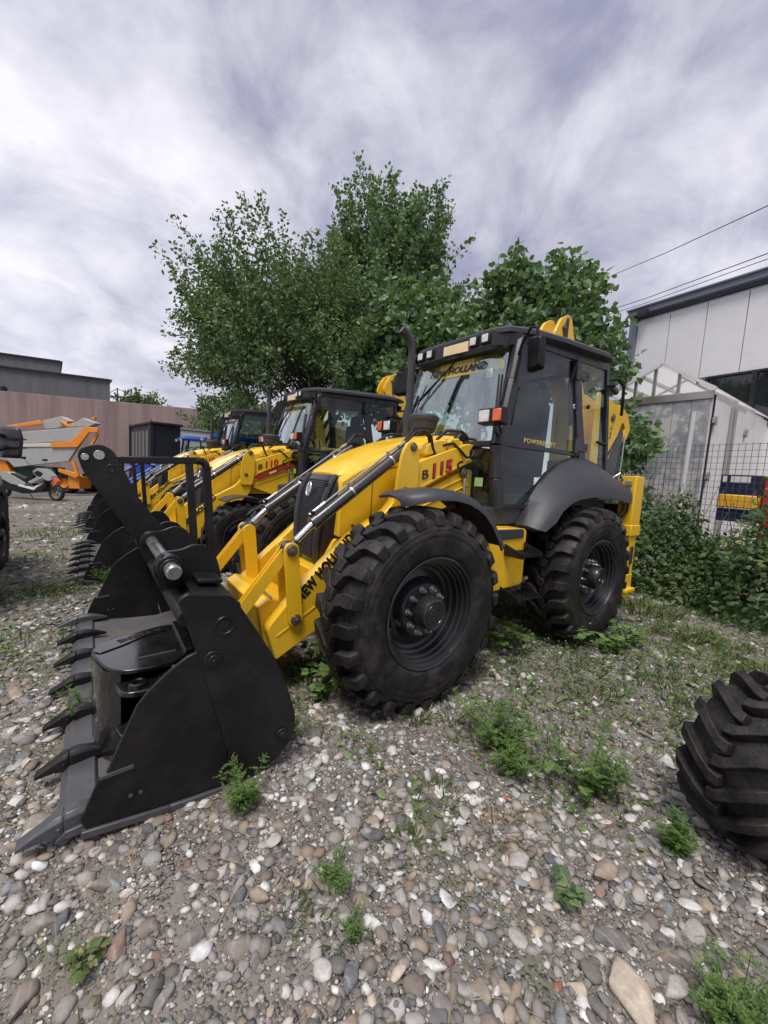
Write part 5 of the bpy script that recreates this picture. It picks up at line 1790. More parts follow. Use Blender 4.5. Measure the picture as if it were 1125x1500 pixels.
make_tree('green_tree', 'rounded tree behind the cab of the farthest loader', (-2.9, -20.0, 0), 6, (-2.9, -20.0, 3.3), (2.7, 2.6, 2.3), 330, 11000, 0.21, 'oval', LEAF_DARK, up=0.4, trunk_r=0.15, seed=31, shoot_len=(0.4, 0.9), spread=0.22, inner=0.1)
make_tree('distant_tree', 'distant tree whose top shows over the pink wall beside the grey building', (-0.8, -50.8, 0), 8, (-0.8, -50.8, 6.2), (2.6, 2.4, 2.6), 60, 2500, 0.42, 'oval', LEAF_DARK, up=0.5, trunk_r=0.2, seed=37, shoot_len=(0.8, 1.6), spread=0.35, inner=0.1)


def make_hedge(name, label, pts, w, h, n, m, size, cat, kind=None, seed=2):
    """rambling growth over a line of ground"""
    global rng
    keep = rng
    rng = np.random.default_rng(seed)
    pts = np.array(pts, float)
    seg = np.linalg.norm(np.diff(pts, axis=0), axis=1)
    cum = np.concatenate([[0], np.cumsum(seg)])
    t = rng.uniform(0, cum[-1], n)
    cx = np.interp(t, cum, pts[:, 0])
    cy = np.interp(t, cum, pts[:, 1])
    ang = rng.uniform(0, math.pi, n)
    hh = h * (0.72 + 0.20 * np.sin(t * 2.3 + 1) + 0.13 * np.sin(t * 5.1) + 0.08 * np.sin(t * 11.3))
    rr = rng.uniform(0.25, 1.0, n) ** 0.45
    tx = np.gradient(pts[:, 0])[0]
    d = pts[-1] - pts[0]
    d /= np.linalg.norm(d)
    nrm = np.array([-d[1], d[0]])
    lat = w * rr * np.cos(ang) * (1 + 0.2 * np.sin(t * 4))
    x = cx + nrm[0] * lat + rng.normal(0, 0.06, n)
    y = cy + nrm[1] * lat + rng.normal(0, 0.06, n)
    z = ground_z(x, y) + hh * rr * np.sin(ang) + rng.normal(0, 0.03, n)
    P = np.stack([x, y, np.maximum(z, 0.01)], 1)
    outw = np.stack([nrm[0] * np.cos(ang), nrm[1] * np.cos(ang), np.sin(ang)], 1)
    D = unit(rand_unit(n) * 0.8 + outw * 0.5 + np.array([0, 0, -0.25]))
    U = unit(np.cross(D, outw + 0.5 * rand_unit(n)))
    v = np.clip(rng.beta(2, 2.5, n) + 0.18 * np.sin(t * 3 + z * 5), 0, 1)
    root = empty(name, (0, 0, 0), 0, label, cat)
    me = leaves_mesh('foliage', P, D, U, size * rng.uniform(0.6, 1.25, n), m, 'oval', v=v)
    o = bpy.data.objects.new('foliage', me)
    COL.objects.link(o)
    o.parent = root
    mb = MB()
    for k in range(60):
        a = rng.uniform(0, cum[-1])
        bx, by = np.interp(a, cum, pts[:, 0]), np.interp(a, cum, pts[:, 1])
        s = rng.choice([-1, 1])
        L = rng.uniform(0.3, 1.0)
        top = h * rng.uniform(0.6, 0.88)
        mb.tube([(bx, by, 0), (bx + nrm[0] * s * w * 0.3, by + nrm[1] * s * w * 0.3, top * 0.7), (bx + nrm[0] * s * w * 0.7, by + nrm[1] * s * w * 0.7, top), (bx + nrm[0] * s * w * (0.8 + L * 0.3) + 0.1, by + nrm[1] * s * w * (0.8 + L * 0.3), top * 0.75)], [0.006, 0.005, 0.004, 0.002], 4)
    mb.build('stems', mat('bramble_stem', (0.09, 0.075, 0.035), 0.7), root)
    rng = keep
    return root


make_hedge('bramble_thicket', 'thick green brambles along the wire fence to the right of the stabiliser leg', [(-4.0, -3.2), (-3.45, -0.6), (-3.2, 0.6), (-2.95, 1.7), (-2.75, 3.2), (-2.6, 4.6)], 0.80, 1.95, 32000, LEAF_BRAM, 0.080, 'brambles', seed=4)
make_hedge('undergrowth', 'dark undergrowth at the foot of the trees behind the loaders', [(-3.7, -16.0), (-3.9, -10.0), (-4.0, -6.0), (-4.3, -3.0)], 1.3, 2.3, 15000, LEAF_DARK, 0.17, 'undergrowth', seed=6)


def scatter_grass():
    n = 130000
    x1, y1 = sector(n // 2, 0.8, 5.5)
    x2, y2 = sector(n // 2, 4.0, 13.0)
    x, y = np.concatenate([x1, x2]), np.concatenate([y1, y2])
    w = weedy(x, y)
    tuft = np.sin(9.1 * x + 3.3 * np.sin(4 * y)) * np.cos(8.3 * y + 2.7 * np.sin(5 * x)) * 0.5 + 0.5
    keepm = (rng.random(n) < np.clip(w * 1.5 - 0.12, 0, 1) * tuft ** 1.2) & ~((x < -3.6) & (y < 1))
    x, y, w = x[keepm], y[keepm], w[keepm]
    n = len(x)
    L = np.clip(rng.normal(0.060, 0.025, n), 0.02, 0.14) * (0.8 + 0.7 * w)
    P = np.stack([x, y, ground_z(x, y) - 0.004], 1)
    D = unit(np.stack([rng.normal(0, 0.45, n), rng.normal(0, 0.45, n), np.ones(n)], 1))
    U = unit(np.cross(D, rand_unit(n)))
    v = np.clip(rng.beta(2, 3, n) + 0.35 * (rng.random(n) < 0.12), 0, 1)
    me = leaves_mesh('grass', P, D, U, L, LEAF_GRASS, 'blade', v=v)
    o = bpy.data.objects.new('grass', me)
    COL.objects.link(o)
    tag(o, 'short grass and dry blades growing in patches through the gravel', 'grass', kind='stuff')
    # low creeping leaves
    n = 50000
    x, y = sector(n, 1.2, 9.0)
    w = weedy(x, y)
    k = (rng.random(n) < np.clip(w * 1.3 - 0.26, 0, 1)) & (x > -3.4)
    x, y = x[k], y[k]
    n = len(x)
    P = np.stack([x, y, ground_z(x, y) + rng.uniform(0.005, 0.10, n) * weedy(x, y)], 1)
    D = unit(np.stack([rng.normal(0, 1, n), rng.normal(0, 1, n), rng.uniform(-0.1, 0.8, n)], 1))
    U = unit(np.cross(D, np.array([0, 0, 1.0]) + 0.4 * rand_unit(n)))
    me = leaves_mesh('ground_cover', P, D, U, rng.uniform(0.014, 0.05, n), LEAF_WEED, 'oval')
    o = bpy.data.objects.new('ground_cover', me)
    COL.objects.link(o)
    tag(o, 'low leafy ground cover around the wheels and the foot of the brambles', 'ground cover', kind='stuff')
    # dry stalks and twigs
    n = 2600
    x, y = sector(n, 0.8, 6.0)
    k = (x > -2.8)
    x, y = x[k], y[k]
    n = len(x)
    P = np.stack([x, y, ground_z(x, y) + rng.uniform(0.008, 0.03, n)], 1)
    D = unit(np.stack([rng.normal(0, 1, n), rng.normal(0, 1, n), rng.uniform(-0.05, 0.25, n)], 1))
    U = unit(np.cross(D, np.array([0, 0, 1.0]) + 0.3 * rand_unit(n)))
    me = leaves_mesh('twigs', P, D, U * 0.32, rng.uniform(0.03, 0.16, n), STRAW, 'blade')
    o = bpy.data.objects.new('twigs', me)
    COL.objects.link(o)
    tag(o, 'dry stalks and twigs lying on the gravel', 'twigs', kind='stuff')


scatter_grass()


def feather_weed(label, x, y, h, n_st, bushy, seed, m=None, cat='weed', wide=1.0, name='weed'):
    """a small plant with upright stems and finely cut leaves"""
    r = np.random.default_rng(seed)
    root = empty(name, (x, y, float(ground_z(x, y)) - 0.005), 0, label, cat)
    P, D, U, S = [], [], [], []
    mb = MB()
    for k in range(n_st):
        a = r.uniform(0, 6.28)
        lean = r.uniform(0.10, 0.95) * wide
        tip = np.array([math.cos(a) * lean * h, math.sin(a) * lean * h, h * r.uniform(0.55, 1.0)])
        mb.tube([(0.01 * math.cos(a), 0.01 * math.sin(a), 0), tuple(tip * 0.5 + np.array([0, 0, h * 0.06])), tuple(tip)], [0.0030, 0.0022, 0.001], 4)
        for t in np.linspace(0.12, 1.0, int(8 * bushy)):
            base = tip * t + np.array([0, 0, h * 0.06 * math.sin(math.pi * t)])
            for q in range(3):
                aa = r.uniform(0, 6.28)
                fd = unit(np.array([math.cos(aa), math.sin(aa), r.uniform(0.0, 0.9)]))
                fl = h * r.uniform(0.16, 0.32) * (1.15 - 0.5 * t)
                side = unit(np.cross(fd, np.array([0, 0, 1.0])))
                for s in np.linspace(0.15, 1.0, 7):
                    for sg in (-1, 1):
                        P.append(base + fd * fl * s)
                        D.append(unit(fd * 0.75 + side * sg * 0.8 + r.normal(0, 0.1, 3)))
                        S.append(fl * 0.27 * (1.15 - 0.6 * s))
    n = len(P)
    P, D, S = np.array(P), np.array(D), np.array(S)
    U = unit(np.cross(D, np.array([0, 0, 1.0]) + 0.5 * r.normal(size=(n, 3))))
    me = leaves_mesh('leaf_spray', P, D, U, S, m or LEAF_WEED, 'diamond')
    o = bpy.data.objects.new('leaf_spray', me)
    COL.objects.link(o)
    o.parent = root
    mb.build('stem', m or LEAF_WEED, root)
    return root


def lobed_weed(label, x, y, h, n, ls, seed, name='weed', cat='weed', m=None):
    """a plant with plain broad leaves on stalks"""
    r = np.random.default_rng(seed)
    root = empty(name, (x, y, float(ground_z(x, y)) - 0.005), 0, label, cat)
    P, D, S = [], [], []
    mb = MB()
    for k in range(n):
        a = r.uniform(0, 6.28)
        tip = np.array([math.cos(a) * h * r.uniform(0.1, 0.8), math.sin(a) * h * r.uniform(0.1, 0.8), h * r.uniform(0.3, 1.0)])
        mb.tube([(0, 0, 0), tuple(tip * 0.6 + np.array([0, 0, 0.1 * h])), tuple(tip)], 0.0018, 4)
        for q in range(3):
            P.append(tip)
            D.append(unit(np.array([math.cos(a + q - 1), math.sin(a + q - 1), r.uniform(-0.2, 0.4)])))
            S.append(ls * r.uniform(0.6, 1.2))
    P, D, S = np.array(P), np.array(D), np.array(S)
    U = unit(np.cross(D, np.array([0, 0, 1.0]) + 0.25 * r.normal(size=(len(P), 3))))
    me = leaves_mesh('leaf_spray', P, D, U, S, m or LEAF_WEED, 'broad')
    o = bpy.data.objects.new('leaf_spray', me)
    COL.objects.link(o)
    tag(o, kind='stuff')
    o.parent = root
    mb.build('stem', m or LEAF_WEED, root)
    return root


for i, (x, y, h, ns, bu, wd, lab) in enumerate((
        (3.46, 1.33, 0.13, 9, 1.0, 0.8, 'bright feathery weed on the gravel just right of the nearest bucket'),
        (3.30, 1.80, 0.085, 7, 0.9, 0.8, 'small feathery weed beside a flat brown stone'),
        (3.33, 1.98, 0.06, 7, 0.9, 0.9, 'tiny round feathery weed closest below the small feathery one'),
        (2.06, 1.56, 0.20, 14, 1.1, 1.2, 'wide feathery green weed in front of the near front tyre'),
        (2.20, 1.72, 0.15, 9, 1.0, 1.1, 'lower feathery weed touching the wide one'),
        (1.92, 2.02, 0.19, 9, 1.0, 1.0, 'tall feathery weed rising behind the lobed leaves left of the loose tractor tyre'),
        (1.96, 2.40, 0.13, 11, 1.1, 0.6, 'dense needle leaved tuft at the foot of the loose tractor tyre'),
        (2.50, 2.72, 0.14, 10, 1.0, 0.8, 'fine pale green weed at the lower edge nearest the camera'),
        (2.42, 2.84, 0.10, 8, 0.9, 0.8, 'fine weed in the nearest corner below the loose tractor tyre'),
        (4.00, 0.30, 0.13, 7, 1.0, 1.2, 'light green weed growing among the bucket teeth'),
        (3.80, -2.50, 0.16, 8, 0.9, 1.1, 'feathery weed between the nearest and the middle toothed buckets'),
        (4.7, -2.2, 0.14, 8, 0.9, 1.1, 'feathery weed on the open gravel left of the middle bucket'),
        (3.12, 0.95, 0.12, 7, 0.9, 1.2, 'dark feathery weed behind the heel of the nearest bucket'))):
    feather_weed(lab, x, y, h * 1.45, ns + 3, bu, 50 + i, wide=wd)
lobed_weed('broad lobed weed with two large leaves left of the loose tractor tyre', 2.02, 1.98, 0.16, 9, 0.06, 81)
lobed_weed('leafy nettle clump growing at the inner side of the near rear tyre', 0.25, 0.95, 0.30, 34, 0.075, 82, name='nettle_clump', cat='nettles', m=LEAF_WEED)
lobed_weed('leafy nettle clump in front of the near rear tyre', -0.25, 1.30, 0.22, 30, 0.07, 83, name='nettle_clump', cat='nettles')
lobed_weed('leafy nettle clump under the step of the nearest loader', 0.95, 0.80, 0.26, 30, 0.07, 84, name='nettle_clump', cat='nettles')
lobed_weed('small grey leaved thistle on the stones in the right foreground', 2.52, 2.26, 0.09, 9, 0.045, 85, name='thistle', cat='thistle', m=LEAF_DARK)
lobed_weed('dark leaved seedling at the lower left edge of the stones', 4.0, 1.62, 0.06, 12, 0.03, 86, name='seedling', cat='seedling', m=LEAF_GRASS)
# a scrap of red plastic
mb = MB()
mb.prism([(0, 0), (0.014, 0.002), (0.018, 0.010), (0.006, 0.012)], -0.006, 0.008)
o = mb.build('plastic_scrap', mat('red_plastic', (0.65, 0.03, 0.02), 0.35), bevel=0.001, loc=(2.36, 1.84, float(ground_z(2.36, 1.84)) + 0.012))
tag(o, 'tiny scrap of red plastic on the gravel', 'plastic scrap')
# dead branch lying at the foot of the brambles
mb = MB()
mb.tube([(-2.55, 0.75, 0.10), (-2.40, 1.30, 0.30), (-2.20, 1.9, 0.42), (-2.0, 2.5, 0.50)], [0.012, 0.011, 0.009, 0.005], 6)
mb.tube([(-2.36, 1.42, 0.33), (-2.5, 1.7, 0.55), (-2.5, 1.85, 0.72)], [0.007, 0.005, 0.003], 5)
tag(mb.build('dead_branch', STRAW), 'bare dead branch sticking out of the foot of the brambles', 'branch')


def grass_tuft(label, x, y, h, n, rad, seed, dry=False, name='grass_tuft', cat='grass tuft'):
    r = np.random.default_rng(seed)
    a = r.uniform(0, 6.28, n)
    q = rad * np.sqrt(r.random(n))
    P = np.stack([q * np.cos(a), q * np.sin(a), np.full(n, -0.004)], 1)
    D = unit(np.stack([np.cos(a) * r.uniform(0, 0.9, n), np.sin(a) * r.uniform(0, 0.9, n), np.ones(n) * (0.35 if dry else 1.0)], 1) + 0.25 * r.normal(size=(n, 3)))
    U = unit(np.cross(D, unit(r.normal(size=(n, 3))))) * (0.6 if dry else 1.0)
    me = leaves_mesh(name, P, D, U, h * r.uniform(0.45, 1.15, n), STRAW if dry else LEAF_GRASS, 'blade', v=np.clip(r.beta(2, 2.5, n), 0, 1))
    o = bpy.data.objects.new(name, me)
    COL.objects.link(o)
    o.location = (x, y, float(ground_z(x, y)))
    return tag(o, label, cat)


for i, (x, y, h, n, rd, lab) in enumerate((
        (2.64, 1.64, 0.10, 90, 0.10, 'thin grass tuft in the middle of the gravel below the near front tyre'),
        (2.92, 1.74, 0.08, 70, 0.07, 'sparse grass tuft between the near front tyre and the two small feathery weeds'),
        (3.46, 1.82, 0.07, 60, 0.06, 'sparse grass tuft beside the small feathery weeds at the bottom'),
        (-1.15, 1.50, 0.20, 220, 0.30, 'long grass tuft on the weedy ground behind the near rear wheel'),
        (-1.70, 0.95, 0.24, 260, 0.35, 'long grass tuft between the stabiliser leg and the brambles'),
        (-0.6, 2.25, 0.15, 200, 0.30, 'low spreading grass tuft behind the loose tractor tyre'),
        (0.3, 2.0, 0.13, 160, 0.28, 'low grass tuft on the open ground right of the near rear wheel'),
        (1.0, 1.55, 0.12, 120, 0.18, 'grass tuft just outside the gap between the two near wheels'),
        (2.62, 0.30, 0.20, 180, 0.22, 'shaded grass tuft under the loader arms of the nearest machine'),
        (2.05, 1.22, 0.11, 90, 0.12, 'thin grass tuft leaning on the lower edge of the near front tyre'),
        (2.32, 1.10, 0.14, 70, 0.10, 'seeding grass tuft in front of the near front tyre'),
        (4.70, -0.45, 0.10, 120, 0.20, 'grass tuft on the open gravel beside the bucket teeth'),
        (4.30, -2.35, 0.12, 150, 0.22, 'grass tuft in the middle of the open gravel lane'),
        (4.6, -6.6, 0.18, 260, 0.6, 'wide grass tuft far down the open gravel lane'))):
    grass_tuft(lab, x, y, h, n, rd, 200 + i)
grass_tuft('bundle of dry reddish straw stalks lying on the gravel', 2.52, 1.92, 0.13, 150, 0.10, 260, dry=True, name='dry_straw', cat='straw')
lobed_weed('dark leafy weed clump below the loader arm behind the bucket heel', 2.68, 0.62, 0.22, 26, 0.06, 87, name='nettle_clump', cat='nettles')
lobed_weed('dark leafy weed clump at the inner side of the near front tyre', 2.55, 0.25, 0.22, 26, 0.06, 88, name='nettle_clump', cat='nettles')
lobed_weed('leafy weed clump at the outer foot of the near rear tyre', 0.05, 1.28, 0.17, 30, 0.06, 89, name='nettle_clump', cat='nettles')

# ------------------------------------------------------------------ road, walls and buildings
ASP = mat('old_asphalt', (0.115, 0.110, 0.108), 0.85, dirt=0.5, dirt_col=(0.20, 0.18, 0.155), dirt_scale=0.8, bump=0.4, bump_scale=60)
mb = MB()
mb.add([(30, -8.7, 0.012), (12, -13.6, 0.012), (5.3, -15.35, 0.012), (3.9, -15.9, 0.012), (-8, -19.0, 0.012), (-30, -24.0, 0.012), (-34, -11.6 - 0.0, 0.012 - 0.0), (-34, -12.0, 0.012)][:6] +
       [(-30, -9.8 - 0.0, 0.0)][:0] + [(-30.5, -9.9, 0.012)][:0], [(0, 1, 2, 3, 4, 5)][:0])
far = [(30, -34.5, 0.012), (12, -27.0, 0.012), (5.3, -24.2, 0.012), (3.9, -23.7, 0.012), (-8, -21.0, 0.012), (-30, -25.6, 0.012)]
mb.add(far, [])
mb.f = [(i, i + 1, i + 7, i + 6) for i in range(5)]
o = mb.build('road', ASP, smooth=False)
tag(o, kind='structure')

CON = None


def streaked(name, base, light, dark, vs=0.35, rough=0.85, joints=None):
    """concrete with rain streaks running down it"""
    m = bpy.data.materials.new(name)
    m.use_nodes = True
    n = NT(m.node_tree)
    out = n('ShaderNodeOutputMaterial')
    ge = n('ShaderNodeNewGeometry')
    mp = n('ShaderNodeMapping', {0: ge.outputs['Position'], 3: (1.6, 1.6, 0.10)})
    nz = n('ShaderNodeTexNoise', {'Vector': mp.outputs[0], 'Scale': 1.3, 'Detail': 9.0, 'Roughness': 0.65})
    n2 = n('ShaderNodeTexNoise', {'Vector': ge.outputs['Position'], 'Scale': 0.7, 'Detail': 8.0, 'Roughness': 0.7})
    c = n.ramp(nz.outputs[0], [(0.32, dark), (0.5, base), (0.68, light)])
    f = n('ShaderNodeMapRange', {'Value': n2.outputs[0], 'From Min': 0.4, 'From Max': 0.7, 'To Min': 0.0, 'To Max': vs})
    c = n.mix(f.outputs[0], c, dark)
    pb = n('ShaderNodeBsdfPrincipled', {'Base Color': c, 'Roughness': rough})
    n3 = n('ShaderNodeTexNoise', {'Vector': ge.outputs['Position'], 'Scale': 14.0, 'Detail': 6.0})
    n.link(bump_of(n, n3.outputs[0], 0.3, 0.02), pb.inputs['Normal'])
    n.link(pb.outputs[0], out.inputs[0])
    return m


PINK = streaked('pink_concrete', (0.300, 0.215, 0.205), (0.36, 0.275, 0.262), (0.215, 0.150, 0.140))
GREYR = streaked('grey_render', (0.125, 0.128, 0.135), (0.145, 0.148, 0.155), (0.105, 0.107, 0.112), 0.2)


def wall_run(name, a, b, h, th, m, label, cat, base=-0.3):
    a, b = Vector(a), Vector(b)
    d = (b - a).normalized()
    nrm = Vector((-d.y, d.x))
    mb = MB()
    pts = [a, b, b + nrm * th, a + nrm * th]
    mb.add([(p.x, p.y, base) for p in pts] + [(p.x, p.y, h) for p in pts], [(0, 1, 2, 3), (7, 6, 5, 4), (0, 4, 5, 1), (1, 5, 6, 2), (2, 6, 7, 3), (3, 7, 4, 0)])
    return tag(mb.build(name, m, smooth=False, bevel=0.02), label, cat)


W0, W1 = Vector((12.9, -28.68)), Vector((-0.98, -22.98))
dw = (W1 - W0).normalized()
pw = wall_run('boundary_wall', W0 - dw * 22, W1 + dw * 9, 4.56, -0.3, PINK, 'long pink concrete wall with dark rain streaks behind the yard', 'wall')


def box_building(name, corners, h, m, label, base=0.0, cap=True):
    root = empty(name, (0, 0, 0), 0, label, 'building')
    mb = MB()
    n = len(corners)
    mb.add([(x, y, base) for x, y in corners] + [(x, y, h) for x, y in corners], [tuple(range(n))[::-1], tuple(range(n, 2 * n))] + [(i, (i + 1) % n, n + (i + 1) % n, n + i) for i in range(n)])
    mb.build('wall', m, root, smooth=False)
    if cap:
        mb = MB()
        for i in range(n):
            a, b = corners[i], corners[(i + 1) % n]
            mb.bar((a[0], a[1], h + 0.05), (b[0], b[1], h + 0.05), 0.35, 0.12)
        mb.build('parapet_cap', FRM, root, smooth=False)
    return root


dg1 = (Vector((9.72, -42.23)) - Vector((2.5, -40.6))).normalized()
g0 = Vector((2.5, -40.6))
nb = Vector((0.06, -0.998))
box_building('grey_building', [tuple(g0), tuple(g0 + dg1 * 45), tuple(g0 + dg1 * 45 + nb * 22), tuple(g0 + nb * 22)], 8.1, GREYR, 'plain grey rendered building with a set back upper storey behind the pink wall')
g1 = g0 + dg1 * 3.4 + nb * 5.2
bb = box_building('upper_storey', [tuple(g1), tuple(g1 + dg1 * 40), tuple(g1 + dg1 * 40 + nb * 14), tuple(g1 + nb * 14)], 10.0, GREYR, 'set back storey', base=8.102)
gb = [x for x in COL.objects if x.name == 'grey_building'][0]
for ch in KIDS(bb):
    ch.parent = gb
    ch.name = 'upper_' + ch.name.split('.')[0]
bpy.data.objects.remove(bb)
mb = MB()
c_ = g0 + dg1 * 7.2 - nb * 0.02
mb.cyl((c_.x, c_.y, 6.4), (c_.x + nb.x * -0.05, c_.y - nb.y * 0.05, 6.4), 0.22, 16)
mb.build('vent_grille', BLK, gb)

# tower crane far away
mb = MB()
mb.bar((-2.29, -132, -1), (-2.29, -132, 18.4), 0.5, 0.5, (1, 0, 0))
mb.bar((1.0, -134.5, 17.7), (-6.8, -128.6, 17.9), 0.35, 0.35)
mb.bar((-2.29, -132, 18.3), (-2.29, -132, 20.2), 0.3, 0.3, (1, 0, 0))
mb.bar((-2.29, -132, 20.1), (-6.4, -128.9, 18.0), 0.12, 0.12)
mb.bar((-2.29, -132, 20.1), (0.8, -134.3, 17.8), 0.12, 0.12)
cr_ = empty('tower_crane', (0, 0, 0), 0, 'tiny tower crane in the distance above the end of the grey building', 'crane')
mb.build('crane_mast', FRM, cr_)

# white factory hall on the right
FW = mat('factory_panel', (0.76, 0.755, 0.77), 0.45, dirt=0.22, dirt_col=(0.50, 0.49, 0.48), dirt_scale=0.7)
FD = mat('slate_grey_trim', (0.15, 0.17, 0.205), 0.45)
FG = mat('factory_window', (0.02, 0.024, 0.028), 0.05, spec=0.9, rough_var=0.02)
fac = empty('factory_hall', (-11.97, -4.09, 0), math.atan2(3.58, 0.42) - math.pi / 2, 'white panelled factory hall with slate grey roof edge and a window band', 'building')
# local frame: +y along the facade, +x out of the facade
mb = MB()
mb.box((-6.1, 5.0, 3.85), (12.0, 10.1, 7.5))
mb.build('wall_core', FW, fac, smooth=False)
edges = [0.14, 1.19, 2.25, 3.27, 4.30, 5.33, 6.36, 7.4, 8.5, 9.9]
for a, b in zip(edges[:-1], edges[1:]):
    for z0, z1 in ((0.0, 3.55), (5.17, 7.50)) if a > 2.2 else ((0.0, 7.50),):
        mb = MB()
        mb.box((-0.02 + 0.0, (a + b) / 2, (z0 + z1) / 2), (0.12, b - a - 0.022, z1 - z0))
        mb.build('wall_panel', FW, fac, bevel=0.006, smooth=False)
mb = MB()
mb.box((0.08, 5.0, 7.79), (0.30, 10.3, 0.22))
mb.box((0.20, 5.0, 7.90), (0.16, 10.4, 0.06))
mb.build('roof_edge', FD, fac, bevel=0.01)
mb = MB()
mb.box((0.04, 0.03, 3.8), (0.22, 0.24, 7.6))
mb.build('corner_trim', FD, fac, bevel=0.01)
mb = MB()
mb.box((-6, 5.0, 7.72), (12, 10.1, 0.2))
mb.build('roof', FD, fac)
y = 2.47
k = 0
while y < 8.5:
    w = 1.20 if k == 0 else 1.45
    mb = MB()
    mb.box((-0.02, y + w / 2, 4.36), (0.04, w - 0.10, 1.50))
    wd = mb.build('window', FG, fac, smooth=False)
    mb = MB()
    for yy in (y + 0.02, y + w - 0.02):
        mb.box((0.03, yy, 4.36), (0.10, 0.07, 1.58))
    for zz in (3.60, 5.13):
        mb.box((0.03, y + w / 2, zz), (0.10, w - 0.11, 0.06))
    mb.build('window_frame', FRM, wd, smooth=False)
    y += w
    k += 1
mb = MB()
mb.box((0.34, 0.42, 7.66), (0.10, 0.34, 0.22), Matrix.Identity(4))
mb.box((0.27, 0.42, 7.78), (0.12, 0.10, 0.08))
mb.build('flood_light', FRM, fac, bevel=0.01)

# galvanised box with a gable roof
GAL = bpy.data.materials.new('galvanised_sheet')
GAL.use_nodes = True
n = NT(GAL.node_tree)
out = n('ShaderNodeOutputMaterial')
ge = n('ShaderNodeNewGeometry')
nz = n('ShaderNodeTexNoise', {'Vector': ge.outputs['Position'], 'Scale': 1.5, 'Detail': 9.0, 'Roughness': 0.68})
n2 = n('ShaderNodeTexNoise', {'Vector': ge.outputs['Position'], 'Scale': 14.0, 'Detail': 6.0})
c = n.ramp(nz.outputs[0], [(0.40, (0.28, 0.28, 0.30)), (0.50, (0.38, 0.38, 0.40)), (0.53, (0.58, 0.56, 0.54)), (0.7, (0.52, 0.51, 0.49))])
pb = n('ShaderNodeBsdfPrincipled', {'Base Color': c, 'Roughness': 0.5, 'Metallic': 0.2})
n.link(bump_of(n, n2.outputs[0], 0.15, 0.01), pb.inputs['Normal'])
n.link(pb.outputs[0], out.inputs[0])
RWH = mat('dirty_white_panel', (0.74, 0.725, 0.72), 0.55, dirt=0.5, dirt_col=(0.50, 0.44, 0.41), dirt_scale=1.1)
bx = empty('storage_box', (-6.72, -0.05, 0), 0, 'tall galvanised storage box with white double doors and a small gable roof', 'container')
mb = MB()
mb.box((-2.2, -1.05, 1.86), (4.38, 2.08, 3.72))
mb.build('box_body', RWH, bx, smooth=False)
for k in range(6):
    y1 = -0.02 - 0.345 * k
    mb = MB()
    mb.box((0.012, y1 - 0.172, 1.80), (0.022, 0.337, 3.50))
    mb.build('sheet_panel', GAL, bx, bevel=0.003, smooth=False)
mb = MB()
mb.box((0.02, -1.05, 3.64), (0.06, 2.12, 0.17))
mb.build('top_rail', ZNC, bx, bevel=0.006)
for x0, x1 in ((-0.16, -1.36), (-1.40, -2.55)):
    mb = MB()
    mb.box(((x0 + x1) / 2, 0.012, 1.83), (abs(x1 - x0), 0.03, 3.40))
    d = mb.build('door', RWH, bx, bevel=0.008, smooth=False)
    mb = MB()
    xx = x1 + 0.10 if x0 > -1 else x0 - 0.12
    mb.cyl((xx, 0.055, 0.2), (xx, 0.055, 3.55), 0.035, 10)
    mb.build('lock_rod', ZNC, d)
    mb = MB()
    for zz in (0.6, 1.9, 3.1):
        hx = x0 + 0.04 if x0 > -1 else x1 - 0.04
        mb.box((hx, 0.05, zz), (0.18, 0.05, 0.12))
        mb.cyl((hx, 0.07, zz - 0.1), (hx, 0.07, zz + 0.1), 0.03, 8)
    mb.build('hinge', ZNC, d, bevel=0.005)
mb = MB()
mb.box((-0.10, 0.008, 1.85), (0.05, 0.02, 3.6))
mb.build('door_seal', BLK, bx)
mb = MB()
mb.prism([(-2.60, 2.02), (-4.9, 2.10), (-4.9, 3.66), (-2.60, 3.66)], -0.6, 0.03)
mb.build('side_panel', RWH, bx, smooth=False)
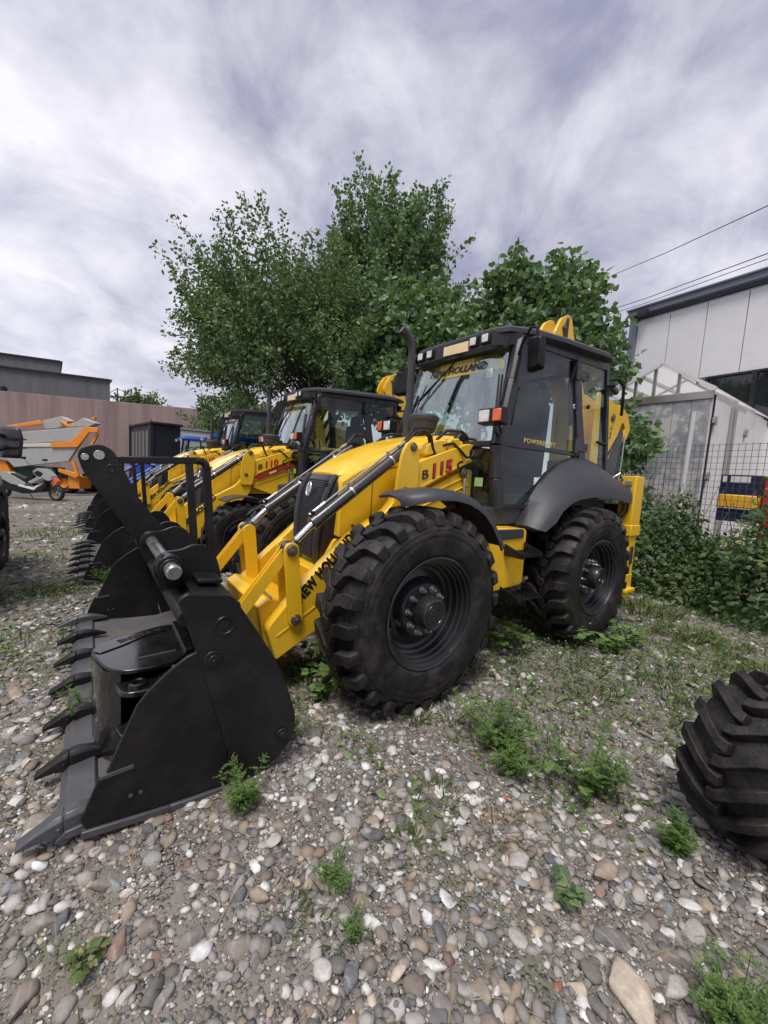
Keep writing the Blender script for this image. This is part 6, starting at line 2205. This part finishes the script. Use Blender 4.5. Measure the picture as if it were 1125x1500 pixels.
# roof in the local frame
ap, el, er = (-1.02, 4.42), (-2.15, 3.84), (0.05, 3.735)
TRL = leaf_mat('ribbed_plastic', [(0.0, (0.55, 0.55, 0.54)), (1.0, (0.6, 0.6, 0.6))], 0.5, 0.0)
_t = NT(TRL.node_tree)
_o = _t('ShaderNodeOutputMaterial')
_m = _t('ShaderNodeMixShader', {0: 0.72, 1: _t('ShaderNodeBsdfDiffuse', {'Color': (0.8, 0.8, 0.8, 1)}).outputs[0], 2: _t('ShaderNodeBsdfTranslucent', {'Color': (0.92, 0.92, 0.92, 1)}).outputs[0]})
_t.link(_m.outputs[0], _o.inputs[0])
for nm, e in (('roof_slope', el), ('roof_slope', er)):
    mb = MB()
    for x0, x1 in ((0.05, -4.85),):
        mb.add([(x0, ap[0], ap[1]), (x1, ap[0], ap[1]), (x1, e[0], e[1]), (x0, e[0], e[1]), (x0, ap[0], ap[1] + 0.035), (x1, ap[0], ap[1] + 0.035), (x1, e[0], e[1] + 0.035), (x0, e[0], e[1] + 0.035)],
               [(0, 1, 2, 3), (7, 6, 5, 4), (0, 4, 5, 1), (1, 5, 6, 2), (2, 6, 7, 3), (3, 7, 4, 0)])
    rs = mb.build(nm, TRL, bx, smooth=False)
    mb = MB()
    mb.bar((0.06, ap[0], ap[1] + 0.012), (0.06, e[0], e[1] + 0.012), 0.05, 0.065)
    for t in (0.33, 0.66):
        yy, zz = ap[0] + (e[0] - ap[0]) * t, ap[1] + (e[1] - ap[1]) * t
        mb.bar((0.02, yy, zz - 0.04), (-4.7, yy, zz - 0.04), 0.05, 0.07)
    for x in (-1.6, -3.2):
        mb.bar((x, ap[0], ap[1] - 0.03), (x, e[0], e[1] - 0.03), 0.05, 0.05)
    mb.build('roof_rafter', RWH, rs, smooth=False)
for yy, zz in ((-1.15, 4.36), (-0.66, 4.20), (-1.55, 4.12)):
    mb = MB()
    mb.bar((0.0, yy, 3.72), (0.0, yy, zz), 0.06, 0.06, (1, 0, 0))
    mb.build('roof_post', ZNC, bx, smooth=False)

# mesh fence
mf = empty('mesh_fence', (0, 0, 0), 0, 'grid wire fence standing in the brambles before the storage box', 'fence')
fa, fb = Vector((-4.95, -2.1)), Vector((-4.02, 2.8))
L = (fb - fa).length
df = (fb - fa).normalized()
mb = MB()
k = 0
s = 0.0
while s < L:
    p = fa + df * s
    mb.bar((p.x, p.y, 0.0), (p.x, p.y, 2.37), 0.006, 0.006, (1, 0, 0))
    s += 0.088
z = 0.25
while z < 2.38:
    mb.bar((fa.x, fa.y, z), (fb.x, fb.y, z), 0.006, 0.006)
    z += 0.10
tag(mb.build('wire_grid', mat('fence_wire', (0.10, 0.10, 0.10), 0.6, metal=0.3), mf, smooth=False), kind='stuff')
for s in (1.55, 4.2):
    p = fa + df * s
    mb = MB()
    mb.cyl((p.x, p.y, 0), (p.x, p.y, 2.5), 0.018, 8)
    mb.build('thin_post', ZNC, mf)
mb = MB()
mb.cyl((-4.30, 0.33, 0.0), (-4.44, 0.33, 2.93), 0.040, 14)
tag(mb.build('white_pole', mat('pole_white', (0.55, 0.55, 0.54), 0.5, dirt=0.2)), 'plain light grey pole rising out of the brambles', 'pole')

# blue and yellow machine behind the fence
bm_ = empty('skip_container', (-6.0, 0.45, 0), 0, 'dark blue and yellow steel skip seen through the fence beside the storage box', 'skip')
NAV = mat('navy_paint', (0.006, 0.011, 0.055), 0.4, coat=0.3, dirt=0.2)
mb = MB()
mb.box((-0.3, 0.30, 1.74), (0.6, 0.60, 0.38))
mb.box((-0.3, 0.30, 1.15), (0.6, 0.60, 0.24))
mb.build('blue_shell', NAV, bm_, bevel=0.01)
mb = MB()
mb.box((-0.28, 0.30, 1.42), (0.66, 0.62, 0.25))
mb.build('yellow_band', mat('skip_yellow', (0.80, 0.42, 0.02), 0.45, dirt=0.35), bm_, bevel=0.02)
for y0, y1 in ((0.03, 0.09), (0.15, 0.44)):
    mb = MB()
    mb.box((0.004, (y0 + y1) / 2, 1.84), (0.012, y1 - y0, 0.12))
    mb.build('white_plate', WHT, bm_)
mb = MB()
mb.prism(rounded([(-0.6, 0.7), (0.0, 0.7), (0.0, 1.92), (-0.6, 1.92)], 0.04), 0.64, 1.25)
o = mb.build('red_cabinet', REDS, bevel=0.01, loc=(-6.0, 0.45, 0))
tag(o, 'dark red steel cabinet behind the fence right of the blue skip', 'cabinet')

# overhead cables
for i, (a, b, c, sag, r, lab) in enumerate((((-13.46, -5.89, 10.24), (-8.41, 0.0, 8.085), (-7.352, 1.772, 7.667), 0.10, 0.011, 'single overhead cable, the highest, running up over the factory hall'),
                                            ((-11.93, -6.15, 8.157), (-7.298, 0.368, 6.526), (-6.697, 1.945, 6.362), 0.12, 0.010, 'upper one of two close overhead cables passing through the broad leaved tree'),
                                            ((-11.93, -6.13, 7.994), (-7.297, 0.381, 6.415), (-6.696, 1.958, 6.25), 0.12, 0.008, 'lower one of two close overhead cables passing through the broad leaved tree'))):
    a, b, c = Vector(a), Vector(b), Vector(c)
    a2 = a + (a - b) * 1.2 + Vector((0, 0, -0.6))
    mb = MB()
    mb.tube([a2, a, (a + b) / 2 - Vector((0, 0, sag * 0.5)), b, c, c + (c - b) * 4 + Vector((0, 0, 0.6))], r, 6)
    tag(mb.build('overhead_cable', HOS), lab, 'cable')

# black site cabin
cb_ = empty('site_cabin', (1.943, -16.046, 0), math.atan2(-5.5, 0.67), 'black steel site cabin with tall narrow windows in front of the pink wall', 'cabin')
# local x runs back along its long window side
CAB = mat('cabin_black', (0.018, 0.020, 0.024), 0.45, dirt=0.15)
mb = MB()
mb.box((1.9, -0.55, 1.50), (3.8, 1.10, 2.9))
mb.build('cabin_wall', CAB, cb_, bevel=0.02)
mb = MB()
mb.box((1.9, -0.55, 3.00), (4.0, 1.25, 0.10))
mb.build('cabin_roof', CAB, cb_, bevel=0.02)
WDK = mat('cabin_window', (0.20, 0.20, 0.20), 0.08, spec=0.8)
for k in range(5):
    x = 0.45 + 0.62 * k
    mb = MB()
    mb.box((x + 0.2, 0.006, 1.65), (0.40, 0.03, 2.1))
    w = mb.build('window', WDK, cb_, smooth=False)
    mb = MB()
    for dx in (-0.02, 0.42):
        mb.box((x + dx, 0.02, 1.65), (0.06, 0.05, 2.2))
    mb.build('window_frame', mat('cabin_grey', (0.12, 0.12, 0.12), 0.5), w, smooth=False)
for x, y in ((0.0, 0.0), (3.8, 0.0)):
    mb = MB()
    mb.box((x, y, 1.55), (0.12, 0.12, 3.0))
    mb.tube([(x, y, 3.05), (x + 0.06, y, 3.13), (x + 0.12, y, 3.05)], 0.02, 6)
    mb.build('corner_post', CAB, cb_, smooth=False)

# white box body beyond
vb = empty('white_box_truck', (0.95, -18.9, 0), 0.0, 'white truck box standing between the black cabin and the blue tractors', 'truck')
mb = MB()
mb.box((-1.9, -1.1, 1.95), (3.6, 2.2, 2.15))
mb.build('box_body', WHT, vb, bevel=0.03)
mb = MB()
mb.box((-1.9, -1.1, 3.08), (3.7, 2.3, 0.07))
mb.build('box_roof', GRY, vb)
mb = MB()
mb.prism([(-0.1, 0.8), (0.9, 0.8), (0.9, 1.6), (0.6, 2.6), (-0.1, 2.75)], -2.1, -0.1)
c_ = mb.build('truck_cab', WHT, vb, bevel=0.06)
mb = MB()
mb.prism([(0.10, 1.65), (0.84, 1.65), (0.62, 2.45), (0.10, 2.5)], -0.098, -0.085)
mb.build('side_window', FG, c_)
for x in (0.35, -3.0):
    mb = MB()
    mb.lathe([(0.0, -0.1), (0.3, -0.1), (0.42, -0.08), (0.42, 0.10), (0.3, 0.12), (0.0, 0.1)], 24, Matrix.Translation((x, -0.15, 0.42)))
    mb.build('wheel', RUB, vb)
mb = MB()
mb.box((-1.9, -1.1, 0.80), (3.6, 0.9, 0.12))
mb.build('truck_frame', BLK, vb)

# ------------------------------------------------------------------ blue tractors
def make_tractor(loc, rz, label):
    t = empty('blue_tractor', loc, rz, label, 'tractor', 'blue tractors beyond the yellow loaders')
    mb = MB()
    mb.loft([[(2.55, -0.30, 1.0), (2.55, 0.30, 1.0), (2.50, 0.27, 1.42), (2.50, -0.27, 1.42)], [(2.3, -0.33, 0.95), (2.3, 0.33, 0.95), (2.3, 0.31, 1.52), (2.3, -0.31, 1.52)], [(0.95, -0.38, 0.95), (0.95, 0.38, 0.95), (0.95, 0.36, 1.66), (0.95, -0.36, 1.66)]])
    h = mb.build('hood', BLU, t, bevel=0.04)
    mb = MB()
    mb.box((2.54, 0, 1.15), (0.06, 0.46, 0.36))
    mb.build('grille', BLK, h)
    for s in (1, -1):
        mb = MB()
        mb.box((2.55, s * 0.2, 1.38), (0.04, 0.14, 0.07))
        mb.build('headlight', LENS, h)
    mb = MB()
    for s in (1, -1):
        mb.bar((0.85, s * 0.55, 1.1), (0.72, s * 0.58, 2.32), 0.06, 0.06, (1, 0, 0))
        mb.bar((-0.65, s * 0.60, 1.1), (-0.60, s * 0.58, 2.32), 0.06, 0.06, (1, 0, 0))
        mb.bar((0.05, s * 0.62, 1.1), (0.05, s * 0.60, 2.32), 0.05, 0.05, (1, 0, 0))
    mb.box((0.1, 0, 1.05), (1.5, 1.15, 0.3))
    mb.build('cab_frame', BLK, t)
    mb = MB()
    for s in (1, -1):
        mb.add([(0.80, s * 0.57, 1.2), (-0.63, s * 0.61, 1.2), (-0.60, s * 0.585, 2.3), (0.72, s * 0.585, 2.3)], [(0, 1, 2, 3)])
    mb.add([(0.83, -0.55, 1.65), (0.83, 0.55, 1.65), (0.74, 0.57, 2.3), (0.74, -0.57, 2.3)], [(0, 1, 2, 3)])
    mb.build('cab_glass', GLS, t, smooth=False)
    mb = MB()
    mb.loft([[(-0.75, -0.70, 2.32), (-0.75, 0.70, 2.32), (0.95, 0.70, 2.32), (0.95, -0.70, 2.32)], [(-0.78, -0.73, 2.40), (-0.78, 0.73, 2.40), (1.0, 0.73, 2.38), (1.0, -0.73, 2.38)], [(-0.65, -0.6, 2.50), (-0.65, 0.6, 2.50), (0.8, 0.6, 2.50), (0.8, -0.6, 2.50)]])
    r = mb.build('roof', BLU, t, bevel=0.03)
    for s in (1, -1):
        mb = MB()
        mb.box((0.98, s * 0.5, 2.33), (0.08, 0.16, 0.09))
        mb.build('roof_light', LENS, r)
        mb = MB()
        mb.tube([(0.75, s * 0.6, 2.0), (0.85, s * 0.85, 2.1), (0.85, s * 0.95, 2.05)], 0.015, 5)
        mb.box((0.87, s * 0.98, 1.95), (0.04, 0.18, 0.30))
        mb.build('mirror', BLK, t)
    for x, r_, w in ((2.05, 0.50, 0.30), (0.0, 0.75, 0.42)):
        for s in (1, -1):
            mb = MB()
            mb.lathe([(r_ * 0.5, -w / 2), (r_ * 0.8, -w / 2 - 0.02), (r_ * 0.97, -w / 2 + 0.03), (r_, 0), (r_ * 0.97, w / 2 - 0.03), (r_ * 0.8, w / 2 + 0.02), (r_ * 0.5, w / 2)], 28, Matrix.Translation((x, s * 0.85, r_)))
            wh = mb.build('tyre', RUB, t)
            mb = MB()
            mb.lathe([(0.0, s * w * 0.2), (r_ * 0.4, s * w * 0.2), (r_ * 0.52, s * w * 0.45)], 24, Matrix.Translation((x, s * 0.85, r_)))
            mb.build('rim', WHT, wh)
    for s in (1, -1):
        mb = MB()
        mb.loft([[(0.85 * math.cos(a), s * 0.58, 0.75 + 0.85 * math.sin(a)), (0.85 * math.cos(a), s * 1.05, 0.75 + 0.85 * math.sin(a)), (0.82 * math.cos(a), s * 1.05, 0.75 + 0.82 * math.sin(a)), (0.82 * math.cos(a), s * 0.58, 0.75 + 0.82 * math.sin(a))] for a in np.linspace(R(20), R(140), 9)])
        mb.build('mudguard', BLU, t)
    # front loader arms
    mb = MB()
    for s in (1, -1):
        mb.tube([(1.0, s * 0.55, 1.5), (2.2, s * 0.55, 1.45), (3.2, s * 0.55, 0.75)], 0.06, 6)
        mb.tube([(1.2, s * 0.60, 1.2), (2.2, s * 0.60, 1.38)], 0.03, 6)
    mb.build('loader_arm', BLU, t)
    return t


make_tractor((-0.2, -11.9, 0), 0.0, 'blue roofed tractor right beyond the farthest yellow loader')
make_tractor((0.2, -14.6, 0), 0.0, 'second blue roofed tractor, half hidden and nearer the black cabin')

# ------------------------------------------------------------------ orange and grey harvester, seen square on: local x to its rear end, z up
LR = math.atan2(0.5902, -0.8049)
CRM = mat('cream_stripe', (0.60, 0.56, 0.48), 0.5)
hv = empty('harvester_trailer', (6.691, -17.94, 0), LR, 'orange and light grey tipping harvester trailer parked before the pink wall', 'trailer')
SC15 = 1 / 38.9


def q15(pts):
    return [(px * SC15, 1.543 + (653 + 0.072 * px - py) * SC15) for px, py in pts]


def hv_part(name, pts, y0, y1, m, bevel=0.02, parent=None):
    mb = MB()
    mb.prism(q15(pts), y0, y1)
    return mb.build(name, m, parent or hv, bevel=bevel)


hv_part('hopper_side', [(-60, 634), (0, 631), (126, 622), (107, 643), (36, 646), (-60, 648)], -0.05, 0.0, GRY)
hv_part('hopper_lower_side', [(-50, 656), (36, 651), (114, 651), (101, 672), (21, 680), (6, 664), (-50, 660)], -0.04, 0.06, GRY)
hv_part('side_stripe', [(-50, 650), (36, 646), (80, 645), (80, 651), (36, 651), (-50, 656)], -0.07, 0.02, CRM)
hv_part('orange_arm_plate', [(76, 645), (105, 643), (128, 622), (145, 624), (146, 631), (133, 631), (116, 652), (78, 652)], -0.10, -0.02, ORG)
hv_part('hopper_body', [(-60, 636), (106, 627), (80, 664), (22, 674), (-50, 655)], 0.0, 0.9, GRY)
hv_part('tail_lid', [(101, 622), (121, 609), (141, 617), (130, 622)], 0.0, 0.30, GRY)
hv_part('top_flap', [(55, 611), (82, 605), (95, 612), (78, 622), (56, 624)], 0.25, 0.55, GRY)
hv_part('top_beam', [(-40, 628), (0, 621), (58, 612), (61, 618), (0, 625), (-40, 632)], -0.02, 0.12, ORG)
hv_part('lift_frame', [(80, 613), (84, 611), (92, 617), (106, 614), (98, 622), (90, 620)], 0.2, 0.5, ORG)
hv_part('beacon', [(120, 605), (125, 605), (125, 609), (120, 609)], 0.5, 0.6, ORG, 0.005)
hv_part('rear_strut', [(141, 630), (144, 632), (131, 655), (127, 655)], 0.0, 0.08, ORG, 0.005)
hv_part('orange_cab_side', [(-50, 664), (1, 664), (12, 690), (-50, 692)], 0.1, 1.0, ORG)
hv_part('green_tank', [(10, 676), (58, 680), (56, 702), (16, 702)], 0.3, 1.2, mat('dark_green_tank', (0.008, 0.05, 0.03), 0.5))
hv_part('chassis_beam', [(-40, 704), (96, 692), (96, 697), (-40, 710)], 0.35, 1.1, FRM)
hv_part('boom_arm', [(84, 682), (112, 690), (117, 694), (110, 697), (84, 687)], 0.0, 0.15, ORG, 0.01)
hv_part('boom_arm', [(105, 672), (108, 671), (116, 693), (112, 696)], -0.05, 0.05, ORG, 0.01)
hv_part('orange_gearbox', [(95, 694), (113, 695), (112, 703), (113, 713), (96, 712)], 0.1, 0.7, ORG)
for px_, py_, r_ in ((88, 698, 16), (-18, 700, 18)):
    cx, cz = q15([(px_, py_)])[0]
    for yy in (0.35, 1.6):
        mb = MB()
        rr = r_ * SC15
        mb.lathe([(rr * 0.45, -0.2), (rr * 0.85, -0.22), (rr, -0.15), (rr, 0.15), (rr * 0.85, 0.22), (rr * 0.45, 0.2)], 28, Matrix.Translation((cx, yy, max(rr, cz * 0 + rr))))
        w = mb.build('wheel', RUB, hv)
        mb = MB()
        mb.lathe([(0.0, -0.12), (rr * 0.4, -0.12), (rr * 0.48, -0.18)], 20, Matrix.Translation((cx, yy, rr)))
        mb.build('rim', ORG, w)
text_s = MB()
cx, cz = q15([(107, 700)])[0]
text_s.cyl((cx, 0.09, cz), (cx, 0.10, cz), 0.06, 14)
text_s.build('reflector', mat('reflector_red', (0.7, 0.25, 0.2), 0.3), hv)

# ------------------------------------------------------------------ scooter
sc = empty('scooter', (6.256, -14.606, 0), LR, 'grey and white scooter with a windscreen parked beside the orange trailer', 'scooter')
S12 = 1 / 46.5


def q12(pts):
    return [(px * S12, 0.0 + (730.5 - py) * S12 + 0.0) for px, py in pts]


def sc_part(name, pts, w, m, bevel=0.012, parent=None):
    mb = MB()
    mb.prism(rounded(q12(pts), 0.03), -w, w)
    return mb.build(name, m, parent or sc, bevel=bevel)


SGR = mat('scooter_grey', (0.36, 0.37, 0.36), 0.3, coat=0.5)
sc_part('rear_body', [(-4, 692), (14, 691), (30, 699), (42, 706), (38, 711), (20, 708), (4, 700)], 0.14, SGR)
sc_part('underbody', [(-2, 700), (16, 704), (40, 712), (56, 714), (64, 708), (70, 702), (72, 708), (64, 718), (38, 722), (20, 718), (6, 716)], 0.13, BLK)
sc_part('seat', [(20, 692), (30, 696), (40, 700), (50, 695), (55, 690), (52, 698), (44, 704), (32, 703), (20, 697)], 0.13, BLK)
sc_part('front_cowl', [(52, 688), (58, 683), (68, 684), (78, 693), (80, 699), (74, 701), (66, 697), (60, 700), (50, 706), (44, 704), (58, 696), (54, 692)], 0.13, SGR)
sc_part('front_cowl_dark', [(54, 690), (60, 686), (68, 690), (64, 696), (58, 695)], 0.135, BLK)
sc_part('side_stripe', [(30, 711), (54, 716), (60, 710), (58, 708), (52, 713), (32, 708)], 0.15, WHT)
sc_part('engine_cover', [(10, 708), (24, 706), (32, 712), (30, 718), (14, 718)], 0.10, ZNC)
sc_part('amber_lamp', [(76, 698), (83, 696), (86, 702), (83, 707), (76, 706)], 0.07, ORL)
mb = MB()
mb.add([(p[0], s * 0.12, p[1]) for s in (-1, 1) for p in q12([(62, 671), (66, 676), (77, 689), (70, 686)])], [(0, 1, 2, 3), (7, 6, 5, 4), (0, 4, 5, 1), (1, 5, 6, 2)])
mb.build('windscreen', GLS, sc)
mb = MB()
h1 = q12([(60, 686), (56, 682)])
mb.tube([(h1[0][0], 0, h1[0][1]), (h1[1][0], 0, h1[1][1])], 0.02, 8)
mb.tube([(h1[1][0], -0.30, h1[1][1]), (h1[1][0], 0.30, h1[1][1])], 0.015, 8)
mb.build('handlebar', BLK, sc)
for s, (mx, my) in ((-1, (47, 670)), (1, (53, 672))):
    p = q12([(mx, my)])[0]
    mb = MB()
    mb.tube([(h1[1][0], s * 0.22, h1[1][1]), (p[0] + 0.05, s * 0.28, p[1] - 0.08), (p[0], s * 0.30, p[1])], 0.008, 6)
    mb.box((p[0], s * 0.32, p[1] + 0.02), (0.10, 0.10, 0.07))
    mb.build('mirror', BLK, sc, bevel=0.015)
for px_ in (3, 82):
    cx = px_ * S12
    mb = MB()
    mb.lathe([(0.165, -0.045), (0.20, -0.055), (0.235, -0.035), (0.243, 0.0), (0.235, 0.035), (0.20, 0.055), (0.165, 0.045)], 32, Matrix.Translation((cx, 0, 0.245)))
    w = mb.build('wheel', RUB, sc)
    mb = MB()
    for k in range(5):
        a = k * 2 * math.pi / 5
        mb.bar((cx, 0, 0.245), (cx + 0.165 * math.cos(a), 0, 0.245 + 0.165 * math.sin(a)), 0.03, 0.03, (0, 1, 0))
    mb.lathe([(0.15, -0.03), (0.17, -0.03), (0.17, 0.03), (0.15, 0.03), (0.15, -0.03)], 24, Matrix.Translation((cx, 0, 0.245)))
    mb.cyl((cx, -0.05, 0.245), (cx, 0.05, 0.245), 0.05, 12)
    mb.build('rim', ZNC, w)
mb = MB()
mb.tube([(1.76, 0.07, 0.25), (1.62, 0.07, 0.60)], 0.022, 8)
mb.tube([(1.76, -0.07, 0.25), (1.62, -0.07, 0.60)], 0.022, 8)
mb.build('fork', CYL, sc)
mb = MB()
mb.tube([(0.80, 0.1, 0.2), (0.88, 0.16, 0.01)], 0.012, 6)
mb.build('side_stand', BLK, sc)

# ------------------------------------------------------------------ white truck at the edge of the view
vt = empty('white_truck', (4.88, -4.25, 0), 0.0, 'white truck at the left edge with a black mirror and black wheel arch', 'truck')
mb = MB()
body = [(0.0, 0.72), (0.0, 1.05), (0.10, 1.22), (0.5, 1.34), (1.3, 1.40), (1.9, 2.15), (2.1, 2.25), (2.7, 2.25), (2.75, 0.5), (1.0, 0.5), (0.93, 0.80), (0.72, 0.98), (0.32, 1.02), (0.10, 0.90)]
# profile is along +y here, so build in xz and turn it
T = Matrix.Rotation(R(90), 4, 'Z')
mb.prism([(a, b) for a, b in body], -1.9, 0.0, T)
b_ = mb.build('body', WHT, vt, bevel=0.04)
mb = MB()
mb.prism([(0.02, 0.62), (0.02, 0.80), (0.14, 0.93), (0.34, 1.03), (0.72, 1.0), (0.96, 0.82), (1.03, 0.5), (1.10, 0.5), (1.04, 0.88), (0.75, 1.10), (0.30, 1.12), (0.02, 0.98), (-0.06, 0.9), (-0.06, 0.62)], -0.10, 0.035, T)
mb.build('arch_trim', PLA, b_, bevel=0.01)
mb = MB()
mb.prism([(1.42, 1.42), (1.90, 2.05), (2.1, 2.14), (2.6, 2.14), (2.6, 1.42)], -0.01, 0.012, T)
mb.build('side_window', FG, b_)
wh = make_wheel('truck_wheel', vt, (0.10, 0.32, 0.47), 1, scale=0.74, spin=0.4, width=0.8, steer=R(90))
mb = MB()
mb.tube([(0.06, 1.50, 1.45), (-0.12, 1.42, 1.52), (-0.20, 1.40, 1.56)], 0.02, 8)
mb.tube([(0.02, 1.60, 1.75), (-0.12, 1.45, 1.70), (-0.20, 1.40, 1.68)], 0.02, 8)
mb.build('mirror_arm', BLK, vt)
mb = MB()
ring = rounded([(-0.13, -0.17), (0.10, -0.17), (0.125, 0.05), (0.09, 0.165), (-0.12, 0.165)], 0.04)
rings = []
for off, s_ in ((-0.05, 0.86), (-0.035, 1.0), (0.03, 0.98), (0.06, 0.80)):
    rings.append([(-0.245 - x * s_ * 0.80 + 0.0, 1.36 + off + x * 0.59 * s_, 1.625 + z * s_) for x, z in ring])
mb.loft(rings)
mr = mb.build('side_mirror', PLA, vt, ang=40, bevel=0.006)
mb = MB()
for zz in (1.57, 1.66):
    mb.bar((-0.14, 1.30, zz), (-0.34, 1.44, zz), 0.10, 0.012)
mb.build('mirror_band', BLK, mr)

# ------------------------------------------------------------------ loose tractor tyre on the right
def make_loose_tyre():
    a = Vector((CAM.x, CAM.y, 0))
    c = Vector((1.555, 2.595, 0.0))
    root = empty('tractor_tyre', (c.x, c.y, float(ground_z(c.x, c.y)) + 0.372), 0, 'loose chunky tractor tyre with curved lugs standing on the gravel at the right edge', 'tyre')
    view = (c - a).normalized()
    # the wheel's plane holds the view direction, turned a little so that its right face shows
    ang = math.atan2(view.y, view.x) - R(25)
    root.rotation_euler = (R(0), 0, ang)
    root.scale = (0.93, 0.93, 0.93)
    mb = MB()
    half = [(0.19, 0.13), (0.21, 0.150), (0.26, 0.175), (0.30, 0.182), (0.325, 0.168), (0.335, 0.14), (0.345, 0.07), (0.347, 0.0)]
    mb.lathe(half + [(r, -y) for r, y in half[-2::-1]], 64)
    tb = mb.build('carcass', RUB, root, ang=40)
    N = 16
    for side in (1, -1):
        mb = MB()
        rings = []
        for w, rt, rb, to, hw in ((-0.022, 0.402, 0.340, 0.0, 0.076), (0.02, 0.404, 0.335, 0.025, 0.076), (0.07, 0.403, 0.332, 0.120, 0.078), (0.12, 0.398, 0.325, 0.225, 0.084), (0.165, 0.386, 0.312, 0.310, 0.092), (0.188, 0.362, 0.295, 0.345, 0.094), (0.194, 0.300, 0.265, 0.355, 0.080)):
            q = []
            for rr, hh in ((rb, hw * 1.15), (rt, hw * 0.78)):
                for s in ((-1, 1) if rr == rb else (1, -1)):
                    an = -to + s * hh
                    q.append((rr * math.cos(an), side * w, rr * math.sin(an)))
            rings.append(q)
        mb.loft(rings)
        me = mb.mesh('tread_lug', RUB, 30)
        for k in range(N):
            o = bpy.data.objects.new('tread_lug', me)
            COL.objects.link(o)
            o.parent = root
            o.rotation_euler = (0, 2 * math.pi * (k + (0.5 if side < 0 else 0)) / N, 0)
            md = o.modifiers.new('bevel', 'BEVEL')
            md.width = 0.004
            md.segments = 2
    mb = MB()
    mb.lathe([(0.19, 0.13), (0.20, 0.145), (0.175, 0.11), (0.165, 0.05), (0.155, 0.0), (0.165, -0.05), (0.175, -0.11), (0.20, -0.145), (0.19, -0.13)], 40)
    mb.lathe([(0.155, 0.0), (0.10, -0.03), (0.06, -0.03), (0.06, -0.02), (0.10, -0.02), (0.155, 0.012)], 40)
    mb.build('rim', mat('primer_rim', (0.42, 0.33, 0.29), 0.5, dirt=0.5, dirt_col=(0.2, 0.13, 0.10)), root)
    return root


make_loose_tyre()
print('objects', len(COL.objects))
